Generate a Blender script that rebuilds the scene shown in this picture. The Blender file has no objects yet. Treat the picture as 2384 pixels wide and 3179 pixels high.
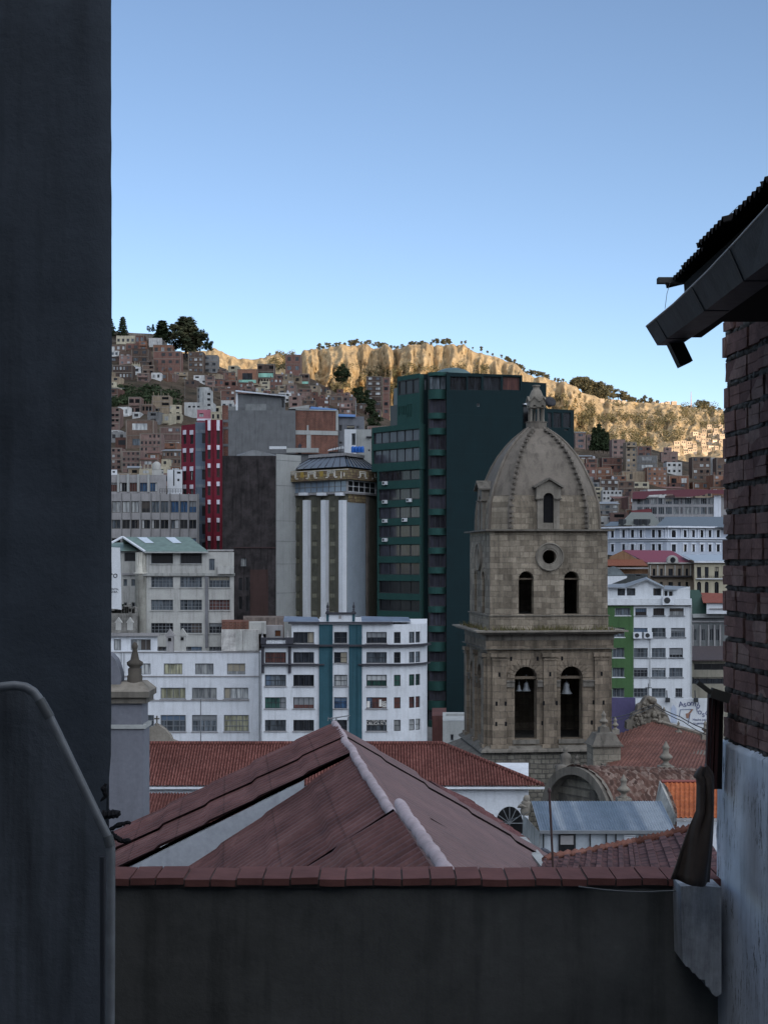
import bpy, math, random
from mathutils import Vector, noise, geometry
random.seed(7)
R = math.radians
SC = bpy.context.scene
COL = SC.collection
# ---------------- camera, sky, sun, exposure ----------------
F = 4400.0; CX = 1192.0; HY = 1740.0          # focal length, centre column and horizon row of the photograph, in its pixels
cam_d = bpy.data.cameras.new('camera'); cam = bpy.data.objects.new('camera', cam_d); COL.objects.link(cam)
cam_d.sensor_fit = 'VERTICAL'; cam_d.sensor_height = 36.0; cam_d.lens = 36.0 * F / 3179.0
cam_d.shift_y = (HY - 3179 / 2) / 3179.0
cam_d.clip_start = 0.1; cam_d.clip_end = 20000
cam.location = (0, 0, 0); cam.rotation_euler = (R(90), 0, 0)
SC.camera = cam
SUN_EL, SUN_AZ = R(7.0), R(150)                # azimuth from +Y towards +X: low sun behind the viewer's right shoulder
S = Vector((math.sin(SUN_AZ) * math.cos(SUN_EL), math.cos(SUN_AZ) * math.cos(SUN_EL), math.sin(SUN_EL)))
SKY_TINT = (1.09, 0.975, 0.89, 1); GLOW = (8.5, 8.7, 8.9, 1)
world = bpy.data.worlds.new("World"); SC.world = world; world.use_nodes = True
nt = world.node_tree; nt.nodes.clear()
sky = nt.nodes.new('ShaderNodeTexSky'); sky.sky_type = 'NISHITA'; sky.sun_disc = False
sky.sun_elevation = R(16); sky.sun_rotation = SUN_AZ; sky.altitude = 3000; sky.air_density = 1.0; sky.dust_density = 0.5; sky.ozone_density = 2.2
bg = nt.nodes.new('ShaderNodeBackground'); bg.inputs['Strength'].default_value = 0.15
ow = nt.nodes.new('ShaderNodeOutputWorld')
# extra sky glow added on the unseen sun side to brighten the facades (smooth function of direction round the sun)
tcw = nt.nodes.new('ShaderNodeTexCoord'); dp = nt.nodes.new('ShaderNodeVectorMath'); dp.operation = 'DOT_PRODUCT'
nt.links.new(tcw.outputs['Generated'], dp.inputs[0]); dp.inputs[1].default_value = Vector((S.x, S.y, 0.75)).normalized()
mr = nt.nodes.new('ShaderNodeMapRange'); mr.interpolation_type = 'SMOOTHSTEP'; nt.links.new(dp.outputs['Value'], mr.inputs[0]); mr.inputs[1].default_value = 0.05; mr.inputs[2].default_value = 1.0
tint = nt.nodes.new('ShaderNodeMixRGB'); tint.blend_type = 'MULTIPLY'; tint.inputs[0].default_value = 1; nt.links.new(sky.outputs[0], tint.inputs[1]); tint.inputs[2].default_value = SKY_TINT
glow = nt.nodes.new('ShaderNodeMixRGB'); glow.blend_type = 'ADD'; nt.links.new(mr.outputs[0], glow.inputs[0]); nt.links.new(tint.outputs[0], glow.inputs[1]); glow.inputs[2].default_value = GLOW
nt.links.new(glow.outputs[0], bg.inputs['Color']); nt.links.new(bg.outputs[0], ow.inputs['Surface'])
sun_d = bpy.data.lights.new('sun', 'SUN'); sun_d.energy = 4.6; sun_d.angle = R(0.5); sun_d.color = (1.0, 0.72, 0.42)
sun = bpy.data.objects.new('sun', sun_d); COL.objects.link(sun); sun.rotation_euler = S.to_track_quat('Z', 'Y').to_euler()
SC.view_settings.view_transform = 'Standard'; SC.view_settings.look = 'None'; SC.view_settings.gamma = 1.0
SC.view_settings.exposure = 0.42
SC.cycles.max_bounces = 6; SC.cycles.diffuse_bounces = 3; SC.cycles.glossy_bounces = 2

def P(px, py, Y): return Vector(((px - CX) / F * Y, Y, (HY - py) / F * Y))
def X(px, Y): return (px - CX) / F * Y
def Z(py, Y): return (HY - py) / F * Y

# ---------------- mesh builder ----------------
class MB:
    def __init__(s): s.v = []; s.f = []; s.sm = []
    def add(s, vs, fs, smooth=False):
        n = len(s.v); s.v += [tuple(v) for v in vs]
        for f in fs: s.f.append(tuple(i + n for i in f)); s.sm.append(smooth)
    def quad(s, *p): s.add(p, [tuple(range(len(p)))])
    def hexa(s, p):   # 8 corners: bottom 4 ccw, top 4 ccw
        s.add(p, [(3,2,1,0),(4,5,6,7),(0,1,5,4),(1,2,6,5),(2,3,7,6),(3,0,4,7)])
    def box(s, x0, x1, y0, y1, z0, z1, taper=0):
        t = taper
        s.hexa([(x0,y0,z0),(x1,y0,z0),(x1,y1,z0),(x0,y1,z0),(x0+t,y0+t,z1),(x1-t,y0+t,z1),(x1-t,y1-t,z1),(x0+t,y1-t,z1)])
    def rbox(s, c, sx, sy, sz, rz, tilt=0, sk=0):
        ca, sa = math.cos(rz), math.sin(rz); p = []
        for z in (-sz/2, sz/2):
            for (a, b) in ((-sx/2,-sy/2),(sx/2,-sy/2),(sx/2,sy/2),(-sx/2,sy/2)):
                p.append((c[0]+a*ca-b*sa, c[1]+a*sa+b*ca, c[2]+z+a*tilt))
        s.hexa(p)
    def bar(s, a, b, w, h=None):
        a = Vector(a); b = Vector(b); h = h or w; d = (b-a).normalized()
        up = Vector((0,0,1)) if abs(d.z) < .95 else Vector((0,1,0))
        u = d.cross(up).normalized(); v = u.cross(d)
        p = []
        for q in (a, b): p += [q-u*w/2-v*h/2, q+u*w/2-v*h/2, q+u*w/2+v*h/2, q-u*w/2+v*h/2]
        s.hexa(p)
    def tube(s, pts, r, n=8, smooth=True, cap=True):
        pts = [Vector(p) for p in pts]; rs = r if isinstance(r, (list, tuple)) else [r]*len(pts)
        ring = []; u = None
        for i, p in enumerate(pts):
            d = (pts[min(i+1, len(pts)-1)] - pts[max(i-1, 0)]).normalized()
            if u is None:
                up = Vector((0,0,1)) if abs(d.z) < .9 else Vector((1,0,0)); u = d.cross(up).normalized()
            else: u = (u - d*u.dot(d)).normalized()
            v = d.cross(u)
            ring.append([p + (u*math.cos(2*math.pi*k/n) + v*math.sin(2*math.pi*k/n))*rs[i] for k in range(n)])
        vs = [q for rg in ring for q in rg]; fs = []
        for i in range(len(pts)-1):
            for k in range(n):
                k2 = (k+1) % n; fs.append((i*n+k, i*n+k2, (i+1)*n+k2, (i+1)*n+k))
        s.add(vs, fs, smooth)
        if cap: s.add(ring[0], [tuple(range(n))]); s.add(ring[-1], [tuple(range(n))])
    def lathe(s, prof, c, n=12, smooth=True, squash=1, a0=0):
        vs = []; fs = []; m = len(prof)
        for (r, z) in prof:
            for k in range(n):
                a = a0 + 2*math.pi*k/n; vs.append((c[0]+r*math.cos(a), c[1]+r*squash*math.sin(a), c[2]+z))
        for i in range(m-1):
            for k in range(n): k2 = (k+1) % n; fs.append((i*n+k, i*n+k2, (i+1)*n+k2, (i+1)*n+k))
        s.add(vs, fs, smooth); s.add(vs[-n:], [tuple(range(n))]); s.add(vs[:n], [tuple(range(n))])
    def rings(s, rings, smooth=False, cap=True):
        n = len(rings[0]); vs = [q for rg in rings for q in rg]; fs = []
        for i in range(len(rings)-1):
            for k in range(n): k2 = (k+1) % n; fs.append((i*n+k, i*n+k2, (i+1)*n+k2, (i+1)*n+k))
        s.add(vs, fs, smooth)
        if cap: s.add(rings[-1], [tuple(range(n))]); s.add(rings[0], [tuple(range(n))])
    def prism(s, poly, fn, d0, d1):
        """poly 2-D (a,b); fn(a,b,d)->point"""
        n = len(poly); A = [fn(a,b,d0) for a,b in poly]; B = [fn(a,b,d1) for a,b in poly]
        s.add(A, [tuple(range(n))]); s.add(B, [tuple(range(n))])
        s.add(A+B, [(i, (i+1)%n, n+(i+1)%n, n+i) for i in range(n)])
    def blob(s, c, r, seed=0, sq=(1,1,1), n=7, m=5, amp=.3):
        vs = []; fs = []
        for i in range(m+1):
            th = math.pi*i/m
            for k in range(n):
                ph = 2*math.pi*k/n
                d = Vector((math.sin(th)*math.cos(ph), math.sin(th)*math.sin(ph), math.cos(th)))
                q = 1 + amp*noise.noise(d*1.7 + Vector((seed*3.1, seed*1.7, seed)))*2
                vs.append((c[0]+d.x*r*q*sq[0], c[1]+d.y*r*q*sq[1], c[2]+d.z*r*q*sq[2]))
        for i in range(m):
            for k in range(n): k2 = (k+1) % n; fs.append((i*n+k, i*n+k2, (i+1)*n+k2, (i+1)*n+k))
        s.add(vs, fs, True)
    def mesh(s, name):
        me = bpy.data.meshes.new(name); me.from_pydata(s.v, [], s.f); me.polygons.foreach_set('use_smooth', s.sm); me.update(); return me

def meta(o, label=None, cat=None, group=None, kind=None):
    if label: o['label'] = label
    if cat: o['category'] = cat
    if group: o['group'] = group
    if kind: o['kind'] = kind
    return o
def thing(name, label, cat, loc=(0,0,0), rz=0, group=None):
    o = bpy.data.objects.new(name, None); COL.objects.link(o); o.location = loc; o.rotation_euler = (0,0,rz); o.empty_display_size = .5
    return meta(o, label, cat, group)
SPLITN = {'pilaster','fin','fin_cap','pier','dark_pilaster','post','strip_rib','mullion_ribs','drainpipe','rib','spandrel_panel','slit_window','joint','rail_part'}
ONE = {'mullion_ribs': 'mullion_rib'}
def obj(name, mb, mat, parent=None, label=None, loc=(0,0,0), rz=0):
    if name in SPLITN and isinstance(mb, MB) and len(mb.v) > 8 and len(mb.v) % 8 == 0:
        o = None
        for k in range(0, len(mb.v), 8):
            m2 = MB(); m2.hexa(mb.v[k:k+8]); o = obj(ONE.get(name, name)+'', m2, mat, parent, label, loc, rz)
        return o
    me = mb if isinstance(mb, bpy.types.Mesh) else mb.mesh(name)
    if mat and not me.materials: me.materials.append(mat)
    o = bpy.data.objects.new(name, me); COL.objects.link(o); o.location = loc; o.rotation_euler = (0,0,rz)
    if parent: o.parent = parent
    if label: o['label'] = label
    return o
def struct(name, mb, mat, label=None):
    o = obj(name, mb, mat); o['kind'] = 'structure'
    if label: o['label'] = label
    return o
def recenter(mb):
    """move a world-space mesh so its object origin is at its base centre; returns location"""
    xs = [v[0] for v in mb.v]; ys = [v[1] for v in mb.v]; zs = [v[2] for v in mb.v]
    c = ((min(xs)+max(xs))/2, (min(ys)+max(ys))/2, min(zs))
    mb.v = [(v[0]-c[0], v[1]-c[1], v[2]-c[2]) for v in mb.v]; return c
def single(name, mb, mat, label, cat, group=None):
    c = recenter(mb); return meta(obj(name, mb, mat, loc=c), label, cat, group)

# ---------------- materials ----------------
class NT:
    def __init__(s, name):
        s.m = bpy.data.materials.new(name); s.m.use_nodes = True; s.t = s.m.node_tree; s.t.nodes.clear()
        s.out = s.n('OutputMaterial'); s.b = s.n('BsdfPrincipled'); s.l(s.b.outputs[0], s.out.inputs[0])
        s.tc = s.n('TexCoord'); s.oi = s.n('ObjectInfo')
    def n(s, t, **k):
        x = s.t.nodes.new('ShaderNode'+t)
        for a, b in k.items(): setattr(x, a, b)
        return x
    def l(s, a, b): s.t.links.new(a, b)
    def inp(s, nd, **k):
        for a, b in k.items():
            i = nd.inputs[a.replace('_', ' ')]
            if hasattr(b, 'is_linked') or isinstance(b, bpy.types.NodeSocket): s.l(b, i)
            else: i.default_value = b
        return nd
    def map(s, scale=(1,1,1), src=None):
        mp = s.n('Mapping'); s.l(src or s.tc.outputs['Object'], mp.inputs[0]); mp.inputs['Scale'].default_value = scale
        return mp.outputs[0]
    def noise(s, scale, detail=4, rough=.6, vec=None, dist=0):
        x = s.n('TexNoise'); x.inputs['Scale'].default_value = scale; x.inputs['Detail'].default_value = detail; x.inputs['Roughness'].default_value = rough
        x.inputs['Distortion'].default_value = dist
        s.l(vec or s.tc.outputs['Object'], x.inputs['Vector']); return x.outputs['Fac']
    def ramp(s, fac, stops, interp='LINEAR'):
        r = s.n('ValToRGB'); s.l(fac, r.inputs[0]); cr = r.color_ramp; cr.interpolation = interp
        while len(cr.elements) < len(stops): cr.elements.new(0.5)
        for e, (p, c) in zip(cr.elements, stops): e.position = p; e.color = tuple(c) + (1,) if len(c) == 3 else c
        return r.outputs[0]
    def gray(s, fac, a, b, lo=.3, hi=.7): return s.ramp(fac, [(lo, (a,)*3), (hi, (b,)*3)])
    def mix(s, a, b, fac=1.0, mode='MULTIPLY'):
        x = s.n('MixRGB', blend_type=mode)
        for i, v in ((0, fac), (1, a), (2, b)):
            if isinstance(v, bpy.types.NodeSocket): s.l(v, x.inputs[i])
            else: x.inputs[i].default_value = (tuple(v)+(1,)) if isinstance(v, (tuple, list)) and len(v) == 3 else v
        return x.outputs[0]
    def math(s, op, a, b=0):
        x = s.n('Math', operation=op)
        for i, v in ((0, a), (1, b)):
            if isinstance(v, bpy.types.NodeSocket): s.l(v, x.inputs[i])
            else: x.inputs[i].default_value = v
        return x.outputs[0]
    def wallvec(s):
        """(x+y, z) so courses run round axis-aligned walls"""
        sp = s.n('SeparateXYZ'); s.l(s.tc.outputs['Object'], sp.inputs[0])
        cb = s.n('CombineXYZ'); s.l(s.math('ADD', sp.outputs[0], sp.outputs[1]), cb.inputs[0]); s.l(sp.outputs[2], cb.inputs[1]); return cb.outputs[0]
    def bump(s, h, strength=.4, dist=.02):
        b = s.n('Bump'); b.inputs['Strength'].default_value = strength; b.inputs['Distance'].default_value = dist
        s.l(h, b.inputs['Height']); s.l(b.outputs[0], s.b.inputs['Normal'])
    def fin(s, col, rough=.85, spec=.3, metal=0):
        if isinstance(col, bpy.types.NodeSocket): s.l(col, s.b.inputs['Base Color'])
        else: s.b.inputs['Base Color'].default_value = tuple(col)+(1,)
        s.b.inputs['Roughness'].default_value = rough; s.b.inputs['Specular IOR Level'].default_value = spec; s.b.inputs['Metallic'].default_value = metal
        return s.m
MC = {}
def plaster(name, c, dirt=.35, streak=.35, scale=.5, rnd=0.0, rough=.9, bscale=6, ss=2.2):
    if name in MC: return MC[name]
    N = NT(name)
    col = N.mix(c, N.gray(N.noise(scale, 5, .65), 1-dirt, 1.08), 1)
    col = N.mix(col, N.gray(N.noise(1.0, 4, .6, N.map((ss, ss, ss*.08))), 1-streak, 1.0, .28, .5), 1)
    col = N.mix(col, N.gray(N.noise(7, 4, .7), .86, 1.06), 1)
    if rnd:
        r = N.n('MapRange'); N.l(N.oi.outputs['Random'], r.inputs[0]); r.inputs[3].default_value = 1-rnd; r.inputs[4].default_value = 1+rnd
        cb = N.n('CombineXYZ'); [N.l(r.outputs[0], cb.inputs[i]) for i in range(3)]
        col = N.mix(col, cb.outputs[0], 1)
    N.bump(N.noise(bscale, 6, .7), .25, .03)
    MC[name] = N.fin(col, rough); return MC[name]
def flat(name, c, rough=.6, spec=.3, metal=0, var=.15, scale=3):
    if name in MC: return MC[name]
    N = NT(name); MC[name] = N.fin(N.mix(c, N.gray(N.noise(scale, 4), 1-var, 1+var*.6), 1), rough, spec, metal); return MC[name]
def glass(name, c, c2=None, rough=.12, stripes=True):
    """window glass with whatever stands behind it: dark room or vertical curtain folds"""
    if name in MC: return MC[name]
    N = NT(name); c2 = c2 or tuple(x*.45 for x in c)
    vec = N.map((3.2, .01, .35)); ad = N.n('VectorMath', operation='ADD'); N.l(vec, ad.inputs[0])
    cb = N.n('CombineXYZ'); N.l(N.math('MULTIPLY', N.oi.outputs['Random'], 50), cb.inputs[0]); N.l(cb.outputs[0], ad.inputs[1])
    nz = N.noise(1.0, 3, .6, ad.outputs[0])
    col = N.ramp(nz, [(.36, c2), (.62, c)])
    r = N.n('MapRange'); N.l(N.oi.outputs['Random'], r.inputs[0]); r.inputs[3].default_value = .55; r.inputs[4].default_value = 1.35
    cb2 = N.n('CombineXYZ'); [N.l(r.outputs[0], cb2.inputs[i]) for i in range(3)]
    col = N.mix(col, cb2.outputs[0], 1)
    MC[name] = N.fin(col, rough, .5); return MC[name]
def blocks(name, c1, c2, mortar, w, h, ms=.02, stain=.5, bump=.5, rough=.9, rnd=0, green=None):
    if name in MC: return MC[name]
    N = NT(name)
    v = N.wallvec(); b = N.n('TexBrick'); N.l(v, b.inputs['Vector'])
    b.inputs['Scale'].default_value = 1; b.inputs['Brick Width'].default_value = w; b.inputs['Row Height'].default_value = h
    b.inputs['Mortar Size'].default_value = ms; b.inputs['Mortar Smooth'].default_value = .4; b.inputs['Color1'].default_value = c1+(1,); b.inputs['Color2'].default_value = c2+(1,)
    b.inputs['Mortar'].default_value = mortar+(1,); b.inputs['Bias'].default_value = 0
    b.offset_frequency = 2; b.squash = 1.0
    # warp so courses are irregular
    w2 = N.n('VectorMath', operation='ADD'); nz = N.n('TexNoise'); nz.inputs['Scale'].default_value = .8; N.l(v, nz.inputs['Vector'])
    sc = N.n('VectorMath', operation='SCALE'); N.l(nz.outputs['Color'], sc.inputs[0]); sc.inputs['Scale'].default_value = h*.6
    N.l(v, w2.inputs[0]); N.l(sc.outputs[0], w2.inputs[1]); N.l(w2.outputs[0], b.inputs['Vector'])
    col = N.mix(b.outputs['Color'], N.gray(N.noise(.45, 5, .65), .72, 1.15), 1)
    col = N.mix(col, N.gray(N.noise(1.0, 5, .65, N.map((1.6, 1.6, .16))), 1-stain, 1.05, .34, .56), 1)
    col = N.mix(col, N.gray(N.noise(6, 5, .7), .75, 1.12), 1)
    if rnd:
        r = N.n('MapRange'); N.l(N.oi.outputs['Random'], r.inputs[0]); r.inputs[3].default_value = 1-rnd; r.inputs[4].default_value = 1+rnd
        cb = N.n('CombineXYZ'); [N.l(r.outputs[0], cb.inputs[i]) for i in range(3)]
        col = N.mix(col, cb.outputs[0], 1)
    inv = N.math('SUBTRACT', 1.0, b.outputs['Fac']); hh = N.math('ADD', inv, N.math('MULTIPLY', N.noise(5, 5, .7), .5))
    N.bump(hh, bump, .05)
    MC[name] = N.fin(col, rough); return MC[name]

# ---------------- windows (mesh data shared by size) ----------------
WM = {}
RW = random.Random(17)
BLINDS = []
def win_mesh(w, h, nx, nz, bar, arch):
    k = ('w', round(w, 1), round(h, 1), nx, nz, bar, arch)
    if k in WM: return WM[k]
    m = MB(); b = bar; w = max(w, .2); h = max(h, .2)
    if arch:
        r = w/2; zt = h-r; pts = [(0, 0), (w, 0)] + [(r+r*math.cos(a), zt+r*math.sin(a)) for a in [math.pi*i/10 for i in range(11)]]
        for i in range(len(pts)): a, c = pts[i], pts[(i+1) % len(pts)]; m.bar((a[0], 0, a[1]), (c[0], 0, c[1]), b, b) if (a[0]-c[0])**2+(a[1]-c[1])**2 > 1e-6 else None
    else:
        m.box(0, w, -b, 0, 0, b); m.box(0, w, -b, 0, h-b, h); m.box(0, b, -b, 0, b, h-b); m.box(w-b, w, -b, 0, b, h-b)
    for i in range(1, nx): x = w*i/nx; m.box(x-b*.4, x+b*.4, -b*.8, 0, b, h-b)
    for i in range(1, nz): z = h*i/nz; m.box(b, w-b, -b*.7, 0.0, z-b*.4, z+b*.4)
    WM[k] = m.mesh('window'); return WM[k]
def pane_mesh(w, h, arch):
    k = ('p', round(w, 1), round(h, 1), arch)
    if k in WM: return WM[k]
    m = MB()
    if arch:
        r = w/2; zt = h-r; pts = [(0, 0), (w, 0)] + [(r+r*math.cos(a), zt+r*math.sin(a)) for a in [math.pi*i/10 for i in range(11)]]
        m.prism(pts, lambda a, b, d: (a, d, b), .005, .03)
    else: m.box(0, w, .005, .03, 0, h)
    WM[k] = m.mesh('pane'); return WM[k]
def slot_mat(o, mat):
    if not o.data.materials: o.data.materials.append(mat)
    o.material_slots[0].link = 'OBJECT'; o.material_slots[0].material = mat

class Bld:
    """a building from its ground plan (counter-clockwise); wall i runs from plan[i] to plan[i+1]"""
    def __init__(s, name, label, cat, plan, z0, z1, mat, group=None, root=None, part='wall', parapet=0):
        s.plan = [Vector((p[0], p[1])) for p in plan]; s.z0, s.z1, s.mat, s.part = z0, z1, mat, part
        d = s.plan[1]-s.plan[0]; s.ang = math.atan2(d.y, d.x)
        if root: s.root, s.ang, s.o = root
        else:
            s.o = Vector((s.plan[0].x, s.plan[0].y, z0)); s.root = thing(name, label, cat, s.o, s.ang, group)
        s.holes = {i: [] for i in range(len(plan))}; s.parapet = parapet; s.skip = set()
    def share(s): return (s.root, s.ang, s.o)
    def L(s, p):
        d = Vector(p) - s.o; c, n = math.cos(-s.ang), math.sin(-s.ang); return Vector((d.x*c-d.y*n, d.x*n+d.y*c, d.z))
    def W(s, i, u, z, o=0):     # wall frame -> local
        a, b = s.plan[i], s.plan[(i+1) % len(s.plan)]; d = (b-a).normalized(); n = Vector((d.y, -d.x)); p = a + d*u + n*o
        return s.L((p.x, p.y, z))
    def wp(s, i, px, py, o=0):
        a, b = s.plan[i], s.plan[(i+1) % len(s.plan)]; d = (b-a).normalized(); k = (px-CX)/F
        n = Vector((d.y, -d.x)); a = a + n*o
        # a.x + d.x u = k (a.y + d.y u)
        u = (k*a.y - a.x)/(d.x - k*d.y); Y = a.y + d.y*u
        return u, (HY-py)/F*Y
    def length(s, i): return (s.plan[(i+1) % len(s.plan)] - s.plan[i]).length
    def rect(s, i, px0, py0, px1, py1):
        u0, _ = s.wp(i, px0, py0); u1, _ = s.wp(i, px1, py1); um = (px0+px1)/2
        _, zt = s.wp(i, um, py0); _, zb = s.wp(i, um, py1); return u0, u1, zb, zt
    def win(s, i, px0, py0, px1, py1, pane, nx=2, nz=1, bar=.07, frame=None, arch=False, rev=.22, sill=None, name='window', raw=None, sillmat=None):
        u0, u1, z0, z1 = raw or s.rect(i, px0, py0, px1, py1)
        u0, u1 = sorted((max(.05, min(u0, s.length(i)-.05)), max(.05, min(u1, s.length(i)-.05))))
        z0 = max(z0, s.z0+.05); z1 = min(z1, s.z1-.05)
        if u1-u0 < .15 or z1-z0 < .15: return None
        s.holes[i].append((u0, u1, z0, z1, arch, rev))
        a, b = s.plan[i], s.plan[(i+1) % len(s.plan)]; d = b-a; rz = math.atan2(d.y, d.x)-s.ang
        o = obj(name, win_mesh(u1-u0, z1-z0, nx, nz, bar, arch), None, s.root, loc=s.W(i, u0, z0, -rev+.01), rz=rz); slot_mat(o, frame or FRAME)
        p = obj('pane', pane_mesh(u1-u0, z1-z0, arch), None, o, loc=(0, 0, 0)); slot_mat(p, pane)
        if not raw and not arch and nx >= 2 and u1-u0 > .9 and RW.random() < .45:      # blinds, curtains drawn to different heights
            w_, h_ = u1-u0, z1-z0; f = RW.uniform(.2, .75); full = RW.random() < .5; q0, q1 = (0.04, .96) if full else RW.choice([(.04,.5),(.5,.96),(.04,.28),(.7,.96)])
            if not full: f = .96
            m = MB(); m.box(w_*q0, w_*q1, -.006, .003, h_*(1-f)+.03, h_-.04); obj('blind', m, RW.choice(BLINDS), o)
        if sill:
            m = MB(); m.hexa([s.W(i, u0-.12, z0-.1, 0.0), s.W(i, u0-.12, z0-.1, sill), s.W(i, u1+.12, z0-.1, sill), s.W(i, u1+.12, z0-.1, 0.0),
                              s.W(i, u0-.12, z0-.004, -.02), s.W(i, u0-.12, z0-.004, sill), s.W(i, u1+.12, z0-.004, sill), s.W(i, u1+.12, z0-.004, -.02)])
            obj('sill', m, sillmat or s.mat, s.root)
        return o
    def slab(s, i, u0, u1, z0, z1, o0, o1, mb=None):
        m = mb or MB(); W = s.W
        m.hexa([W(i,u0,z0,o1), W(i,u1,z0,o1), W(i,u1,z0,o0), W(i,u0,z0,o0), W(i,u0,z1,o1), W(i,u1,z1,o1), W(i,u1,z1,o0), W(i,u0,z1,o0)]); return m
    def band(s, i, px0, py0, px1, py1, out, mat, name='cornice', inn=0.003, mb=None):
        u0, u1, z0, z1 = s.rect(i, px0, py0, px1, py1); m = s.slab(i, u0, u1, z0, z1, inn, out, mb)
        return m if mb else obj(name, m, mat, s.root)
    def done(s, roofmat=None):
        m = MB(); n = len(s.plan)
        for i in range(n):
            if i in s.skip: continue
            Ln = s.length(i); hs = s.holes[i]
            if True:
                us = sorted({0, Ln} | {h[0] for h in hs} | {h[1] for h in hs}); zs = sorted({s.z0, s.z1} | {h[2] for h in hs} | {h[3] for h in hs})
                us = [u for j, u in enumerate(us) if j == 0 or u-us[j-1] > 1e-5]; zs = [z for j, z in enumerate(zs) if j == 0 or z-zs[j-1] > 1e-5]
                idx = {}; vs = []; fs = []
                def vid(a, b):
                    if (a, b) not in idx: idx[(a, b)] = len(vs); vs.append(s.W(i, us[a], zs[b]))
                    return idx[(a, b)]
                for a in range(len(us)-1):
                    for b in range(len(zs)-1):
                        cu, cz = (us[a]+us[a+1])/2, (zs[b]+zs[b+1])/2
                        if any(h[0] < cu < h[1] and h[2] < cz < h[3] for h in hs): continue
                        fs.append((vid(a, b), vid(a+1, b), vid(a+1, b+1), vid(a, b+1)))
                m.add(vs, fs)
                for (u0, u1, z0, z1, arch, rev) in hs:
                    q = [(u0, z0), (u1, z0), (u1, z1), (u0, z1)]; e = -rev-.05
                    if arch:      # round head: fill the two spandrels and run the reveal round the arc
                        r = (u1-u0)/2; k = 10; arc = [((u0+u1)/2+r*math.cos(math.pi*j/k), z1-r+r*math.sin(math.pi*j/k)) for j in range(k+1)]
                        for cor, ar in (((u1, z1), arc[:k//2+1]), ((u0, z1), arc[k//2:])):
                            for a, b in zip(ar, ar[1:]): m.quad(s.W(i, *cor), s.W(i, *a), s.W(i, *b))
                        q = [(u0, z0), (u1, z0)] + arc
                        for a, b in zip(q, q[1:]+q[:1]):
                            if abs(a[0]-b[0])+abs(a[1]-b[1]) > 1e-6: m.quad(s.W(i, *a), s.W(i, *b), s.W(i, b[0], b[1], e), s.W(i, a[0], a[1], e))
                        continue
                    for j in range(4): a, b = q[j], q[(j+1) % 4]; m.quad(s.W(i, *a), s.W(i, *b), s.W(i, b[0], b[1], e), s.W(i, a[0], a[1], e))
        z = s.z1 - (s.parapet or 0)
        m.add([s.L((p.x, p.y, z)) for p in s.plan], [tuple(range(n))])
        if s.parapet:
            for i in range(n):
                Ln = s.length(i); t = .2
                m.add([s.W(i, 0, s.z1, 0), s.W(i, Ln, s.z1, 0), s.W(i, Ln-t, s.z1, -t), s.W(i, t, s.z1, -t), s.W(i, t, z, -t), s.W(i, Ln-t, z, -t)], [(0,1,2,3), (3,2,5,4)])
        return obj(s.part, m, s.mat, s.root)

def front(pxL, YL, pxR, YR, depth):
    A = Vector((X(pxL, YL), YL)); B = Vector((X(pxR, YR), YR)); k = 1+depth/YL
    return [A, B, B*k, A*k]      # side walls run straight back along the viewer's sight lines

def sheet(mb, A, B, C, D, nu, nv, h, smooth=True, up=None, umax=None):
    """A-B across the ribs, A-D down the slope; h(u,v) metres of relief"""
    A, B, C, D = map(Vector, (A, B, C, D)); n = (B-A).cross(D-A).normalized()
    if n.z < 0: n = -n
    if up: n = up
    LU = ((B-A).length+(C-D).length)/2; LV = ((D-A).length+(C-B).length)/2; vs = []; fs = []
    for j in range(nv+1):
        t = j/nv
        for i in range(nu+1):
            q = i/nu
            if umax: q = min(q, umax(t))
            p = (A*(1-q)+B*q)*(1-t) + (D*(1-q)+C*q)*t
            vs.append(p + n*h(q*LU, t*LV))
    for j in range(nv):
        for i in range(nu): a = j*(nu+1)+i; fs.append((a, a+1, a+nu+2, a+nu+1))
    mb.add(vs, fs, smooth)
def tile_h(pitch=.22, row=.38, amp=.05, step=.03):
    def h(u, v):
        c = math.cos(2*math.pi*u/pitch); k = (v/row) % 1.0
        return amp*(c if c > 0 else c*.55) + step*k + .012*noise.noise(Vector((u*.8, v*.8, 3)))
    return h
def text(body, size, mat, parent, loc, rot=(R(90), 0, 0), name='lettering', extr=.01, space=1.0):
    c = bpy.data.curves.new('t', 'FONT'); c.body = body; c.size = size; c.extrude = extr; c.align_x = 'CENTER'; c.align_y = 'CENTER'; c.space_character = space
    t = bpy.data.objects.new('t', c); COL.objects.link(t); bpy.context.view_layer.update()
    me = bpy.data.meshes.new_from_object(t); bpy.data.objects.remove(t)
    me.materials.clear(); me.materials.append(mat)
    o = bpy.data.objects.new(name, me); COL.objects.link(o); o.location = loc; o.rotation_euler = rot
    if parent: o.parent = parent
    return o
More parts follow.
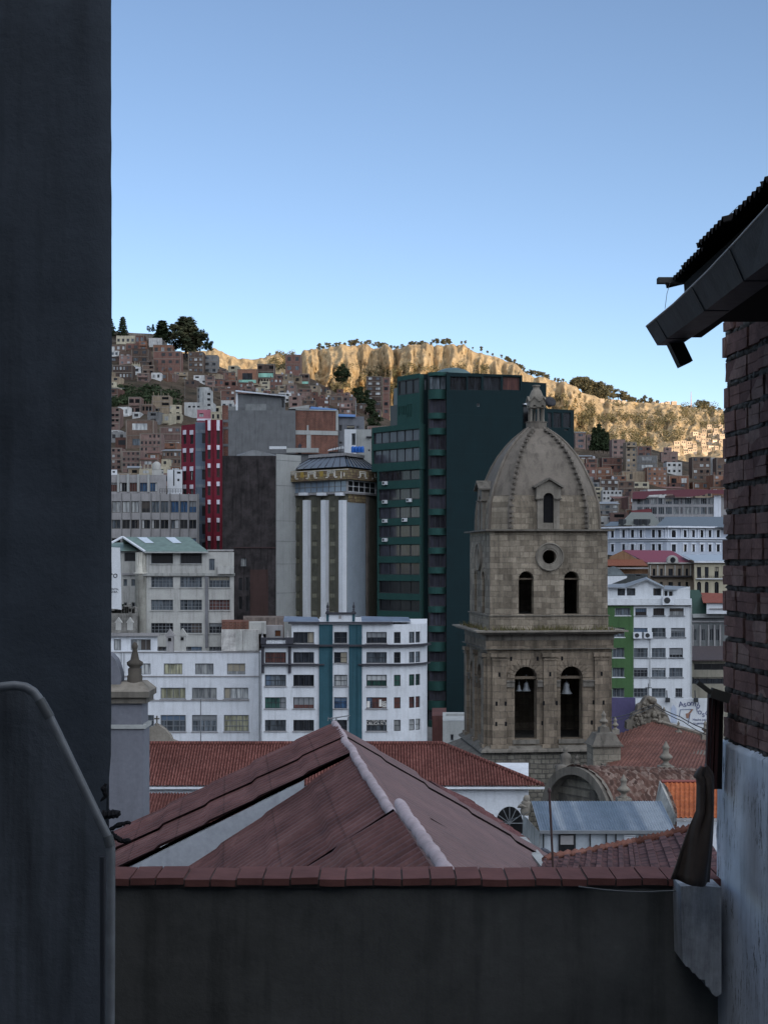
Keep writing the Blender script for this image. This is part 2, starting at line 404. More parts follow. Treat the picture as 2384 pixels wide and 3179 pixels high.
# ---------------- shared materials ----------------
FRAME = flat('frame_grey', (.16, .17, .18)); FR_W = flat('frame_white', (.62, .63, .64)); FR_D = flat('frame_dark', (.03, .032, .035)); FR_G = flat('frame_greybrown', (.1, .095, .085))
G_DARK = glass('glass_dark', (.03, .033, .04), (.008, .009, .011)); G_MID = glass('glass_mid', (.12, .14, .16), (.03, .035, .04)); G_CURT = glass('glass_curtain', (.42, .43, .42), (.14, .15, .16), .3)
G_GREEN = glass('glass_green', (.04, .1, .08), (.015, .03, .03)); G_BLUE = glass('glass_blue', (.06, .13, .24), (.03, .05, .09)); G_BLACK = glass('glass_black', (.012, .012, .014), (.004, .004, .005), .35)
G_WARM = glass('glass_warm', (.13, .06, .05), (.06, .03, .03)); G_YEL = glass('glass_yellowish', (.36, .35, .24), (.1, .1, .07), .3)
BLINDS += [plaster('blind_white', (.42,.43,.43), .1, .15), plaster('blind_grey', (.20,.21,.22), .1, .15), plaster('blind_beige', (.30,.27,.21), .15, .2), plaster('blind_blue', (.10,.14,.2), .15, .2), plaster('blind_dark', (.07,.06,.055), .15, .2)]
VOID = flat('painted_dark_interior', (.012, .012, .013), .9, .05)  # near-black colour stands in for the shade inside openings

# ---------------- terrain ----------------
def lerp_tab(tab, x):
    if x <= tab[0][0]: return tab[0][1]
    for (a, b), (c, d) in zip(tab, tab[1:]):
        if x <= c: return b + (d-b)*(x-a)/(c-a)
    return tab[-1][1]
NEAR = [(-900,1010),(342,1058),(470,1052),(560,1100),(660,1125),(740,1155),(800,1165),(900,1160),(960,1175),(1000,1195),(1060,1228),(1130,1262),(1230,1310),(1500,1345),(1750,1365),(1830,1382),(1960,1392),(2030,1398),(2120,1430),(2170,1440),(2240,1442),(3200,1430)]
YN0, YN1 = 430.0, 850.0
def near_py(px): return lerp_tab(NEAR, px)
def basepy(px): return lerp_tab([(1200,1525),(1500,1655)], px)
def near_z(px, Y):
    if Y < YN0: return -25.6 + (Z(basepy(px), YN0)+25.6)*max(0, (Y-250)/(YN0-250))
    t = (Y-YN0)/(YN1-YN0)
    if t <= 1:
        py = basepy(px) + (near_py(px)-basepy(px))*(t**.92); return Z(py, Y)
    zc = Z(near_py(px), YN1); return zc - (Y-YN1)*.22
def invY(px, py):
    t = max(0.0, min(1.0, (basepy(px)-py)/(basepy(px)-near_py(px))))**(1/.92); return YN0 + t*(YN1-YN0)
FAR = [(-900,1120),(500,1095),(640,1088),(665,1082),(690,1088),(705,1102),(735,1110),(762,1114),(805,1112),(835,1104),(860,1098),(890,1104),(930,1108),(942,1094),(960,1086),(1000,1082),(1060,1078),(1090,1072),(1130,1066),(1180,1078),(1250,1082),(1300,1072),(1370,1067),(1440,1068),(1470,1086),(1540,1105),(1570,1118),(1600,1132),(1630,1160),(1660,1166),(1700,1176),(1745,1188),(1800,1212),(1860,1236),(1900,1242),(1960,1246),(2050,1252),(2130,1262),(2240,1275),(3200,1300)]
YF0, YF1 = 1330.0, 2200.0
def far_py(px): return lerp_tab(FAR, px)
def fbm(x, y, z=0, o=4): return noise.fractal(Vector((x, y, z)), 1.0, 2.0, o)
def far_pt(px, t):
    """t 0..1 up the far slope; gullies and buttresses carve it in depth"""
    pyc = far_py(px); bot = 1500.0
    cl = max(0, 1-abs(px-1250)/480)**.5 if px > 930 or True else 0       # how cliffy
    cl = lerp_tab([(600,.12),(920,.15),(945,1),(1640,1),(1790,.9),(1860,.25),(3000,.15)], px)
    # slope profile: cliffs occupy the top third
    if t > .62:
        k = (t-.62)/.38; py = bot+(pyc-bot)*(.55+.45*k); dY = (1-cl)*k*.38 + cl*(.30*k**3*.6 + .02*k) ; Yt = .62+dY
    else:
        k = t/.62; py = bot+(pyc-bot)*.55*k; Yt = .62*k
    Y = YF0 + (YF1-YF0)*Yt
    amp = lerp_tab([(0,10),(.55,30),(.68,75*cl+18),(.94,70*cl+14),(1,30*cl+8)], t)
    s = px/62.0 + .35*fbm(px/90, t*3, 5)
    rid = abs(noise.noise(Vector((s*1.1, t*.55, 1.3))))*1.7 + .5*abs(noise.noise(Vector((s*2.9, t*1.0, 7.7)))) + .34*abs(noise.noise(Vector((s*7, t*2.4, 2.2)))) + .22*abs(noise.noise(Vector((s*16, t*7, 4.2)))) 
    Y2 = Y + amp*(.75-rid) + 20*fbm(px/25, t*12, 3, 5)
    py += 3.0*fbm(px/18, t*22, 9, 3)*(1-(t > .97)*.5)
    # keep height from the unperturbed surface so the slope is carved in depth
    z = Z(py, Y); x = X(px, Y)
    return Vector((x*(Y2/Y), Y2, z))
def soil(name, stops, gscale, extra=None):
    N = NT(name)
    c = N.ramp(N.noise(gscale, 6, .7), stops)
    c = N.mix(c, N.gray(N.noise(.12, 5, .7, N.map((1, 1, .12))), .66, 1.12, .35, .6), 1)
    c = N.mix(c, N.gray(N.noise(.5, 4, .7), .8, 1.12), 1)
    N.bump(N.noise(.25, 7, .75), .8, 3.0)
    return N.fin(c, .95, .1)
M_FAR = soil('ochre_rock', [(.30, (.22,.165,.10)), (.45, (.37,.275,.16)), (.6, (.48,.36,.21)), (.75, (.40,.30,.18))], .018)
M_NEAR = soil('slope_earth', [(.3, (.035,.035,.026)), (.5, (.085,.065,.048)), (.7, (.13,.10,.072))], .05)
m = MB(); cols = list(range(-900, 500, 60)) + list(range(500, 2300, 4)) + list(range(2300, 3300, 60)); rows = 130
vs = [far_pt(px, j/rows) for j in range(rows+1) for px in cols]
nc = len(cols)
back = [Vector((p.x*1.25, p.y+700, p.z-60)) for p in vs[-nc:]]
vs += back; rows2 = rows+1
m.add(vs, [(j*nc+i, j*nc+i+1, (j+1)*nc+i+1, (j+1)*nc+i) for j in range(rows2) for i in range(nc-1)], True)
far_hills = struct('far_hills', m, M_FAR, 'eroded ochre cliffs and ridge catching the last sun behind the city')
m = MB(); cols = list(range(-1500, 4000, 25)); Ys = [250+i*12 for i in range(16)] + [440+i*8 for i in range(52)] + [850+i*40 for i in range(1, 15)]
vs = []
for Y in Ys:
    for px in cols:
        z = near_z(px, Y) + (1.6*fbm(X(px, Y)/14, Y/14) if Y > 440 else 0); vs.append((X(px, Y), Y, z))
nc = len(cols); m.add(vs, [(j*nc+i, j*nc+i+1, (j+1)*nc+i+1, (j+1)*nc+i) for j in range(len(Ys)-1) for i in range(nc-1)], True)
struct('hillside', m, M_NEAR, 'shaded brown hillside carrying the brick houses')
m = MB(); m.quad((-9000,-6000,-25.9), (9000,-6000,-25.9), (9000,9000,-25.9), (-9000,9000,-25.9)); struct('ground', m, flat('asphalt', (.12,.12,.12), .9, .2, var=.3, scale=.2))
# the valley rim behind the viewer: it is what keeps the city in shade while the far ridge is sunlit
m = MB(); n = 60; vs = []
for j, (Y, k) in enumerate([(-700, 0), (-1200, .45), (-1700, .8), (-2000, 1), (-2300, .95), (-3200, .7), (-4500, .3)]):
    for i in range(n+1):
        x = -5000 + 13000*i/n; vs.append((x, Y + 60*fbm(i/5, j), -30 + (585 + 14*fbm(i/4, 2.2))*k))
m.add(vs, [(j*(n+1)+i, j*(n+1)+i+1, (j+1)*(n+1)+i+1, (j+1)*(n+1)+i) for j in range(6) for i in range(n)], True)
struct('valley_rim', m, M_NEAR, 'high valley rim on the sunset side')

# ---------------- foliage ----------------
def leafmat(name, c, c2):
    N = NT(name); MC[name] = N.fin(N.mix(N.ramp(N.noise(.5, 3), [(.35, c), (.65, c2)]), N.gray(N.noise(3, 2), .75, 1.2), 1), .8, .15); return MC[name]
L_DARK = leafmat('leaf_dark', (.018,.03,.014), (.045,.06,.028)); L_EUC = leafmat('leaf_eucalyptus', (.03,.045,.025), (.11,.10,.05)); L_FAR = leafmat('leaf_far', (.05,.055,.035), (.13,.12,.075))
BARK = flat('bark', (.09,.07,.05), .9, .1)
def leaves(m, c, rad, n, size, rnd, sq=1.0):
    for _ in range(n):
        while True:
            d = Vector((rnd.uniform(-1,1), rnd.uniform(-1,1), rnd.uniform(-1,1)))
            if .25 < d.length <= 1: break
        p = Vector(c) + Vector((d.x*rad, d.y*rad, d.z*rad*sq)); s = size*rnd.uniform(.6, 1.4)
        a = Vector((rnd.gauss(0,1), rnd.gauss(0,1), rnd.gauss(0,.6))).normalized(); b = a.cross(Vector((rnd.gauss(0,1), rnd.gauss(0,1), rnd.gauss(0,1)))).normalized()
        m.add([p-a*s, p+b*s*.45, p+a*s, p-b*s*.45], [(0,1,2,3)])
def tree_meshes(kind, h, seed, dens=1.0, leaf=.5):
    rnd = random.Random(seed); tr = MB(); cr = MB()
    if kind == 'conifer':
        tr.tube([(0,0,0), (0,0,h*.95)], [h*.022, h*.004], 6)
        lv = 9
        for i in range(lv):
            z = h*(.12+.84*i/lv); r = h*.24*(1-i/lv)**.8*rnd.uniform(.8,1.15)
            for k in range(7):
                a = 2*math.pi*(k+rnd.random())/7; e = Vector((math.cos(a)*r, math.sin(a)*r, z+r*.25)); 
                for q in (.45, .75, 1.0): leaves(cr, (e.x*q, e.y*q, z+(e.z-z)*q), h*.045, int(7*dens), leaf*h/12, rnd, .6)
    else:
        top = h*.55; tr.tube([(0,0,0), (h*.02,0,h*.3), (0,h*.02,top)], [h*.026, h*.02, h*.012], 7)
        clumps = {'broad': 22, 'umbrella': 9, 'euc': 34}[kind]
        for i in range(clumps):
            a = rnd.uniform(0, 6.28)
            if kind == 'umbrella': r = h*rnd.uniform(.0, .26); z = h*rnd.uniform(.35, .92); cr_r = h*.14; sq = .75
            elif kind == 'euc': z = h*(.10+.82*rnd.random()); r = h*.30*math.sqrt(max(.05, 1-((z/h-.5)/.5)**2))*rnd.uniform(.3,1); cr_r = h*.10; sq = 1.1
            else: z = h*(.12+.78*rnd.random()); r = h*.34*math.sqrt(max(.05, 1-((z/h-.5)/.48)**2))*rnd.uniform(.25,1); cr_r = h*.13; sq = .85
            c = (r*math.cos(a), r*math.sin(a), z); s0 = h*rnd.uniform(.25, .5)
            tr.tube([(0,0,min(s0,top)), (c[0]*.55, c[1]*.55, (z+s0)/2), c], [h*.012, h*.008, h*.003], 5)
            leaves(cr, c, cr_r*rnd.uniform(.8,1.3), int(42*dens), leaf*h/12, rnd, sq)
    return tr.mesh('trunk'), cr.mesh('crown')
TC = {}
def tree(name, label, kind, px, py_base, Y, h_px, mat, seed=1, group=None, dens=1.0, leaf=.5, cat='tree', z=None, one=False, wide=1.0):
    h = h_px/F*Y; k = (kind, seed, dens, leaf, mat.name)
    loc = P(px, py_base, Y)
    if k not in TC:
        t, c = tree_meshes(kind, 10.0, seed, dens, leaf); t.materials.append(BARK); c.materials.append(mat); TC[k] = (t, c)
    t, c = TC[k]; s = h/10.0; r = thing(name, label, cat, loc, random.uniform(0, 6.28), group)
    for nm, me in (('trunk', t), ('crown', c)):
        o = bpy.data.objects.new(nm, me); COL.objects.link(o); o.parent = r; o.scale = (s*wide, s*wide, s)
    return r
# ---------------- city blocks in the middle distance ----------------
W_WHITE = plaster('paint_white', (.60,.62,.65), .10, .2); W_CREAM = plaster('paint_cream', (.40,.395,.37), .2, .32); W_GREY = plaster('concrete_grey', (.30,.29,.29), .2, .25)
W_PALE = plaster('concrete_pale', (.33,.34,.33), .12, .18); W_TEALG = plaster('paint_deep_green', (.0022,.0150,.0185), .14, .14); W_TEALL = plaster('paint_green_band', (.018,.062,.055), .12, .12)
W_TEAL = plaster('paint_teal', (.028,.082,.105), .15, .3); W_OLIVE = plaster('panel_olive', (.115,.11,.085), .15, .1); W_MAROON = plaster('paint_maroon', (.17,.016,.032), .15, .2)
W_CEM = plaster('cement_dark', (.145,.15,.155), .25, .25); W_BLUEG = plaster('panel_bluegrey', (.25,.29,.33), .06, .08); D_TRIM = plaster('trim_dark', (.045,.045,.055), .2, .2)
W_PURE = plaster('paint_bright', (.57,.59,.61), .06, .15); W_GREENP = plaster('paint_leaf_green', (.055,.115,.045), .15, .25); W_LBLUE = plaster('paint_pale_blue', (.44,.50,.58), .12, .15)
BRICK = blocks('brick_orange', (.18,.072,.05), (.14,.056,.042), (.2,.16,.13), .5, .2, .02, .35)
def FX(tab, a, b): return [(a+(x0)/b, a+(x1)/b) for x0, x1 in tab]
def cx2(x): return 340+x/2.765
def cy2(y): return 1400+y/2.765

# --- grey concrete office block with two ribbons of windows (left edge)
b = Bld('office_block', 'long grey concrete office block with two rows of paired windows above the green roofed building', 'office building', front(250, 246, 619, 246, 16), -26, Z(1534, 246), W_GREY, parapet=.6)
cells = [(-160,-80),(-70,8),(22,98),(112,178),(188,258),(278,350),(362,430),(440,508),(528,597),(608,672),(683,748)]
panes = [G_CURT, G_CURT, G_CURT, G_CURT, G_CURT, G_BLACK, G_MID, G_MID, G_BLUE, G_BLUE, G_BLUE]
for j, (ya, yb) in enumerate([(430,530),(590,668),(748,830),(905,990)]):
    for i, (a, c) in enumerate(cells): b.win(0, cx2(a), cy2(ya), cx2(c), cy2(yb), panes[i] if j == 0 else random.choice([G_DARK, G_MID, G_BLACK]), nx=2, bar=.09, frame=FR_G)
mb = MB()
for x in (-160, -75, 12, 105, 183, 270, 357, 436, 520, 603, 680, 758): b.band(0, cx2(x), cy2(362), cx2(x+7), cy2(990), .12, None, mb=mb)
obj('mullion_ribs', mb, plaster('rib_grey', (.2,.2,.2)), b.root); b.done()
a = Bld('office_block', 'set back top storey of the grey office block with blue windows between pale piers', 'office storey', front(250, 250, 517, 250, 9), Z(1534, 246)-.59, Z(1474, 250), W_GREY, parapet=.3)
for (x0, x1), g in zip([(-80,-15),(10,68),(88,152),(175,240),(262,327),(350,412)], [G_DARK, G_WARM, G_DARK, G_WARM, G_BLUE, G_BLUE]): a.win(0, cx2(x0), cy2(272), cx2(x1), cy2(350), g, nx=3, bar=.08, frame=FR_G)
mb = MB()
for x in (-20, 72, 155, 243, 330): a.band(0, cx2(x), cy2(200), cx2(x+16), cy2(352), .35, None, mb=mb)
obj('pier', mb, W_PALE, a.root); a.done()
def rail(parent_b, i, px0, px1, py0, py1, mat=FR_D, off=-.3, name='railing', n=14):
    m = MB(); u0, u1, z0, z1 = parent_b.rect(i, px0, py0, px1, py1)
    for z in (z1, (z0+z1)/2): m.bar(parent_b.W(i, u0, z, off), parent_b.W(i, u1, z, off), .06)
    for k in range(n+1): u = u0+(u1-u0)*k/n; m.bar(parent_b.W(i, u, z0, off), parent_b.W(i, u, z1, off), .05)
    obj(name, m, mat, parent_b.root)
rail(b, 0, cx2(430), cx2(750), cy2(325), cy2(362))
h = Bld('rooftop_hut', 'small white hut with a water tank on the grey office block roof', 'rooftop hut', front(473, 256, 509, 256, 5), Z(1474,250)-1, Z(1459,256), W_CREAM); h.win(0, 503, 1464, 507, 1470, G_DARK, 1); h.done()
mb = MB(); q = h.L(P(487, 1459, 258)); mb.lathe([(.8,0),(.8,1.1),(.3,1.5)], q, 10); obj('water_tank', mb, W_CREAM, h.root)
h = Bld('rooftop_hut', 'tiny bright white hut at the left end of the grey office block roof', 'rooftop hut', front(330, 256, 365, 256, 5), Z(1474,250)-1, Z(1458,256), W_PURE); h.win(0, 350, 1462, 358, 1468, G_DARK, 1); h.done()
h = Bld('white_house', 'bright white narrow house with a dark vertical stripe beside the red striped tower', 'house', front(520, 262, 567, 262, 8), -20, Z(1458, 262), W_PURE)
h.win(0, 551, 1486, 558, 1494, G_DARK, 1); h.band(0, 539, 1459, 542.5, 1508, .05, FR_D, 'stripe'); h.win(0, 550, 1464, 562, 1471, G_DARK, 1); h.done()

# --- cream industrial building with green roof
Yc = 200
b = Bld('cream_building', 'dirty cream five storey building with pale green gable roof and wide gridded windows', 'building', front(455.7, Yc, 727, Yc, 12), -26, Z(1714, Yc), W_CREAM)
rows = [(870,968),(1080,1172),(1277,1367),(1477,1565),(1680,1770)]
for j, (ya, yb) in enumerate(rows):
    for i, (x0, x1) in enumerate([(358,548),(608,795),(855,1035)]):
        if j == 0 and i == 2: continue
        b.win(0, cx2(x0), cy2(ya), cx2(x1), cy2(yb), [G_BLACK, G_MID, G_MID if i < 2 else G_WARM, G_DARK, G_DARK][j], nx=1 if j == 0 else 6, nz=1 if j == 0 else 3, bar=.07, frame=FRAME, sill=.15, rev=.3)
b.win(0, cx2(855), cy2(925), cx2(905), cy2(1025), G_MID, 1, name='door')
b.band(0, cx2(235), cy2(1048), cx2(1078), cy2(1072), .35, plaster('ledge_dirty', (.33,.33,.31), .3, .5), 'string_course')
mb = MB(); b.band(0, cx2(825), cy2(1072), cx2(850), cy2(1690), .25, None, mb=mb); obj('drainpipe_duct', mb, plaster('duct_grey', (.16,.16,.17), .3, .3), b.root)
mb = MB(); b.slab(0, b.wp(0, cx2(935), 1)[0], b.wp(0, cx2(1070), 1)[0], Z(cy2(1055), Yc), Z(cy2(985), Yc), 0.003, .8, mb); obj('terrace_parapet', mb, W_CREAM, b.root)
b.done()
# roof: ridge behind, slope facing us
zE = Z(1712, Yc); zR = Z(1667, Yc+6); mb = MB()
xl, xr, xm, xn = X(450, Yc-.6), X(648, Yc-.6), X(382, Yc+6), X(590, Yc+6)
pts = [(xl,Yc-.6,zE),(xr,Yc-.6,zE),(xn,Yc+6,zR),(xm,Yc+6,zR)]; low = [(p[0],p[1],p[2]-.15) for p in pts]
mb.hexa([b.L(p) for p in low] + [b.L(p) for p in pts])
RG = flat('roof_green_tin', (.13,.18,.155), .5, .4, var=.25, scale=1.2); rf = obj('roof', mb, RG, b.root)
for k, (u0, u1) in enumerate([(.2,.38),(.62,.8)]):
    mb = MB(); A = Vector(pts[3]); 
    def rp(u, v): return Vector(pts[0])*(1-u)*(1-v)+Vector(pts[1])*u*(1-v)+Vector(pts[2])*u*v+Vector(pts[3])*(1-u)*v + Vector((0,-.02,.06))
    mb.quad(*[b.L(rp(*q)) - rf.location for q in ((u0,.55),(u1-.05,.55),(u1-.04,.95),(u0,.95))]); obj('skylight', mb, flat('skylight_pale', (.5,.55,.6), .3), rf)
mb = MB(); mb.hexa([b.L(p) for p in [(xm,Yc+6,zR-.16),(xn,Yc+6,zR-.16),(xn,Yc+12,zE-.15),(xm-.8,Yc+12,zE-.15)]] + [b.L(p) for p in [(xm,Yc+6,zR-.01),(xn,Yc+6,zR-.01),(xn,Yc+12,zE),(xm-.8,Yc+12,zE)]]); obj('roof', mb, RG, b.root)
mb = MB(); mb.bar(b.L((xl,Yc-.75,zE-.12)), b.L((xr,Yc-.75,zE-.12)), .2, .2); obj('gutter', mb, W_PALE, b.root)
mb = MB(); mb.bar(b.L((xl,Yc-.62,zE+.02)), b.L((xm,Yc+5.9,zR+.02)), .35, .2); mb.bar(b.L((xm,Yc+5.9,zR+.02)), b.L((X(345,Yc+3),Yc+3,Z(1686,Yc+3))), .35, .2); obj('gable_trim', mb, W_WHITE, b.root)
# right annex top and left wing
a = Bld('cream_building', 'flat roofed right hand annex storey beside the green roof', 'annex', front(648, Yc+1.5, 723, Yc+1.5, 8), Z(1755,Yc), Z(1710, Yc+1.5), W_CREAM); a.done(); a.band(0, 645, 1706, 726, 1711, .3, W_GREY, 'roof_edge')
w = Bld('cream_building', 'recessed left wing of the cream building with small windows and its own green roof edge', 'building wing', front(300, Yc+4, 428, Yc+4, 8), -26, Z(1709, Yc+4), W_CREAM)
for q in [(130,870,225,948)]: w.win(0, cx2(q[0]), cy2(q[1]), cx2(q[2]), cy2(q[3]), G_BLACK, 1, rev=.3)
for q in [(122,1100,155,1160),(190,1100,230,1160),(125,1300,155,1352),(192,1300,224,1352)]: w.win(0, cx2(q[0]), cy2(q[1]), cx2(q[2]), cy2(q[3]), G_MID if q[1] < 1200 else G_BLACK, 1, bar=.1)
w.band(0, 381, cy2(1048), cx2(240), cy2(1066), .3, W_GREY, 'string_course'); w.done()
mb = MB(); sheet(mb, w.L(P(300,1712,Yc+3.4)), w.L(P(430,1710,Yc+3.4)), w.L(P(392,1684,Yc+9)), w.L(P(300,1686,Yc+9)), 2, 2, lambda u,v: 0, False); obj('roof', mb, RG, w.root)
t = thing('stair_turret', 'rounded stained pier standing at the left corner of the cream building', 'turret', P(440, 1990, Yc+.5)); mb = MB()
zb = Z(1990, Yc+.5); mb.lathe([(.9,-20),(.9,Z(cy2(1062),Yc)-zb),(1.15,Z(cy2(1055),Yc)-zb),(1.15,Z(cy2(1046),Yc)-zb),(.85,Z(cy2(1040),Yc)-zb),(.85,Z(1715,Yc)-zb)], (0,0,0), 16); obj('shaft', mb, plaster('stucco_stained', (.48,.46,.40), .35, .6), t)
o = Bld('corner_storey', 'top corner room with a dark opening under the eave left of the wide windows', 'room', front(428, Yc+.6, 455, Yc+.6, 6), Z(cy2(1046),Yc), Z(1714, Yc+.6), W_CREAM); o.win(0, cx2(250), cy2(872), cx2(300), cy2(965), G_BLACK, 1); o.done()

# --- dark rusty mural building, pale slab tower
b = Bld('dark_building', 'tall dark brown blotched party wall building beside the pale concrete slab', 'building', front(691, 226, 857.5, 226, 14), -26, Z(1415, 226), None or plaster('soot_wall', (.047,.039,.04), .85, .8, .55))
for q in [(1110,1090,1140,1200),(1170,1085,1198,1200),(1110,1250,1140,1360),(1170,1250,1198,1375)]: b.win(0, cx2(q[0]), cy2(q[1]), cx2(q[2]), cy2(q[3]), G_BLACK, 1, frame=FR_D)
b.win(0, cx2(1125), cy2(920), cx2(1178), cy2(992), G_CURT, 3, frame=FR_D)
b.band(0, 727, cy2(825), 857, cy2(835), .15, plaster('soot_ledge', (.05,.03,.03)), 'ledge'); b.band(0, cx2(1210), cy2(1018), cx2(1363), cy2(1465), .05, plaster('dark_brown_panel', (.05,.028,.025), .2), 'panel'); b.done()
mb = MB(); mb.hexa([b.L(p) for p in (P(735,1418,226), P(857,1415,226), P(857,1412,236), P(735,1412,236), P(785,1397,226.5), P(795,1397,226.5), P(800,1400,236), P(782,1398,236))]); obj('gable', mb, W_CEM, b.root)
b = Bld('concrete_tower', 'blank pale grey concrete slab between the dark building and the patterned hotel', 'building', front(857.5, 229, 935, 233, 12), -26, Z(1409, 229), W_PALE)
mb = MB()
for y in (1430, 1508, 1617, 1680, 1750, 1840): b.band(0, 858, y, 934, y+1.2, .03, None, mb=mb)
obj('joint', mb, plaster('joint_grey', (.22,.23,.23)), b.root); b.done()
c = Bld('concrete_annex', 'lower pale grey block stepping out at the foot of the blank slab', 'building', front(834, 227, 857, 227.2, 9), -26, Z(cy2(1018), 227), W_PALE); c.done()

# --- hotel with patterned frieze
zc = lambda y: Z(y, 225)
A = Vector((X(905,233),233)); Bp = Vector((X(1077,225),225)); Cp = Vector((X(1169,233.5),233.5)); D = A+(Cp-Bp)
W_HW = plaster('hotel_white', (.62,.64,.67), .05, .1)
b = Bld('hotel_tower', 'slim hotel tower with white fins, olive window strips and a patterned gold and white frieze', 'hotel', [A,Bp,Cp,D], -26, zc(1533), W_OLIVE)
MOS = blocks('mosaic', (.30,.24,.12), (.15,.10,.07), (.06,.04,.035), .5, .45, .04, .1, .1)
GW = glass('hotel_glass', (.27,.34,.42), (.2,.26,.33), .15)
mb = MB(); pb = MB(); wb = MB(); sb = MB()
fx = lambda x: 800+x/2.765; fy = lambda y: 1300+y/2.765
fins = [(290,310),(420,458),(575,612),(728,765)]
for x0, x1 in fins: b.band(0, fx(x0), 1553, fx(x1), 1930, .9, None, mb=mb)
obj('fin', mb, W_HW, b.root)
mb = MB()
for x0, x1 in [(256,298),(395,448),(550,605),(708,752)]: b.band(0, fx(x0), 1530, fx(x1), 1539, 1.2, None, mb=mb)
obj('fin_cap', mb, W_HW, b.root)
rib = MB(); pan = MB(); dk = MB()
for x0, x1 in [(314,415),(462,572),(616,724)]:
    w = x1-x0
    for k in range(7):
        ya, yb = 650+148*k, 650+148*k+100
        for q in (.10,.19,.28,.37,.46): b.band(0, fx(x0+w*q), fy(ya), fx(x0+w*q+3), fy(yb), .16, None, mb=rib)
        for q in (.08,.27): b.band(0, fx(x0+w*q), fy(yb+12), fx(x0+w*(q+.15)), fy(yb+46), .10, None, mb=pan)
        b.band(0, fx(x0+w*.78), fy(ya+10+12), fx(x0+w*.78+7), fy(yb+8), .05, None, mb=dk)
        
obj('rib', rib, plaster('rib_olive', (.16,.16,.13)), b.root); obj('spandrel_panel', pan, plaster('panel_tan', (.22,.215,.16)), b.root); obj('slit_window', dk, G_BLACK, b.root)
b.band(1, fx(768), fy(722), fx(920), 1930, .15, W_BLUEG, 'side_panel'); b.band(1, fx(775), fy(640), fx(920), fy(722), .2, MOS, 'mosaic_panel')
b.band(1, fx(930), fy(640), fx(948), 1930, .2, plaster('edge_brown', (.2,.17,.15)), 'edge_pier')
b.done()
# glazed storey and frieze as wider storeys of the same thing
def grown(k):
    dA = (Bp-A).normalized(); dB = (Cp-Bp).normalized(); nA = Vector((dA.y,-dA.x)); nB = Vector((dB.y,-dB.x))
    return [A+nA*k-dA*k*1.6, Bp+nA*k+nB*k, Cp+nB*k+dB*k, D-dA*k]
g = Bld('', '', '', grown(.5), zc(1532.9), zc(1489), W_GREY, root=b.share(), part='glazed_storey_wall')
L0 = g.length(0)
g.win(0,0,0,0,0, GW, nx=10, nz=2, bar=.12, frame=FRAME, raw=(.3, L0-.3, zc(1527), zc(1490.5)))
g.win(1,0,0,0,0, G_BLACK, nx=5, nz=2, bar=.12, frame=FR_W, raw=(.3, g.length(1)-1.5, zc(1527), zc(1490.5))); g.done()
f = Bld('', '', '', grown(1.3), zc(1488.9), zc(1456), MOS, root=b.share(), part='frieze'); 
mo = MB(); Lf = f.length(0); zz0, zz1 = zc(1488), zc(1457); hh = zz1-zz0
def motif(i, u, w, mbx):
    z = lambda q: zz0+hh*q
    for k, o in enumerate((0, .16)):
        a, c2 = u-w*.5+o*w*.9, u+w*.5-o*w*.9; t = .10
        f.slab(i, a, c2, z(.86-o)-t, z(.86-o)+t*.2, 0.004, .09, mbx); f.slab(i, a, a+t, z(.3), z(.86-o)-t-.01, 0.004, .09, mbx); f.slab(i, c2-t, c2, z(.3), z(.86-o)-t-.01, 0.004, .09, mbx)
    f.slab(i, u-w*.72, u-w*.42, z(.18), z(.28), .004, .09, mbx); f.slab(i, u+w*.42, u+w*.72, z(.18), z(.28), .004, .09, mbx)
for k, q in enumerate((.23,.5,.77)): motif(0, Lf*q, 1.7, mo)
motif(1, f.length(1)*.35, 1.9, mo)
for q in (.03,.065,.10,.9,.94): f.slab(0, Lf*q, Lf*q+.14, zz0+hh*(.2+.2*math.sin(q*90)), zz0+hh*(.6+.2*math.sin(q*50)), .004, .09, mo)
for q in (.6,.66,.7,.76,.9): f.slab(1, f.length(1)*q, f.length(1)*q+.16, zz0+hh*(.3+.2*math.sin(q*90)), zz0+hh*(.55+.2*math.sin(q*50)), .004, .09, mo)
f.slab(0, .02, Lf-.02, zz1-.12, zz1-.02, .004, .07, mo)
obj('frieze_pattern', mo, plaster('motif_cream', (.70,.67,.60)), b.root)
au = MB()
for q in (.365,.635): f.slab(0, Lf*q-.35, Lf*q+.35, zz0+hh*.35, zz0+hh*.9, .004, .07, au)
obj('gold_panel', au, flat('gold_ochre', (.32,.22,.05)), b.root); f.done()
# mansard crown
inn = grown(-1.0); bse = grown(.2); zt, zbm = zc(1412), zc(1455.9)
def P3(p, z): return b.L((p.x, p.y, z))
for i, mt, nm in ((0, flat('crown_tin', (.13,.15,.18), .35, .5), 'crown_glazing'), (1, glass('crown_glass', (.06,.07,.085)), 'crown_glazing'), (2, W_CEM, 'crown_back'), (3, W_CEM, 'crown_back')):
    mb = MB(); j = (i+1) % 4; p = [P3(bse[i], zbm+.4), P3(bse[j], zbm+.4), P3(inn[j]*.75+bse[j]*.25 - (bse[j]-inn[j])*.9, zt), P3(inn[i]*.75+bse[i]*.25 - (bse[i]-inn[i])*.9, zt)]
    mb.quad(*p); cr = obj(nm, mb, mt, b.root)
    if i < 2:
        mb = MB(); up = Vector((0,0,.05))
        for k in range(9):
            q = k/8; mb.bar(p[0].lerp(p[1], q)+up, p[3].lerp(p[2], q)+up, .1)
        obj('crown_bar', mb, FRAME if i else D_TRIM, cr)
mb = MB(); top = [inn[i]*.75+bse[i]*.25-(bse[i]-inn[i])*.9 for i in range(4)]; c0 = sum(top, Vector((0,0)))/4
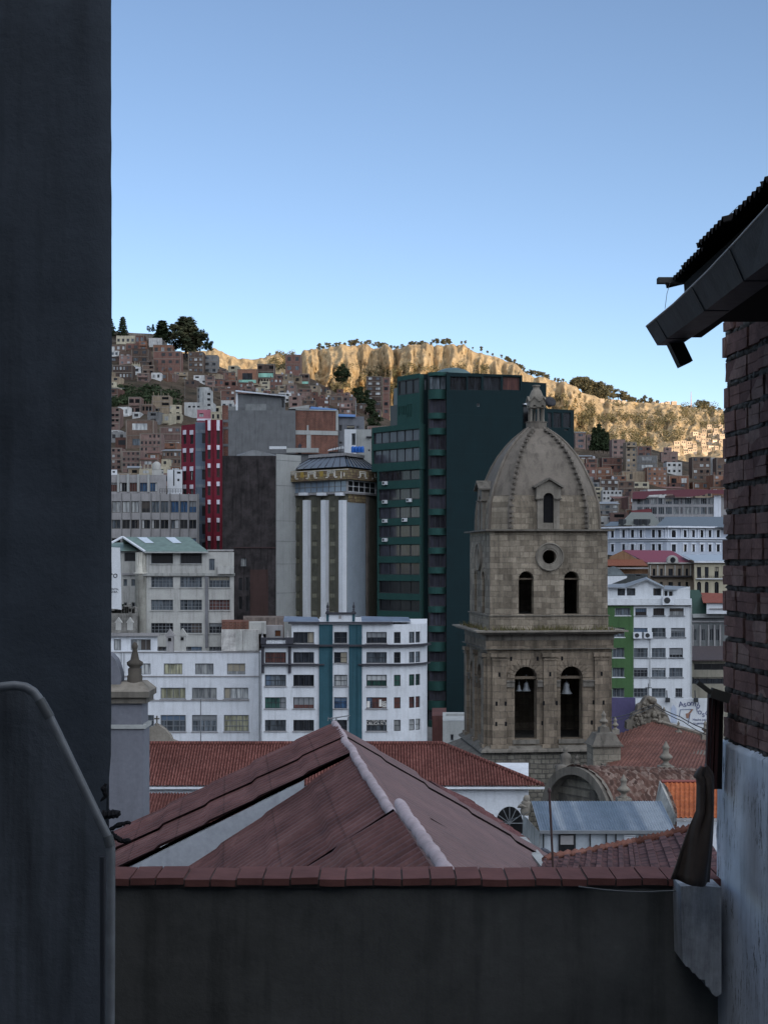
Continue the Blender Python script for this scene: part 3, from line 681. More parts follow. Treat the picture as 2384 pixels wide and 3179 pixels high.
mb.rings([[P3(c0+(p-c0)*1.12, zt+.01) for p in top], [P3(c0+(p-c0)*1.12, zt+.5) for p in top]]); obj('crown_slab', mb, W_GREY, b.root)
s = thing('service_shaft', 'round grey concrete shaft at the right edge of the patterned hotel', 'shaft', (X(1159,236), 236, -26)); mb = MB(); mb.lathe([(1.0,0),(1.0,zc(1510)+26)], (0,0,0), 16); obj('shaft', mb, W_GREY, s)

# --- rooftop things behind the hotel
h = Bld('rooftop_house', 'white stair house with a tall narrow window behind the hotel crown', 'rooftop hut', front(1069, 252, 1106, 252, 6), -20, Z(1333, 252), W_PURE); h.win(0, 1092, 1345, 1104, 1382, G_MID, 1); h.done()
h = Bld('rooftop_house', 'grey concrete stair block right beside the white stair house', 'rooftop hut', front(1106.5, 253, 1153, 253, 6), -20, Z(1333, 253), W_PALE); h.band(0, 1137, 1355, 1154, 1358, .5, D_TRIM, 'canopy'); h.win(0, 1143, 1395, 1149, 1401, G_DARK, 1); h.done()
TANK = flat('tank_blue', (.015,.11,.42), .45)
for i, px in enumerate((1095.5, 1105.5, 1115.5, 1125.5)):
    t = meta(obj('water_tank', (lambda m: (m.lathe([(.0,0),(.27,0),(.28,.1),(.26,.12),(.28,.2),(.28,1.0),(.2,1.12),(.08,1.2)], (0,0,0), 12), m)[1])(MB()), TANK, loc=P(px, 1405, 248)), ['leftmost of the four blue water tanks behind the hotel crown','second from left of the four blue water tanks behind the hotel crown','third from left of the four blue water tanks behind the hotel crown','rightmost of the four blue water tanks behind the hotel crown'][i], 'water tank', 'blue water tanks'); t.scale = (1.05,1.05,.92)
h = Bld('roof_terrace', 'white rimmed low flat roof behind the hotel crown and concrete slab', 'roof', front(838, 262, 1000, 262, 10), Z(1440,262), Z(1408, 262), W_CEM); h.band(0, 838, 1387, 890, 1396, 1.2, W_PURE, 'canopy'); h.band(0, 890.5, 1392, 990, 1406, .9, W_PALE, 'canopy')
mb = MB(); mb.tube([h.L(P(931,1410,262)), h.L(P(931,1384,262)), h.L(P(935,1380,262))], .3); obj('chimney', mb, D_TRIM, h.root); h.done()
h = Bld('roof_shelter', 'small white tilted shelter roof left of the white stair house', 'shelter', front(1020, 254, 1069, 254, 5), Z(1430,254), Z(1402, 254), W_CEM)
mb = MB(); mb.hexa([h.L(p) for p in (P(1018,1400,253), P(1069,1392,253), P(1069,1391,259), P(1018,1398,259), P(1022,1396,253), P(1066,1384,253), P(1066,1384,259), P(1022,1395,259))]); obj('roof', mb, W_PURE, h.root); h.done()
mb = MB()
for q in range(4): mb.bar(h.L(P(1032+q*8,1410,253)), h.L(P(1036+q*8,1384,253)), .1)
obj('railing', mb, FR_D, h.root)

# --- cement party wall block and brick part behind
b = Bld('cement_block', 'huge blank dark cement party wall building above the dark brown building', 'building', front(708.7, 300, 918, 300, 20), -10, Z(1274, 300), W_CEM); b.done()
b2 = Bld('brick_building', 'orange brick party wall framed by concrete beams right of the blank cement wall', 'building', front(918, 301, 1049, 303, 18), -10, Z(1274, 301), BRICK)
b2.band(0, 916, 1337, 1049, 1350, .1, W_PALE, 'beam'); b2.band(0, 952, 1350.5, 965, 1400, .1, W_PALE, 'column'); b2.band(0, 953, 1320, 958, 1336.5, .06, W_PALE, 'column'); b2.band(0, 1043, 1275, 1050, 1336.5, .1, W_PALE, 'column'); b2.band(0, 918, 1272, 1049, 1275, .2, W_PALE, 'coping'); b2.done()
b3 = Bld('grey_house', 'grey cement house with dark windows and a blue tin roof beside the brick party wall', 'house', front(1050, 305, 1131, 305, 12), -10, Z(1293, 305), plaster('cement_blueish', (.17,.18,.2)))
for q in [(1052,1319,1062,1338),(1076,1321,1101,1333),(1106,1322,1115,1331),(1052,1371,1062,1378)]: b3.win(0, *q, G_BLACK, 2)
b3.done(); mb = MB(); mb.hexa([b3.L(p) for p in (P(1050,1294,304.5), P(1103,1295,304.5), P(1103,1289,315), P(1050,1287,315), P(1050,1292,304.5), P(1103,1293,304.5), P(1103,1287,315), P(1050,1285,315))]); obj('roof', mb, flat('tin_blue', (.08,.16,.32)), b3.root)
t = thing('antenna_mast', 'thin rooftop mast on the grey house left of the green tower', 'antenna', P(1104.5,1296,303)); mb = MB(); mb.tube([(0,0,0),(0,0,3.6)], .07, 5); mb.bar((-.4,0,2.6),(.4,0,2.6),.06); obj('pole', mb, W_PALE, t)
# shed on top of the cement block
s = Bld('roof_shed', 'grey block shed with slanting metal roof on top of the blank cement wall', 'shed', front(733, 303, 886, 303, 10), Z(1276,300), Z(1222, 303), W_CEM); s.win(0, 874, 1238, 883, 1266, G_BLACK, 1, name='door'); s.band(0, 733, 1216, 739, 1276, .2, W_PURE, 'white_edge'); s.done()
mb = MB(); mb.hexa([s.L(p) for p in (P(732,1216,302), P(891,1231,302), P(891,1231,314), P(732,1214,314), P(732,1213,302), P(891,1228,302), P(891,1228,314), P(732,1211,314))]); obj('roof', mb, flat('metal_roof_light', (.45,.47,.5), .4), s.root)
k = Bld('parapet_block', 'low grey blockwork wall in front of the rooftop shed', 'wall', front(762, 301, 827, 301, 1), Z(1275.5,300)+.01, Z(1254, 301), plaster('block_grey', (.2,.21,.21))); k.done()
k = Bld('parapet_block', 'low pale gable shaped wall with a blue tin strip on the cement roof edge', 'wall', front(895, 304, 962, 304, 4), Z(1280,300), Z(1268, 304), W_CEM)
mb = MB(); mb.hexa([k.L(p) for p in (P(895,1269,303.5), P(960,1269,303.5), P(960,1269,306), P(895,1269,306), P(900,1266,303.5), P(960,1257,303.5), P(960,1257,306), P(900,1266,306))]); obj('gable', mb, W_PALE, k.root); k.done()
mb = MB(); mb.hexa([k.L(p) for p in (P(962,1272,303), P(1046,1274,303), P(1046,1274,312), P(962,1266,312), P(966,1268,303), P(1046,1272.5,303), P(1046,1270,312), P(966,1262,312))]); obj('roof', mb, flat('tin_blue', (.08,.16,.32)), k.root)
b = Bld('concrete_frame_building', 'narrow building of concrete beams and brick infill right of the red striped tower', 'building', front(690.5, 263, 709, 263, 8), -10, Z(1303, 290), BRICK)
for y in (1303, 1325, 1378, 1431, 1484, 1537, 1590, 1643, 1696): b.band(0, 691, y, 709, y+8, .12, W_CEM, 'beam')
b.band(0, 688, 1303, 694, 1700, .22, W_CEM, 'column'); b.done()
b = Bld('pale_house', 'pale plastered house standing behind the top of the red striped tower', 'house', front(690, 310, 762, 310, 10), 0, Z(1262, 310), W_PALE); b.done()

# --- red and grey striped office tower
Yr = 262
b = Bld('striped_tower', 'narrow office tower with dark red vertical stripes, white panels and a slate blue glass strip', 'office building', front(564, Yr+3, 607, Yr, 12), -26, Z(1316, Yr), W_MAROON)
cr = lambda x: 340+x/2.765; cry = lambda y: 960+y/2.765
WP = plaster('white_panel', (.62,.60,.66), .08, .1)
def stripes(b, cols, ys, first=None):
    for x0, x1 in cols:
        for k, y in enumerate(ys):
            b.band(0, cr(x0), cry(y), cr(x1), cry(y+38), .12, WP, 'panel')
            b.win(0, cr(x0), cry(y+40), cr(x1), cry(y+118), G_WARM if k % 3 else G_BLACK, 2, nz=2, frame=FR_D, bar=.1)
stripes(b, [(636,661),(695,722)], [1038+156*k for k in range(6)]); b.done()
g = Bld('', '', '', front(607, Yr, 640, Yr, 11), -26, Z(1311, Yr), plaster('glass_slate', (.10,.13,.17), .1, .1), root=b.share(), part='stair_shaft')
for k in range(8):
    g.band(0, cr(741), cry(1035+156*k), cr(828), cry(1062+156*k), .06, plaster('slate_pale', (.17,.2,.23)), 'floor_band'); g.win(0, cr(796), cry(1066+156*k), cr(826), cry(1150+156*k), G_BLACK, 1, frame=FR_D)
g.done()
r2 = Bld('', '', '', front(640, Yr-1, 690, Yr-1, 12), -26, Z(1303, Yr-1), W_MAROON, root=b.share(), part='striped_wall')
stripes(r2, [(845,870),(922,948)], [1168+156*k for k in range(8)]); 
for x0, x1 in [(845,870),(922,948)]: r2.band(0, cr(x0), cry(952), cr(x1), cry(1040), .12, WP, 'panel'); r2.win(0, cr(x0), cry(1045), cr(x1), cry(1160), G_WARM, 2, nz=2, frame=FR_D, bar=.1)
for x in (888, 825, 965): r2.band(0, cr(x), cry(950), cr(x+8), 1704, .18, plaster('maroon_dark', (.13,.012,.02)), 'rib')
r2.done()
h = Bld('rooftop_hut', 'pink and white stair hut on top of the red striped tower', 'rooftop hut', front(613, Yr+3, 655, Yr+3, 5), Z(1311,Yr), Z(1272, Yr+3), plaster('pink', (.42,.16,.2))); h.win(0, 618, 1283, 633, 1294, G_CURT, 2); h.band(0, 612, 1300, 657, 1306, .2, WP, 'rail'); h.done()

# --- deep green high-rise
zg = lambda y, Y=220: Z(y, Y)
A = Vector((X(1154,228),228)); B1 = Vector((X(1302.5,220),220)); zt = Z(1313,220)
gw = Bld('green_tower', 'tall dark green office tower with ribbon windows, curved balconies and a blank wall', 'office building', [A, B1, B1+Vector((5,12)), A+Vector((5,12))], Z(1455,220), zt, W_TEALL)
bands = [(1330,1367),(1387,1430),(1450,1488),(1513,1549.5),(1571,1607),(1629,1667),(1689,1727),(1747,1785),(1804.5,1844),(1864,1900)]
GV = glass('green_tower_glass', (.05,.05,.065), (.02,.02,.027), .12)
L = gw.length(0)
for (ya, yb) in bands[:2]: gw.win(0,0,0,0,0, GV, nx=6, bar=.12, frame=FR_D, raw=(.3, L-.1, zg(yb), zg(ya)), rev=.35)
gw.done()
A2 = Vector((X(1171,227),227)); B2 = Vector((X(1304,220.3),220.3))
gl = Bld('', '', '', [A2, B2, B2+Vector((4,12)), A2+Vector((4,12))], -26, Z(1455,220)-.01, W_TEALL, root=gw.share()); L = gl.length(0)
for k, (ya, yb) in enumerate([b_ for b_ in bands[2:]] + [(1924,1962),(1984,2022),(2044,2082)]): gl.win(0,0,0,0,0, GV if k < 6 else G_BLACK, nx=4, bar=.12, frame=FR_D, raw=(.25, L-.1, zg(yb), zg(ya)), rev=.35)
gl.done()
up = Bld('', '', '', [Vector((X(1233,224.5),224.5)), Vector((X(1302.5,220.4),220.4)), Vector((X(1302.5,220.4)+4,232)), Vector((X(1233,224.5)+4,234))], zt+.01, Z(1159,220.4), W_TEALL, root=gw.share())
Lu = up.length(0); up.win(0,0,0,0,0, G_BLACK, nx=3, bar=.15, frame=FR_D, raw=(.15, Lu-.1, zg(1218), zg(1172)))
for k in range(8): up.win(0,0,0,0,0, G_BLACK, nx=1, bar=.06, frame=W_TEALL, raw=(.3+k*.42, .55+k*.42, zg(1281 if k < 5 else 1290), zg(1253 if k < 5 else 1250)))
up.done()
st = Bld('', '', '', [Vector((X(1211,228),228)), Vector((X(1233,226.5),226.5)), Vector((X(1233,226.5)+3,232)), Vector((X(1211,228)+3,232))], zt+.01, Z(1258,227), G_BLACK, root=gw.share(), part='glazed_stair'); st.done()
s2 = Bld('', '', '', [Vector((X(1222,228),228)), Vector((X(1233,226.9),226.9)), Vector((X(1233,226.9)+3,231)), Vector((X(1222,228)+3,231))], Z(1258,227)+.01, Z(1204,227), G_BLACK, root=gw.share(), part='glazed_stair'); s2.done()
# recess and curved balcony column
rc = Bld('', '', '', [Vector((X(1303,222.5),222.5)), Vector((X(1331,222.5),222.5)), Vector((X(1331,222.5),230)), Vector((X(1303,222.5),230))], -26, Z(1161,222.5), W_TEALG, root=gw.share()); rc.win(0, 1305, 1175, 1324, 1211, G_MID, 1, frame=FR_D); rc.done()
bc = Bld('', '', '', [Vector((X(1328,222),222)), Vector((X(1391,221),221)), Vector((X(1391,221),230)), Vector((X(1328,222),230))], -26, Z(1157,222), G_BLACK, root=gw.share(), part='balcony_core'); bc.done()
def bulge(px0, px1, Y, b_, z0, z1, depth, t=.3, n=8):
    m = MB(); x0, x1 = X(px0, Y), X(px1, Y); o = []; 
    for k in range(n+1):
        q = k/n; o.append((x0+(x1-x0)*q, Y - depth*(1-(2*q-1)**2)))
    ring = o + [(x, y+t) for x, y in reversed(o)]
    m.rings([[b_.L((x, y, z0)) for x, y in ring], [b_.L((x, y, z1)) for x, y in ring]]); return m
wins = [(1241,1283),(1302,1330),(1351,1397),(1416,1457),(1477,1519),(1537,1580),(1600,1640),(1662,1700),(1720,1761),(1781,1823),(1844,1882),(1902,1943)] + [(1962+60.5*k, 1962+60.5*k+31) for k in range(6)]
pa = 1211
for (ya, yb) in wins + [(2340, 2350)]:
    obj('balcony', bulge(1329, 1385, 220.9, gw, Z(ya-1,221), Z(pa,221), .9), W_TEALL, gw.root); pa = yb
obj('balcony', bulge(1329, 1385, 220.9, gw, Z(1168,221), Z(1157,221), .9), W_TEALL, gw.root)
for ya, yb in wins[:]:
    o = obj('window', win_mesh(X(1384,221)-X(1332,221), Z(ya,221)-Z(yb,221), 3, 1, .1, False), None, gw.root, loc=gw.L((X(1332,220.8), 220.8, Z(yb,221))), rz=-gw.ang); slot_mat(o, FR_D)
    p = obj('pane', pane_mesh(X(1384,221)-X(1332,221), Z(ya,221)-Z(yb,221), False), None, o); slot_mat(p, GV)
o = obj('window', win_mesh(X(1384,221)-X(1332,221), 2.2, 3, 1, .12, False), None, gw.root, loc=gw.L((X(1332,220.8), 220.8, Z(1211,221)))  , rz=-gw.ang); slot_mat(o, W_TEALG); p = obj('pane', pane_mesh(X(1384,221)-X(1332,221), 2.2, False), None, o); slot_mat(p, G_MID)
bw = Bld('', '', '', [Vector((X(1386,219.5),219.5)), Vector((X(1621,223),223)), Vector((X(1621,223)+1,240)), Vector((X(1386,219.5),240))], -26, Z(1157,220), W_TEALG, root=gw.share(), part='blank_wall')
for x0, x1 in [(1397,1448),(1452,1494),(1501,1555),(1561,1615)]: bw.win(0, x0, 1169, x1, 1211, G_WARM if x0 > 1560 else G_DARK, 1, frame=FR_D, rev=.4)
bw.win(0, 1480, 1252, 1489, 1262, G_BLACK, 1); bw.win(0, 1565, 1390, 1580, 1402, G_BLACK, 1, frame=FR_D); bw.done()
for k in range(9): bw.band(0, 1388, 1290+k*118, 1619, 1290.8+k*118, .012, plaster('joint_green', (.007,.026,.028), .1, .1), 'panel_joint')
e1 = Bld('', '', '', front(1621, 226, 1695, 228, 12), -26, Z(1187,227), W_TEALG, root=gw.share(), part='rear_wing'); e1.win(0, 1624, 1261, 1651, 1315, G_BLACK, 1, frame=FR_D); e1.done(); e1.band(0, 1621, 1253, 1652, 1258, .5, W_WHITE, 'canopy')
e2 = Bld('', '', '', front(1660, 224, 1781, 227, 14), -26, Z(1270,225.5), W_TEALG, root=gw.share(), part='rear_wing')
for x0, x1 in [(1664,1683),(1700,1712),(1717,1742),(1747,1771)]: e2.win(0, x0, 1281, x1, 1327, G_DARK, 1, frame=FR_D)
e2.win(0, 1751, 1332, 1763, 1337, G_BLACK, 1, frame=FR_D); e2.done()
mb = MB(); cc = gw.L((X(1400,226),226,Z(1150,226)-2.2))
vs = [(4.6*math.cos(a)*math.cos(q), 3*math.cos(a)*math.sin(q), 2.6*math.sin(a)) for a in [i*math.pi/2/5 for i in range(6)] for q in [j*2*math.pi/20 for j in range(20)]]
mb.add([(cc[0]+v[0], cc[1]+v[1], cc[2]+v[2]) for v in vs], [(i*20+j, i*20+(j+1)%20, (i+1)*20+(j+1)%20, (i+1)*20+j) for i in range(5) for j in range(20)], True); obj('roof_dome', mb, flat('dome_tealgrey', (.08,.13,.13), .4), gw.root)
# air conditioners on the green tower's ribbon bands
for (x, y, wh) in [(1198,1500,'top'),(1198,1558,'left hand, on the second band'),(1273,1553,'right hand, on the second band'),(1198,1617,'left hand, on the third band'),(1259,1614,'right hand, on the third band'),(1198,1676,'lowest')]:
    u, z = gl.wp(0, x, y); u2 = max(.3, min(u, gl.length(0)-1)); q = gl.W(0, u2, z, .25); t = gw.root.matrix_basis @ q
    wpos = Vector((gl.o.x + q.x*math.cos(gl.ang)-q.y*math.sin(gl.ang), gl.o.y + q.x*math.sin(gl.ang)+q.y*math.cos(gl.ang), gl.o.z+q.z))
    t = thing('air_conditioner', f'white air conditioner on the green tower ribbon facade, {wh}', 'air conditioner', wpos, gl.ang, 'air conditioners on the green tower')
    mb = MB(); mb.box(-.42,.42,-.22,.22,-.28,.28); obj('casing', mb, W_PURE, t); mb = MB(); mb.prism([(.2*math.cos(a), .2*math.sin(a)) for a in [k*math.pi/6 for k in range(12)]], lambda a, b2, d: (a-.1, d, b2), -.25, -.221); obj('fan', mb, FR_D, t)
# --- long white office building lower left
c3x = lambda x: 340+x/2.765; c3y = lambda y: 1850+y/2.765
b = Bld('white_building', 'long white five storey building with curtained windows and thin grey string lines', 'building', front(250, 190, 811, 190, 12), -26, Z(2024, 190), W_WHITE, parapet=.5)
def row(b, cols, y0, y1, panes, **k):
    for i, (x0, x1) in enumerate(cols): b.win(0, c3x(x0), c3y(y0), c3x(x1), c3y(y1), panes[i % len(panes)], **k)
row(b, [(-60,60),(200,355),(468,628),(737,895),(1010,1167)], 580, 675, [G_CURT, G_CURT, G_YEL, G_CURT, G_CURT], nx=3, bar=.09, frame=FRAME)
row(b, [(-40,120),(170,382),(440,655),(710,922),(983,1192)], 788, 884, [G_CURT, G_CURT, G_YEL, G_CURT, G_CURT], nx=4, bar=.1, frame=FRAME, sill=.15, sillmat=W_GREY)
row(b, [(-40,120),(170,385),(440,658),(710,925),(983,1198)], 1022, 1165, [G_MID, G_MID, G_MID, G_MID, G_YEL], nx=4, nz=3, bar=.1, frame=FRAME, sill=.15, sillmat=W_GREY)
row(b, [(570,655),(715,925),(1010,1207)], 1256, 1350, [G_DARK], nx=4, bar=.1, frame=FRAME)
for y in (478, 686, 893): b.band(0, 250, c3y(y), c3x(1290 if y < 800 else 1200), c3y(y+7), .15, W_GREY, 'string_course')
mb = MB(); b.band(0, c3x(1285), c3y(480), c3x(1291), c3y(1300), .1, None, mb=mb); b.band(0, c3x(102), c3y(484), c3x(106), c3y(700), .08, None, mb=mb); b.band(0, c3x(126), c3y(484), c3x(130), c3y(700), .08, None, mb=mb); obj('drainpipe', mb, FRAME, b.root); b.done()
a = Bld('attic_storey', 'white rooftop storey with two wide windows at the left end of the long white building', 'rooftop storey', front(250, 191.5, 490, 191.5, 6), Z(2024,190)-.4, Z(c3y(345), 191.5), W_WHITE)
for x0, x1 in [(40,102),(185,357)]: a.win(0, c3x(x0), c3y(372), c3x(x1), c3y(468), G_CURT, nx=1 if x0 < 50 else 4, bar=.09, frame=FRAME)
a.band(0, 250, c3y(318), c3x(440), c3y(345), .5, W_GREY, 'roof_slab'); a.done()
r = Bld('ruined_wall', 'mottled grey broken stone wall standing above the left white attic', 'wall', front(330, 195, 428, 195, 4), Z(c3y(340),191), Z(c3y(150), 195), plaster('ruin_stone', (.22,.21,.19), .7, .5, .9)); r.win(0, c3x(82), c3y(205), c3x(108), c3y(270), G_BLACK, 1, arch=True, frame=FR_D); r.done()
mb = MB(); rnd = random.Random(3)
for k in range(16): mb.rbox(r.L(P(342+k*5.4, c3y(150-rnd.uniform(0, 38)), 195.8)), .3+rnd.random()*.25, 1.2, 1.4*rnd.random()+.4, 0)
obj('broken_top', mb, r.mat, r.root)
for i, (x, w_) in enumerate([(82,'leftmost'),(180,'second')]):
    t = thing('chimney_pot', f'small white gabled chimney in front of the ruined wall, {w_} from the left', 'chimney', P(c3x(x), c3y(292), 191), 0, 'small gabled chimneys'); mb = MB(); mb.box(-.35,.35,-.3,.3,0,1.0); mb.prism([(-.5,1.0),(.5,1.0),(0,1.7)], lambda a_,b_,d: (a_,d,b_), -.35, .35); obj('shaft', mb, W_CREAM, t)
for i, (x, y, w_) in enumerate([(523,480,'grey one on the left'),(630,474,'paler one on the right')]):
    t = thing('chimney_pot', f'gabled chimney on the roof below the cream building, {w_}', 'chimney', P(c3x(x), c3y(y), 192), 0, 'small gabled chimneys'); mb = MB(); mb.box(-.45,.45,-.4,.4,0,2.1); mb.prism([(-.7,2.1),(.7,2.1),(0,3.1)], lambda a_,b_,d: (a_,d,b_), -.5, .5); obj('shaft', mb, W_GREY if i == 0 else W_CREAM, t); mb = MB(); mb.box(-.2,.2,-.5,-.41,1.5,1.9); obj('vent', mb, VOID, t)
r = Bld('peeling_hut', 'peeling white rooftop hut with an orange brick top left of the striped teal building', 'rooftop hut', front(c3x(962), 193, c3x(1282), 193, 7), Z(2026,190), Z(c3y(290), 193), plaster('peeling', (.55,.53,.50), .6, .5, .8))
r.band(0, c3x(1085), c3y(305), c3x(1145), c3y(468), .08, W_CREAM, 'panel'); r.band(0, c3x(1150), c3y(305), c3x(1270), c3y(468), .08, W_CREAM, 'panel'); r.done()
r2 = Bld('', '', '', front(c3x(965), 194, c3x(1198), 194, 6), Z(c3y(290),193)+.01, Z(c3y(220), 194), BRICK, root=r.share(), part='brick_top'); r2.done()
r2 = Bld('', '', '', front(c3x(1199), 194, c3x(1345), 194, 6), Z(c3y(330),193)+.01, Z(c3y(228), 194), W_CREAM, root=r.share(), part='white_top'); r2.done()
r = Bld('brick_parapet', 'low dirty brick roof wall between the peeling hut and the blue tin roof', 'wall', front(c3x(1150), 198, c3x(1500), 198, 6), Z(2026,190), Z(c3y(185), 198), plaster('dirty_brick', (.2,.16,.14), .6, .6, .8)); r.done()
r2 = Bld('grey_hut', 'grey hut with a rust brown door behind the stone balustrade', 'rooftop hut', front(c3x(1345), 196, c3x(1490), 196, 3), Z(2026,190), Z(c3y(255), 196), W_GREY); r2.win(0, c3x(1420), c3y(295), c3x(1472), c3y(350), plaster('rust_door', (.12,.045,.02)), 1, name='door'); r2.done()

# --- white and teal art deco block
ex = lambda x: 780+x/2.676; ey = lambda y: 1850+y/2.676; YD = 186
plan = front(ex(336), YD, ex(1180), YD, 16)
# rounded right corner
c0 = Vector((X(ex(1180),YD), YD)); pts = []
for k in range(1, 7):
    a_ = k/6*math.pi/2*.86; pts.append(c0 + Vector((5.0*math.sin(a_)*.92, 4.6*(1-math.cos(a_)))))
plan = [plan[0], plan[1]] + pts + [Vector((pts[-1].x+.5, YD+18)), Vector((plan[0].x, YD+18))]
b = Bld('deco_building', 'white rounded corner apartment block with teal vertical strips and dark cornices', 'building', plan, -26, Z(ey(237), YD), W_WHITE)
b.plan = plan
rows = [(300,393,'a'),(467,558,'b'),(655,750,'c'),(842,936,'d'),(1030,1123,'e'),(1217,1300,'f')]
pm = {('b',0):G_WARM,('c',0):G_MID,('c',3):G_GREEN,('c',4):G_GREEN,('d',1):G_WARM,('d',3):G_WARM,('d',4):G_WARM,('e',3):G_MID,('b',3):G_MID,('c',2):G_CURT,('d',2):G_BLUE,('e',0):G_MID,('e',4):G_CURT,('d',0):G_GREEN}
for (y0, y1, k) in rows:
    for i, (x0, x1) in enumerate([(115,290),(350,522),(688,797),(957,1125),(1183,1230)]):
        if i == 0 or i == 4: continue
        b.win(0, ex(x0), ey(y0), ex(x1), ey(y1), pm.get((k,i), G_DARK), nx=2 if i == 2 else 4, nz=2 if i != 1 else 1, bar=.07, frame=FR_D, sill=.14, sillmat=W_GREY, rev=.25)
    zz0, zz1 = Z(ey(y1), YD), Z(ey(y0), YD)
    for seg, pn in ((1, G_CURT if k == 'e' else pm.get((k,4), G_DARK)), (3, pm.get((k,4), G_MID)), (4, pm.get((k,4), G_MID))):
        Ls = b.length(seg); b.win(seg, 0,0,0,0, pn, nx=1, nz=2, bar=.07, frame=FR_D, raw=(.08, Ls-.08, zz0, zz1), rev=.2)
LB_ = Bld('', '', '', front(ex(88), YD, ex(335.5), YD, 10), -26, Z(ey(405), YD)-.01, W_WHITE, root=b.share(), part='left_bay')
for (y0, y1, k) in rows[1:]: LB_.win(0, ex(115), ey(y0), ex(290), ey(y1), pm.get((k,0), G_DARK), nx=4, nz=2, bar=.07, frame=FR_D, sill=.14, sillmat=W_GREY, rev=.25)
LB_.done()
for x0, x1 in [(565,675),(812,920)]: b.band(0, ex(x0), ey(238), ex(x1), ey(1330), .25, W_TEAL, 'teal_strip')
mb = MB()
for x in (655, 672, 876): b.band(0, ex(x), ey(238), ex(x+5), ey(1330), .33, None, mb=mb)
obj('strip_rib', mb, plaster('teal_dark', (.015,.07,.095)), b.root)
def wrap(y0, y1, out, xa, xb, nm='cornice', segs=None):
    mb = MB(); z0, z1 = Z(ey(y1), YD), Z(ey(y0), YD); ua, ub = b.wp(0, ex(xa), 1)[0], b.wp(0, ex(xb), 1)[0] if xb < 1180 else b.length(0)
    b.slab(0, ua, ub, z0, z1, .003, out, mb)
    if xb >= 1180:
        for s_ in range(1, 7): b.slab(s_, -.02, b.length(s_)+.06, z0, z1, .003, out, mb)
    obj(nm, mb, D_TRIM, b.root)
wrap(403, 419, .6, 88, 1300); wrap(563, 575, .5, 88, 610); wrap(563, 575, .5, 890, 1300)
b.band(0, ex(310), ey(215), ex(1178), ey(231), .55, D_TRIM, 'cornice')
mb = MB()
for x in (85, 308): b.band(0, ex(x), ey(420), ex(x+24), ey(562), .3, None, mb=mb); b.band(0, ex(x), ey(576), ex(x+24), ey(640), .3, None, mb=mb)
obj('dark_pilaster', mb, D_TRIM, b.root)
# pediment block
pbk = Bld('', '', '', front(ex(625), YD-.3, ex(865), YD-.3, 1.2), Z(ey(214), YD), Z(ey(150), YD), W_WHITE, root=b.share(), part='pediment'); pbk.done()
pbk.band(0, ex(618), ey(136), ex(872), ey(150), .3, D_TRIM, 'cornice'); pbk.band(0, ex(625), ey(152), ex(645), ey(212), .12, W_TEAL, 'pier'); pbk.band(0, ex(840), ey(152), ex(862), ey(212), .12, W_TEAL, 'pier'); pbk.band(0, ex(728), ey(162), ex(748), ey(190), .1, W_GREY, 'medallion')
for x0, x1 in [(568,622),(866,915)]: s_ = Bld('', '', '', front(ex(x0), YD-.1, ex(x1), YD-.1, 1), Z(ey(214), YD), Z(ey(178), YD), W_WHITE, root=b.share(), part='parapet'); s_.done()
fin = [(.0,1.35),(.1,1.2),(.06,1.1),(.16,.9),(.22,.65),(.1,.5),(.2,.4),(.12,.25),(.25,.1),(.28,0)][::-1]
for x in (635, 851): mb = MB(); mb.lathe([(r_*.8, z_) for r_, z_ in fin], b.L(P(ex(x), ey(136), YD+.2)), 8); obj('finial', mb, D_TRIM, b.root)
b.done()
# upper floor left recess: the front wall is lower there, terrace balustrade
TR = flat('roof_bluegrey', (.15,.19,.26), .45, .4, var=.3, scale=.8)
for (x0, x1, xa) in [(268,568,300),(918,1325,935)]:
    mb = MB(); mb.hexa([b.L(p) for p in (P(ex(x0),ey(214),YD+.2), P(ex(x1),ey(214),YD+.2), P(ex(x1),ey(208),YD+7), P(ex(x0),ey(208),YD+7), P(ex(x0),ey(210),YD+.2), P(ex(x1),ey(210),YD+.2), P(ex(x1-20),ey(176),YD+7), P(ex(xa-25),ey(168),YD+7))]); obj('roof', mb, TR, b.root)
t = Bld('balustrade_terrace', 'stone balustrade terrace with urns at the left corner of the deco block', 'balustrade', front(ex(80), YD-.6, ex(334), YD-.6, .5), Z(ey(405), YD)+.01, Z(ey(398), YD), D_TRIM)
mb = MB(); bz, tz = Z(ey(396), YD), Z(ey(360), YD)
for k in range(13): x = X(ex(115+14.6*k), YD-.4); mb.lathe([(.1,0),(.15,.25*(tz-bz)),(.06,.6*(tz-bz)),(.12,.8*(tz-bz)),(.1,(tz-bz))], t.L((x, YD-.4, bz)), 6)
obj('balusters', mb, W_WHITE, t.root)
mb = MB(); t.slab(0, 0, t.length(0), tz, Z(ey(346), YD), -.5, .05, mb); obj('rail', mb, D_TRIM, t.root)
mb = MB()
for x in (92, 318): u = t.wp(0, ex(x), 1)[0]; t.slab(0, max(0, u-.5), u+.5, bz, Z(ey(344), YD), -.48, .1, mb)
obj('post', mb, D_TRIM, t.root)
for x in (93, 302): mb = MB(); mb.lathe([(r_*.7, z_*.75) for r_, z_ in fin], t.L(P(ex(x), ey(344), YD-.4)), 8); obj('urn', mb, W_GREY, t.root)
t.done()
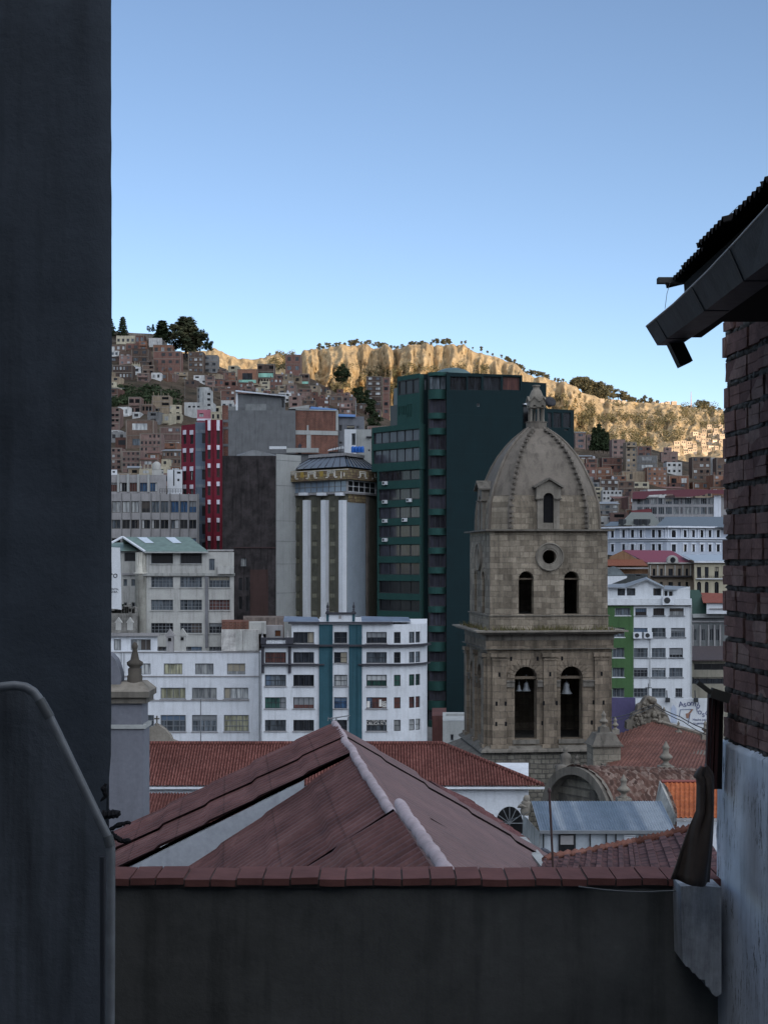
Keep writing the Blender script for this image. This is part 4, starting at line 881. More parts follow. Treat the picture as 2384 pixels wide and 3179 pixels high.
# writing behind two windows
PAP = plaster('paper_notice', (.62,.60,.56), .1, .1); INK = flat('ink_dark', (.03,.02,.02))
for (x0, x1, y0, y1) in [(960,985,875,928),(1062,1082,862,920),(1084,1122,875,926)]: b.band(0, ex(x0), ey(y0), ex(x1), ey(y1), -.12, PAP, 'paper_sign', inn=-.16)
for (s_, x, y, sz) in [('N           ISA',1036,882,.62),('DE      24',1050,912,.5),('NOTARIA DE FE',1040,1036,.5),('PUBLICA N 34',1040,1062,.5)]:
    text(s_, sz, INK if y < 1000 else PAP, b.root, b.W(0, b.wp(0, ex(x), 1)[0], Z(ey(y), YD), -.09), (R(90), 0, 0), name='lettering', extr=.01)
e = Bld('side_annex', 'low dark red building in the gap between deco block and stone tower', 'building', front(1341, 150, 1385, 150, 8), -26, Z(2222, 150), plaster('brown_red', (.10,.04,.035))); e.done()
e = Bld('side_annex', 'pale grey low house left of the stone tower base', 'house', front(1374, 140, 1450, 140, 8), -26, Z(2238, 140), W_PALE); e.win(0, 1398, 2280, 1408, 2300, G_BLACK, 1); e.band(0, 1384, 2214, 1450, 2222, .3, W_PALE, 'roof_edge'); e.done()

# --- white and green apartment block on the right
gx = lambda x: 1800+x/3.318; gy = lambda y: 1650+y/3.318; YW = 180
b = Bld('apartment_block', 'white five storey apartment block with a leaf green left bay', 'apartment building', front(1840, YW, gx(1150), YW, 11), -26, Z(gy(765), YW), W_PURE)
rws = [(790,865),(993,1088),(1200,1298),(1405,1500),(1615,1708)]
for j, (y0, y1) in enumerate(rws):
    for i, (x0, x1) in enumerate([((567,683),(552,695))[j > 0], ((752,868),(737,880))[j > 0], ((920,1065),(935,1080),(917,1058),(917,1055),(980,1052))[j]]):
        pn = (plaster('shutter_brown', (.05,.04,.04)), plaster('shutter_brown', (.05,.04,.04)), G_CURT)[i] if j == 0 else random.choice([G_MID, G_DARK, G_GREEN if j == 3 and i == 0 else G_MID])
        b.win(0, gx(x0), gy(y0), gx(x1), gy(y1), pn, nx=4 if j or i == 2 else 6, nz=1 if j == 0 else 2, bar=.05, frame=FRAME if j else FR_D, sill=.14, sillmat=FRAME)
    x0, x1 = ((360,515),(335,455),(335,452),(333,452),(333,452))[j]
    b.win(0, gx(x0), gy(y0), gx(x1), gy(y1), G_MID, nx=3, bar=.06, frame=FRAME, sill=.15, sillmat=W_PURE)
b.holes_extra = 0; wall = b.done()
GB = Bld('', '', '', front(1840, YW-.12, gx(550), YW-.12, .1), -26, Z(gy(765), YW)-.01, W_GREENP, root=b.share(), part='green_bay')
for j, (y0, y1) in enumerate(rws):
    x0, x1 = ((360,515),(335,455),(335,452),(333,452),(333,452))[j]; u0, u1, z0, z1 = GB.rect(0, gx(x0), gy(y0), gx(x1), gy(y1)); GB.holes[0].append((u0-.02, u1+.02, z0-.02, z1+.02, False, .08))
GB.skip = {2}; g_ = GB.done()
b.band(0, 1840, gy(690), gx(1140), gy(757), .5, W_PURE, 'parapet', inn=-.3); b.band(0, 1840, gy(757.5), gx(1145), gy(764), .35, W_GREY, 'cornice')
mb = MB(); b.band(0, gx(716), gy(1095), gx(720), gy(1600), .1, None, mb=mb); b.band(0, gx(1140), gy(770), gx(1145), gy(1700), .12, None, mb=mb); obj('drainpipe', mb, W_PALE, b.root)
def at_wall(name, label, b, x, y, sx, sy, sz, out, group, grille=True):
    u, z = b.wp(0, x, y); q = b.W(0, u, z, out); c, s_ = math.cos(b.ang), math.sin(b.ang)
    t = thing(name, label, 'air conditioner', (b.o.x+q.x*c-q.y*s_, b.o.y+q.x*s_+q.y*c, b.o.z+q.z), b.ang, group)
    mb = MB(); mb.box(-sx/2,sx/2,-sy/2,sy/2,-sz/2,sz/2); obj('casing', mb, W_WHITE, t)
    mb = MB(); mb.prism([(sz*.36*math.cos(a), sz*.36*math.sin(a)) for a in [k*math.pi/7 for k in range(14)]], lambda a, b2, d: (a-sx*.1, d, b2), -sy/2-.03, -sy/2-.001); obj('fan', mb, FR_D, t)
for (x, y, s_, w_) in [(891,708,1.0,'large white one under the gabled penthouse'),(585,1068,.72,'left one of the pair on the white wall below the first window row'),(694,1068,.72,'right one of the pair beside the drainpipe')]:
    at_wall('air_conditioner', f'air conditioner, {w_}', b, gx(x), gy(y), 1.15*s_*1.3, .5, .85*s_*1.3, .75 if s_ == 1 else .3, 'air conditioners on the white apartment block')
# penthouse: gabled house and annex
p = Bld('penthouse', 'white gabled rooftop house with a grey roof on the green and white block', 'rooftop house', front(1840, YW+2, gx(855), YW+2, 6), Z(gy(760), YW), Z(gy(575), YW+2), W_PURE)
for x0, x1 in [(385,462),(480,568),(752,836)]: p.win(0, gx(x0), gy(585), gx(x1), gy(660), G_DARK if x0 > 700 else G_MID, nx=2, bar=.1, frame=FR_D)
gY = YW+1.99
mb = MB(); mb.add([p.L(P(gx(470), gy(575), gY)), p.L(P(gx(855), gy(575), gY)), p.L(P(gx(690), gy(498), gY)), p.L(P(gx(470), gy(575), gY+1)), p.L(P(gx(855), gy(575), gY+1)), p.L(P(gx(690), gy(498), gY+1))], [(0,1,2),(3,5,4),(0,3,4,1),(0,2,5,3),(1,4,5,2)]); obj('gable', mb, W_PURE, p.root)
RGY = flat('roof_grey_tin', (.17,.18,.19), .5, .4, var=.2)
mb = MB(); a1, a2, a3, a4 = P(gx(462), gy(578), gY-.6), P(gx(690), gy(492), gY-.6), P(gx(680), gy(468), gY+6), P(gx(465), gy(535), gY+7)
l1, l4 = P(gx(285), gy(572), gY-.6), P(gx(285), gy(545), gY+4)
dn = Vector((0,0,-.13))
mb.hexa([p.L(q+dn) for q in (a1,a2,a3,a4)] + [p.L(q) for q in (a1,a2,a3,a4)]); mb.hexa([p.L(q+dn) for q in (l1,a1,a4,l4)] + [p.L(q) for q in (l1,a1,a4,l4)])
mb.hexa([p.L(q+dn) for q in (a2, P(gx(862), gy(574), gY-.6), P(gx(862), gy(560), gY+6), a3)] + [p.L(q) for q in (a2, P(gx(862), gy(574), gY-.6), P(gx(862), gy(560), gY+6), a3)]); obj('roof', mb, RGY, p.root); p.done()
q_ = Bld('penthouse', 'low white annex with a sloping grey roof right of the gabled penthouse', 'rooftop house', front(gx(860), YW+2.5, gx(1130), YW+2.5, 5), Z(gy(760), YW), Z(gy(598), YW+2.5), W_PURE)
q_.win(0, gx(868), gy(612), gx(900), gy(670), G_DARK, 1, frame=FR_D); q_.win(0, gx(910), gy(612), gx(958), gy(672), G_BLACK, 1, frame=FR_W); q_.done()
mb = MB(); mb.add([q_.L(P(gx(990), gy(598), YW+2.45)), q_.L(P(gx(1130), gy(598), YW+2.45)), q_.L(P(gx(1130), gy(565), YW+2.45)), q_.L(P(gx(990), gy(598), YW+3.4)), q_.L(P(gx(1130), gy(598), YW+3.4)), q_.L(P(gx(1130), gy(565), YW+3.4))], [(0,1,2),(3,5,4),(0,3,4,1),(0,2,5,3),(1,4,5,2)]); obj('gable', mb, W_PURE, q_.root)
mb = MB(); mb.hexa([q_.L(P(x, y, Y_)) for x, y, Y_ in ((gx(855),gy(600),YW+2),(gx(992),gy(603),YW+2),(gx(1130),gy(572),YW+7),(gx(870),gy(560),YW+7),(gx(855),gy(596),YW+2),(gx(992),gy(599),YW+2),(gx(1130),gy(568),YW+7),(gx(870),gy(556),YW+7))]); obj('roof', mb, RGY, q_.root)

# --- green mansard building and lower houses right
b = Bld('old_stone_building', 'grey stone building with tall pilasters under a dark green mansard roof', 'building', front(gx(1100), 215, 2300, 215, 10), -26, Z(gy(880), 215), plaster('old_stone', (.16,.17,.17), .25, .3))
for x in (1160, 1245, 1330, 1395): b.win(0, gx(x), gy(1000), gx(x+45), gy(1130), G_DARK, nx=2, bar=.12, frame=FRAME)
mb = MB()
for x in (1150, 1225, 1310, 1372, 1430): b.band(0, gx(x), gy(960), gx(x+14), gy(1180), .3, None, mb=mb)
obj('pilaster', mb, W_GREY, b.root); b.band(0, gx(1150), gy(848), 2300, gy(885), .7, W_PALE, 'cornice'); b.band(0, gx(1150), gy(920), 2300, gy(935), .3, W_GREY, 'string_course'); b.done()
mb = MB(); mb.hexa([b.L(P(x, y, Y_)) for x, y, Y_ in ((gx(1080),gy(848),215),(gx(1350),gy(848),215),(gx(1350),gy(848),224),(gx(1080),gy(848),224),(gx(1125),gy(602),218),(gx(1225),gy(602),218),(gx(1225),gy(602),222),(gx(1125),gy(602),222))]); obj('roof', mb, flat('roof_dark_green', (.015,.045,.035), .6), b.root)
b = Bld('small_house', 'small house with a rust red roof and white parapet right of the dark green mansard', 'house', front(gx(1300), 213, 2300, 213, 6), Z(gy(848),213), Z(gy(738), 213), W_PURE); b.band(0, gx(1330), gy(790), 2300, gy(800), .2, W_GREY, 'string_course'); b.done()
mb = MB(); mb.hexa([b.L(P(x, y, Y_)) for x, y, Y_ in ((gx(1265),gy(738),212.6),(2300,gy(738),212.6),(2300,gy(736),220),(gx(1265),gy(736),220),(gx(1265),gy(732),212.6),(2300,gy(732),212.6),(2290,gy(640),220),(gx(1235),gy(630),220))]); obj('roof', mb, flat('roof_rust', (.19,.055,.035), .8, var=.3), b.root)
b = Bld('small_house', 'beige banded house under a dark brown roof at the foot of the green mansard building', 'house', front(gx(1130), 195, 2300, 195, 8), -26, Z(gy(1330), 195), plaster('beige', (.27,.25,.2), .2)); b.win(0, gx(1172), gy(1362), 2290, gy(1425), G_BLACK, nx=5, bar=.1, frame=FR_D); b.win(0, gx(1150), gy(1500), 2290, gy(1570), G_DARK, nx=3, frame=FR_D); b.done()
mb = MB(); mb.hexa([b.L(P(x, y, Y_)) for x, y, Y_ in ((gx(1130),gy(1335),194),(2300,gy(1330),194),(2300,gy(1190),206),(gx(1130),gy(1190),206),(gx(1130),gy(1325),194),(2300,gy(1318),194),(2300,gy(1180),206),(gx(1130),gy(1180),206))]); obj('roof', mb, flat('roof_dark_brown', (.06,.045,.045), .7, var=.3), b.root)

# --- mansion with red roof, arcade, palace, maroon roofed building
YM = 320
b = Bld('old_mansion', 'old sandy mansion with a red metal roof, round dormer and long balcony', 'mansion', front(gx(700), YM, gx(1168), YM, 14), -12, Z(gy(328), YM), plaster('sandy', (.27,.22,.17), .25, .3))
for x0, x1 in [(745,775),(822,850),(908,955),(1008,1037),(1085,1112)]:
    b.win(0, gx(x0), gy(382), gx(x1), gy(455), G_DARK, nx=2, bar=.05, frame=FR_D); b.win(0, gx(x0), gy(520), gx(x1), gy(600), G_DARK, nx=2, bar=.05, frame=FR_D)
b.band(0, gx(725), gy(458), gx(1145), gy(466), 1.2, D_TRIM, 'balcony_slab'); rail(b, 0, gx(728), gx(1143), gy(455), gy(476), off=1.1, n=30, name='balcony_railing'); b.band(0, gx(690), gy(318), gx(1172), gy(332), .7, W_CREAM, 'cornice')
mb = MB(); 
for x in (715, 792, 868, 968, 1050, 1130): b.band(0, gx(x), gy(345), gx(x+10), gy(455), .3, None, mb=mb)
obj('pilaster', mb, W_CREAM, b.root)
u, z = b.wp(0, gx(945), gy(325)); mb = MB(); r_ = 1.25
mb.prism([(u-r_,z),(u+r_,z)]+[(u+r_*math.cos(a), z+.5+r_*math.sin(a)) for a in [k*math.pi/10 for k in range(11)]], lambda a, c_, d: b.W(0, a, c_, d), -.6, .9); dm = obj('dormer', mb, W_CREAM, b.root)
mb = MB(); mb.prism([(u+.6*math.cos(a), z+.7+.65*math.sin(a)) for a in [k*math.pi/8 for k in range(16)]], lambda a, c_, d: b.W(0, a, c_, d), .91, .96); obj('round_window', mb, G_DARK, dm)
b.done()
mb = MB(); mb.hexa([b.L(P(x, y, Y_)) for x, y, Y_ in ((gx(690),gy(330),YM-.6),(gx(1175),gy(330),YM-.6),(gx(960),gy(206),YM+16),(gx(440),gy(200),YM+16),(gx(690),gy(323),YM-.6),(gx(1175),gy(323),YM-.6),(gx(930),gy(196),YM+16),(gx(430),gy(190),YM+16))]); obj('roof', mb, flat('roof_crimson', (.18,.035,.05), .55, var=.25), b.root)
sd = Bld('side_house', 'ochre gabled side house with a rusty lower roof left of the mansion', 'house', front(1860, YM+1, gx(695), YM+1, 8), -12, Z(gy(352), YM+1), plaster('ochre_wall', (.25,.14,.08), .25)); sd.done()
mb = MB(); mb.prism([(gx(300),gy(352)),(gx(695),gy(352)),(gx(600),gy(290)),(gx(440),gy(196)),(gx(300),gy(262))], lambda a, c_, d: sd.L(P(a, c_, d)), YM+1.5, YM+5); obj('gable', mb, sd.mat, sd.root)
mb = MB(); mb.hexa([sd.L(P(x, y, Y_)) for x, y, Y_ in ((1860,gy(355),YM-2),(gx(695),gy(355),YM-2),(gx(640),gy(292),YM+1.4),(1860,gy(292),YM+1.4),(1860,gy(350),YM-2),(gx(695),gy(350),YM-2),(gx(640),gy(288),YM+1.4),(1860,gy(288),YM+1.4))]); obj('roof', mb, flat('roof_rusty', (.17,.06,.035), .8, var=.3), sd.root)
sd = Bld('rear_house', 'low dark house with pale glass vault left of the mansion facade', 'house', front(1850, 300, gx(695), 300, 8), -14, Z(gy(440), 300), plaster('greygreen', (.09,.1,.1))); sd.win(0, gx(570), gy(440), gx(620), gy(465), G_BLACK, 1); sd.done(); sd.band(0, 1850, gy(370), gx(695), gy(385), 1.5, W_GREY, 'roof_slab')
mb = MB(); mb.prism([(gx(210+260*k/12), gy(455-95*math.sin(math.pi*k/12))) for k in range(13)], lambda a, c_, d: sd.L(P(a, c_, d)), 290, 296); obj('glass_vault', mb, flat('vault_grey', (.16,.19,.2), .3, .5, var=.5, scale=.6), sd.root)
b = Bld('white_shed', 'white wedge shaped roof shed between the stone tower and the gabled penthouse', 'shed', front(1850, 196, gx(480), 196, 5), -20, Z(gy(545), 196), W_PURE)
mb = MB(); mb.prism([(1850,gy(545)),(gx(310),gy(545)),(gx(480),gy(480)),(gx(484),gy(458)),(1850,gy(462))], lambda a, c_, d: b.L(P(a, c_, d)), 196, 200); obj('roof', mb, W_PURE, b.root); b.done()
b = Bld('arcade_building', 'cream building with tall arcade openings and a pale blue grey roof beside the mansion', 'building', front(gx(1175), YM-6, 2300, YM-6, 12), -12, Z(gy(310), YM-6), plaster('cream_yellow', (.42,.38,.28), .15, .25))
for x0, x1 in [(1203,1245),(1282,1322),(1383,1426)]:
    b.win(0, gx(x0), gy(365), gx(x1), gy(478), G_DARK, nx=2, bar=.06, frame=FR_D); b.win(0, gx(x0), gy(517), gx(x1), gy(640), G_DARK, nx=2, bar=.06, frame=FR_D, arch=True)
b.band(0, gx(1190), gy(483), 2300, gy(492), .6, W_WHITE, 'string_course'); b.band(0, gx(1170), gy(305), 2300, gy(322), .8, W_WHITE, 'cornice'); rail(b, 0, gx(1200), 2290, gy(458), gy(480), off=.5, n=20); b.done()
mb = MB(); mb.hexa([b.L(P(x, y, Y_)) for x, y, Y_ in ((gx(1175),gy(306),YM-6.5),(2300,gy(306),YM-6.5),(2300,gy(240),YM+6),(gx(1035),gy(240),YM+6),(gx(1175),gy(302),YM-6.5),(2300,gy(302),YM-6.5),(2300,gy(236),YM+6),(gx(1035),gy(236),YM+6))]); obj('roof', mb, flat('roof_pale_bluegrey', (.30,.34,.38), .5), b.root)
# palace
hx = lambda x: 1750+x/2.765; hy = lambda y: 1350+y/2.765; YP = 390
A0, B0, C0 = Vector((X(1860,YP+6),YP+6)), Vector((X(hx(882),YP-6),YP-6)), Vector((X(2300,YP+4),YP+4))
W_PAL = plaster('palace_white', (.62,.65,.70), .08, .15); W_PB = plaster('palace_blue', (.40,.44,.51), .08, .15)
b = Bld('palace', 'long white and pale blue palace with white framed windows and grey slate roofs', 'palace', [A0, B0, C0, C0+Vector((0,16)), A0+Vector((0,12))], -5, Z(hy(788), YP-6), W_PB)
for x0, x1, ar in [(405,428,0),(500,522,1),(575,600,1),(650,670,1),(755,780,0),(808,833,0)]:
    b.win(0, hx(x0), hy(815), hx(x1), hy(882), G_DARK, nx=2, bar=.06, frame=FR_D, rev=.15, arch=bool(ar)); b.win(0, hx(x0), hy(938), hx(x1), hy(1003), G_DARK, nx=2, bar=.06, frame=FR_D, rev=.15)
for i, (x0, x1) in enumerate([(922,958),(1025,1050),(1097,1121),(1169,1194),(1238,1263),(1308,1334)]):
    b.win(1, hx(x0), hy(818), hx(x1), hy(880), G_DARK, nx=2, bar=.06, frame=FR_D, rev=.15, arch=(i == 0)); b.win(1, hx(x0), hy(940), hx(x1), hy(1003), G_DARK, nx=2, bar=.06, frame=FR_D, rev=.15)
for i in (0, 1):
    for hh_ in list(b.holes[i]):
        u0, u1, z0, z1 = hh_[:4]; mb = MB(); b.slab(i, u0-.32, u0-.01, z0, z1+.0, .003, .12, mb); obj('surround', mb, W_PAL, b.root); mb = MB(); b.slab(i, u1+.01, u1+.32, z0, z1, .003, .12, mb); obj('surround', mb, W_PAL, b.root); mb = MB(); b.slab(i, u0-.4, u1+.4, z1+.01, z1+.4, .003, .2, mb); obj('lintel', mb, W_PAL, b.root)
for i in (0, 1):
    mb = MB(); Ln = b.length(i); b.slab(i, -.5, Ln+.5, Z(hy(798),YP-4), Z(hy(784),YP-4), .003, 1.1, mb); b.slab(i, 0, Ln+.3, Z(hy(893),YP-4), Z(hy(885),YP-4), .003, .7, mb); b.slab(i, 0, Ln, Z(hy(912),YP-4), Z(hy(906),YP-4), .003, .4, mb); obj('cornice', mb, W_PAL, b.root)
mb = MB()
for x in (390, 480, 540, 615, 690, 845, 870): b.band(0, hx(x), hy(800), hx(x+9), hy(884), .3, None, mb=mb)
for x in (545, 560, 615, 630, 690): b.band(0, hx(x), hy(935), hx(x+7), hy(1010), .8, None, mb=mb)
obj('pilaster', mb, W_PAL, b.root); mb = MB()
for x in (885, 1000, 1070, 1143, 1214, 1285): b.band(1, hx(x), hy(800), hx(x+7), hy(884), .3, None, mb=mb)
obj('pilaster', mb, W_PAL, b.root); b.done()
SL = flat('slate_green', (.13,.14,.13), .7, var=.15); SB = flat('slate_blue', (.10,.125,.15), .6, var=.15)
def hip(root_b, x0, x1, xa, xb, yb, yt, Y0, d, mt, base_y2=None):
    mb = MB(); mb.hexa([root_b.L(P(x, y, Y_)) for x, y, Y_ in ((x0,yb,Y0),(x1,yb,Y0),(x1,yb,Y0+d),(x0,yb,Y0+d),(xa,yt,Y0+d*.45),(xb,yt,Y0+d*.45),(xb,yt,Y0+d*.6),(xa,yt,Y0+d*.6))]); obj('roof', mb, mt, root_b.root)
hip(b, hx(465), hx(842), hx(575), hx(750), hy(776), hy(665), YP+2, 16, SL); hip(b, hx(340), hx(520), hx(400), hx(480), hy(783), hy(745), YP+5, 12, SB); hip(b, hx(780), 2310, hx(870), 2290, hy(794), hy(703), YP-1, 14, SB)
mb = MB(); mb.prism([(hx(575),hy(668)),(hx(755),hy(668)),(hx(750),hy(640)),(hx(735),hy(632)),(hx(580),hy(650))], lambda a, c_, d: b.L(P(a, c_, d)), YP+11, YP+12); obj('roof_crest', mb, flat('crest_maroon', (.13,.03,.035)), b.root)
for x in (500, 628, 655, 707): mb = MB(); q = b.L(P(hx(x), hy(752), YP+3)); mb.box(q.x-.7, q.x+.7, q.y-1, q.y+1, q.z-.9, q.z+.9); obj('skylight', mb, FR_D, b.root)
# maroon roof building
YQ = 432
b = Bld('glass_building', 'long glazed office building under a thick maroon roof band on the lower hillside', 'building', front(1961, YQ, 2320, YQ, 14), 0, Z(1545, YQ), W_GREY)
for (y0, y1) in [(1540,1566),(1573,1597),(1604,1626)]:
    xs = [1975, 1996, 2017, 2040, 2063, 2087, 2108, 2122, 2147, 2172, 2195, 2214]
    for i in range(len(xs)-1):
        b.win(0, xs[i]+1.5, y0, xs[i+1]-1.5, y1, G_WARM if i in (6,) else random.choice([G_MID, G_CURT, G_MID, G_DARK]), nx=3, nz=1, bar=.2, frame=FRAME)
b.band(0, 2214, 1538, 2236, 1620, .4, W_PAL, 'end_wall'); b.done()
mb = MB(); ry = [(1961,1549),(2000,1549),(2015,1537),(2085,1533),(2097,1542),(2135,1542),(2180,1538),(2195,1532),(2330,1536),(2330,1522),(2130,1519),(1965,1527)]
mb.prism(ry, lambda a, c_, d: b.L(P(a, c_, d)), YQ-2, YQ+15); obj('roof', mb, flat('roof_maroon', (.125,.038,.05), .6, var=.15), b.root)

# --- advertising banners
b_ = thing('billboard', 'white advertising billboard reading Asombroso behind the church gable', 'billboard', (X(2088,150), 150, Z(2253,150)))
W0, W1 = X(1972,150)-b_.location.x, X(2206,150)-b_.location.x; H1 = Z(2168,150)-b_.location.z
mb = MB(); mb.box(W0, W1, 0, .2, -3, H1); obj('panel', mb, W_PURE, b_)
LB = flat('letter_indigo', (.05,.06,.16)); OR = flat('hand_brown', (.25,.14,.10))
def bp(x, y): return (X(gx(x),150)-b_.location.x, -.02, Z(gy(y),150)-b_.location.z)
for ch, x, y, a in [('A',1037,1782,8),('s',1078,1782,10),('o',1117,1770,0),('m',1165,1772,-12),('b',1217,1796,-25),('r',1207,1832,10),('o',1232,1858,-20),('s',1268,1885,0),('o',1305,1865,25)]:
    text(ch, .85, LB, b_, bp(x, y), (R(90), R(-a), 0), extr=.01)
text('Hecho para', .34, LB, b_, bp(1235, 1938), extr=.01); text('tu gente', .34, LB, b_, bp(1215, 1975), extr=.01)
mb = MB(); mb.prism([(-.15,-.3),(.1,-.35),(.2,.05),(.6,.6),(.45,.65),(.08,.2),(-.2,.15)], lambda a, c_, d: (bp(1105,1890)[0]+a, d, bp(1105,1890)[2]+c_), -.06, -.001); obj('picture', mb, OR, b_)
mb = MB(); mb.prism([(-.3,-1),(.35,-1),(.3,.5),(0,.9),(-.25,.5)], lambda a, c_, d: (bp(960,1870)[0]+a, d, bp(960,1870)[2]+c_), -.05, -.001); obj('picture', mb, flat('picture_bluegrey', (.4,.45,.55)), b_)
mb = MB()
for a_, c_ in (((1020,1910),(1030,1835)),((1030,1835),(1140,1830)),((1140,1830),(1110,1980))): mb.bar(bp(*a_), bp(*c_), .06, .04)
obj('picture', mb, flat('picture_navy', (.03,.06,.15)), b_)
for x in (892, 1182): mb = MB(); q = bp(x, 1735); mb.box(q[0]-.2, q[0]+.2, -.7, -.2, q[2]-.2, q[2]+.25); mb.bar((q[0], -.1, q[2]+.2), (q[0], .1, q[2]+1), .1); obj('spotlight', mb, FR_D, b_)
b_ = Bld('purple_hoarding', 'plain dark purple hoarding beside the stone tower behind the church roofs', 'hoarding', front(1880, 152, 1971, 152, .4), Z(2300,152), Z(2166, 152), flat('purple_panel', (.07,.06,.13))); b_.done()
b_ = thing('banner', 'tall white banner with cropped dark lettering at the left wall edge', 'banner', (X(355,150), 150, Z(1884,150)))
mb = MB(); x0, x1 = X(300,150)-b_.location.x, X(376.5,150)-b_.location.x; h_ = Z(1700,150)-b_.location.z; mb.prism([(x0,0),(X(378.5,150)-b_.location.x,-.3),(x1-.1,h_),(x0,h_+.1)], lambda a, c_, d: (a, d, c_), 0, .12); obj('panel', mb, W_PURE, b_)
def bq(x, y): return (X(cx2(x),150)-b_.location.x, -.02, Z(cy2(y),150)-b_.location.z)
INKB = flat('letter_black', (.02,.02,.025))
for s_, x, y, z_ in [('ro',38,1065,.95),('CIENTA,',36,1187,.3),('GABA.',42,1210,.3)]: text(s_, z_, INKB, b_, bq(x - 0, y), extr=.01)
b_ = thing('street_tree', 'small green tree top peeking over the roof under the white banner', 'tree', P(355,1890,200)); mb = MB(); rnd = random.Random(5); leaves(mb, (0,0,0), 1.4, 220, .35, rnd, .7); obj('crown', mb, L_DARK, b_)
# ---------------- stone bell tower ----------------
ST_U = blocks('stone_upper', (.31,.262,.20), (.17,.14,.105), (.16,.135,.105), .62, .40, .018, .42, .6)
ST_B = blocks('stone_belfry', (.25,.20,.148), (.135,.108,.08), (.14,.115,.09), .78, .46, .02, .45, .6)
ST_R = blocks('stone_rubble', (.235,.215,.175), (.15,.135,.11), (.12,.11,.095), .55, .34, .05, .6, .9)
ST_C = plaster('stone_cornice', (.165,.148,.125), .4, .6); ST_D = plaster('dome_cement', (.165,.142,.118), .22, .4, .6); ST_P = plaster('stone_plain', (.23,.205,.17), .35, .4, .9)
WOOD = plaster('old_wood', (.14,.11,.08), .3, .1)
th = R(6.1); D1 = Vector((math.cos(th), math.sin(th))); D2 = Vector((-math.sin(th), math.cos(th))); WT = 8.98
A = Vector((X(1512,100),100))
def sq(ins): return [A+D1*ins+D2*ins, A+D1*(WT-ins)+D2*ins, A+D1*(WT-ins)+D2*(WT-ins), A+D1*ins+D2*(WT-ins)]
zt = lambda y: Z(y, 100)
bt = Bld('bell_tower', 'old brown stone bell tower with pointed dome, oculus and tall arched belfry openings', 'bell tower', sq(0), zt(2324), zt(1988), ST_B, part='belfry_wall')
T = bt
def uu(px, b=bt, i=0): return b.wp(i, px, 2000)[0]
ar1 = (uu(1597), uu(1666)); ar2 = (uu(1739), uu(1807))
for a, c in (ar1, ar2):
    for i in (0, 3): bt.holes[i].append((a, c, zt(2297), zt(2071), True, .9))
HOLES = []
for px, py in [(1548,2094),(1586,2046),(1668,2046),(1744,2046),(1705,2094),(1864,2094),(1539,2184),(1567,2184),(1685,2184),(1725,2184),(1842,2184),(1870,2184),(1538,2247),(1568,2247),(1683,2247),(1726,2247),(1836,2247)]:
    u = uu(px); o_ = .224 if any(a <= px <= c for a, c in ((1526,1570),(1685,1725),(1844,1888))) else .004; HOLES.append((u, zt(py), o_))
bt.done()
for u, z_, o_ in HOLES: m = MB(); T.slab(0, u-.075, u+.075, z_-.15, z_+.15, o_-.001, o_+.004, m); obj('putlog_dark_slab', m, VOID, T.root)  # dark slabs on the face, painted in place of shaded putlog holes
# pilasters, imposts, sills
for i in (0, 3):
    pl = [(1526,1570),(1685,1725),(1844,1888)]
    for a, c in pl:
        a, c = uu(a), uu(c)
        m = MB(); T.slab(i, a, c, zt(2312), zt(2040), .003, .22, m); T.slab(i, a-.12, c+.12, zt(2040)+.004, zt(2028), .003, .36, m); T.slab(i, a-.05, c+.05, zt(2050), zt(2046), .221, .30, m); T.slab(i, a-.12, c+.12, zt(2323), zt(2312)-.004, .003, .34, m)
        obj('pilaster', m, ST_B, T.root)
    for a, c in ((1570.5,1596),(1667,1684.5),(1725.5,1738),(1808,1843.5)):
        m = MB(); T.slab(i, uu(a), uu(c), zt(2134), zt(2118), .003, .12, m); T.slab(i, uu(a), uu(c), zt(2117.5), zt(2113), .003, .2, m); obj('impost', m, ST_C, T.root)
    for a, c in (ar1, ar2):
        m = MB(); r = (c-a)/2; cz = zt(2071)-r; cu = (a+c)/2; n = 12
        for k in range(n):
            t0, t1 = math.pi*k/n+.02, math.pi*(k+1)/n-.02; R1 = r+.02; R2 = r+.55; q = [(cu+R_*math.cos(t), cz+R_*math.sin(t)) for R_, t in ((R1,t0),(R2,t0),(R2,t1),(R1,t1))]
            m.prism(q, lambda x, z, d: T.W(i, x, z, d), .003, .05+.015*(k % 2))
        obj('archivolt', m, ST_B, T.root)
for a, c in (ar1, ar2):
    m = MB(); T.slab(0, a-.1, c+.1, zt(2110), zt(2102), -.55, -.3, m); obj('beam', m, WOOD, T.root)
    m = MB(); T.slab(0, a-.15, c+.15, zt(2300)-.25, zt(2297)-.01, .003, .12, m); obj('sill', m, ST_C, T.root)
def tier(z0, z1, ins, mat, name, parent=T):
    m = MB(); p = sq(ins); m.rings([[T.L((q.x,q.y,z0)) for q in p], [T.L((q.x,q.y,z1)) for q in p]]); return obj(name, m, mat, T.root)
tier(zt(2014), zt(1989)+.01, -.10, ST_B, 'architrave'); tier(zt(2016.5), zt(2014)-.003, -.28, ST_C, 'architrave_moulding'); tier(zt(1989)+.014, zt(1972), -.14, ST_C, 'frieze')
tier(zt(1972)+.004, zt(1968), -.35, ST_C, 'cornice'); tier(zt(1968)+.004, zt(1962), -.7, ST_C, 'cornice'); tier(zt(1962)+.004, zt(1957), -.95, ST_P, 'cornice')
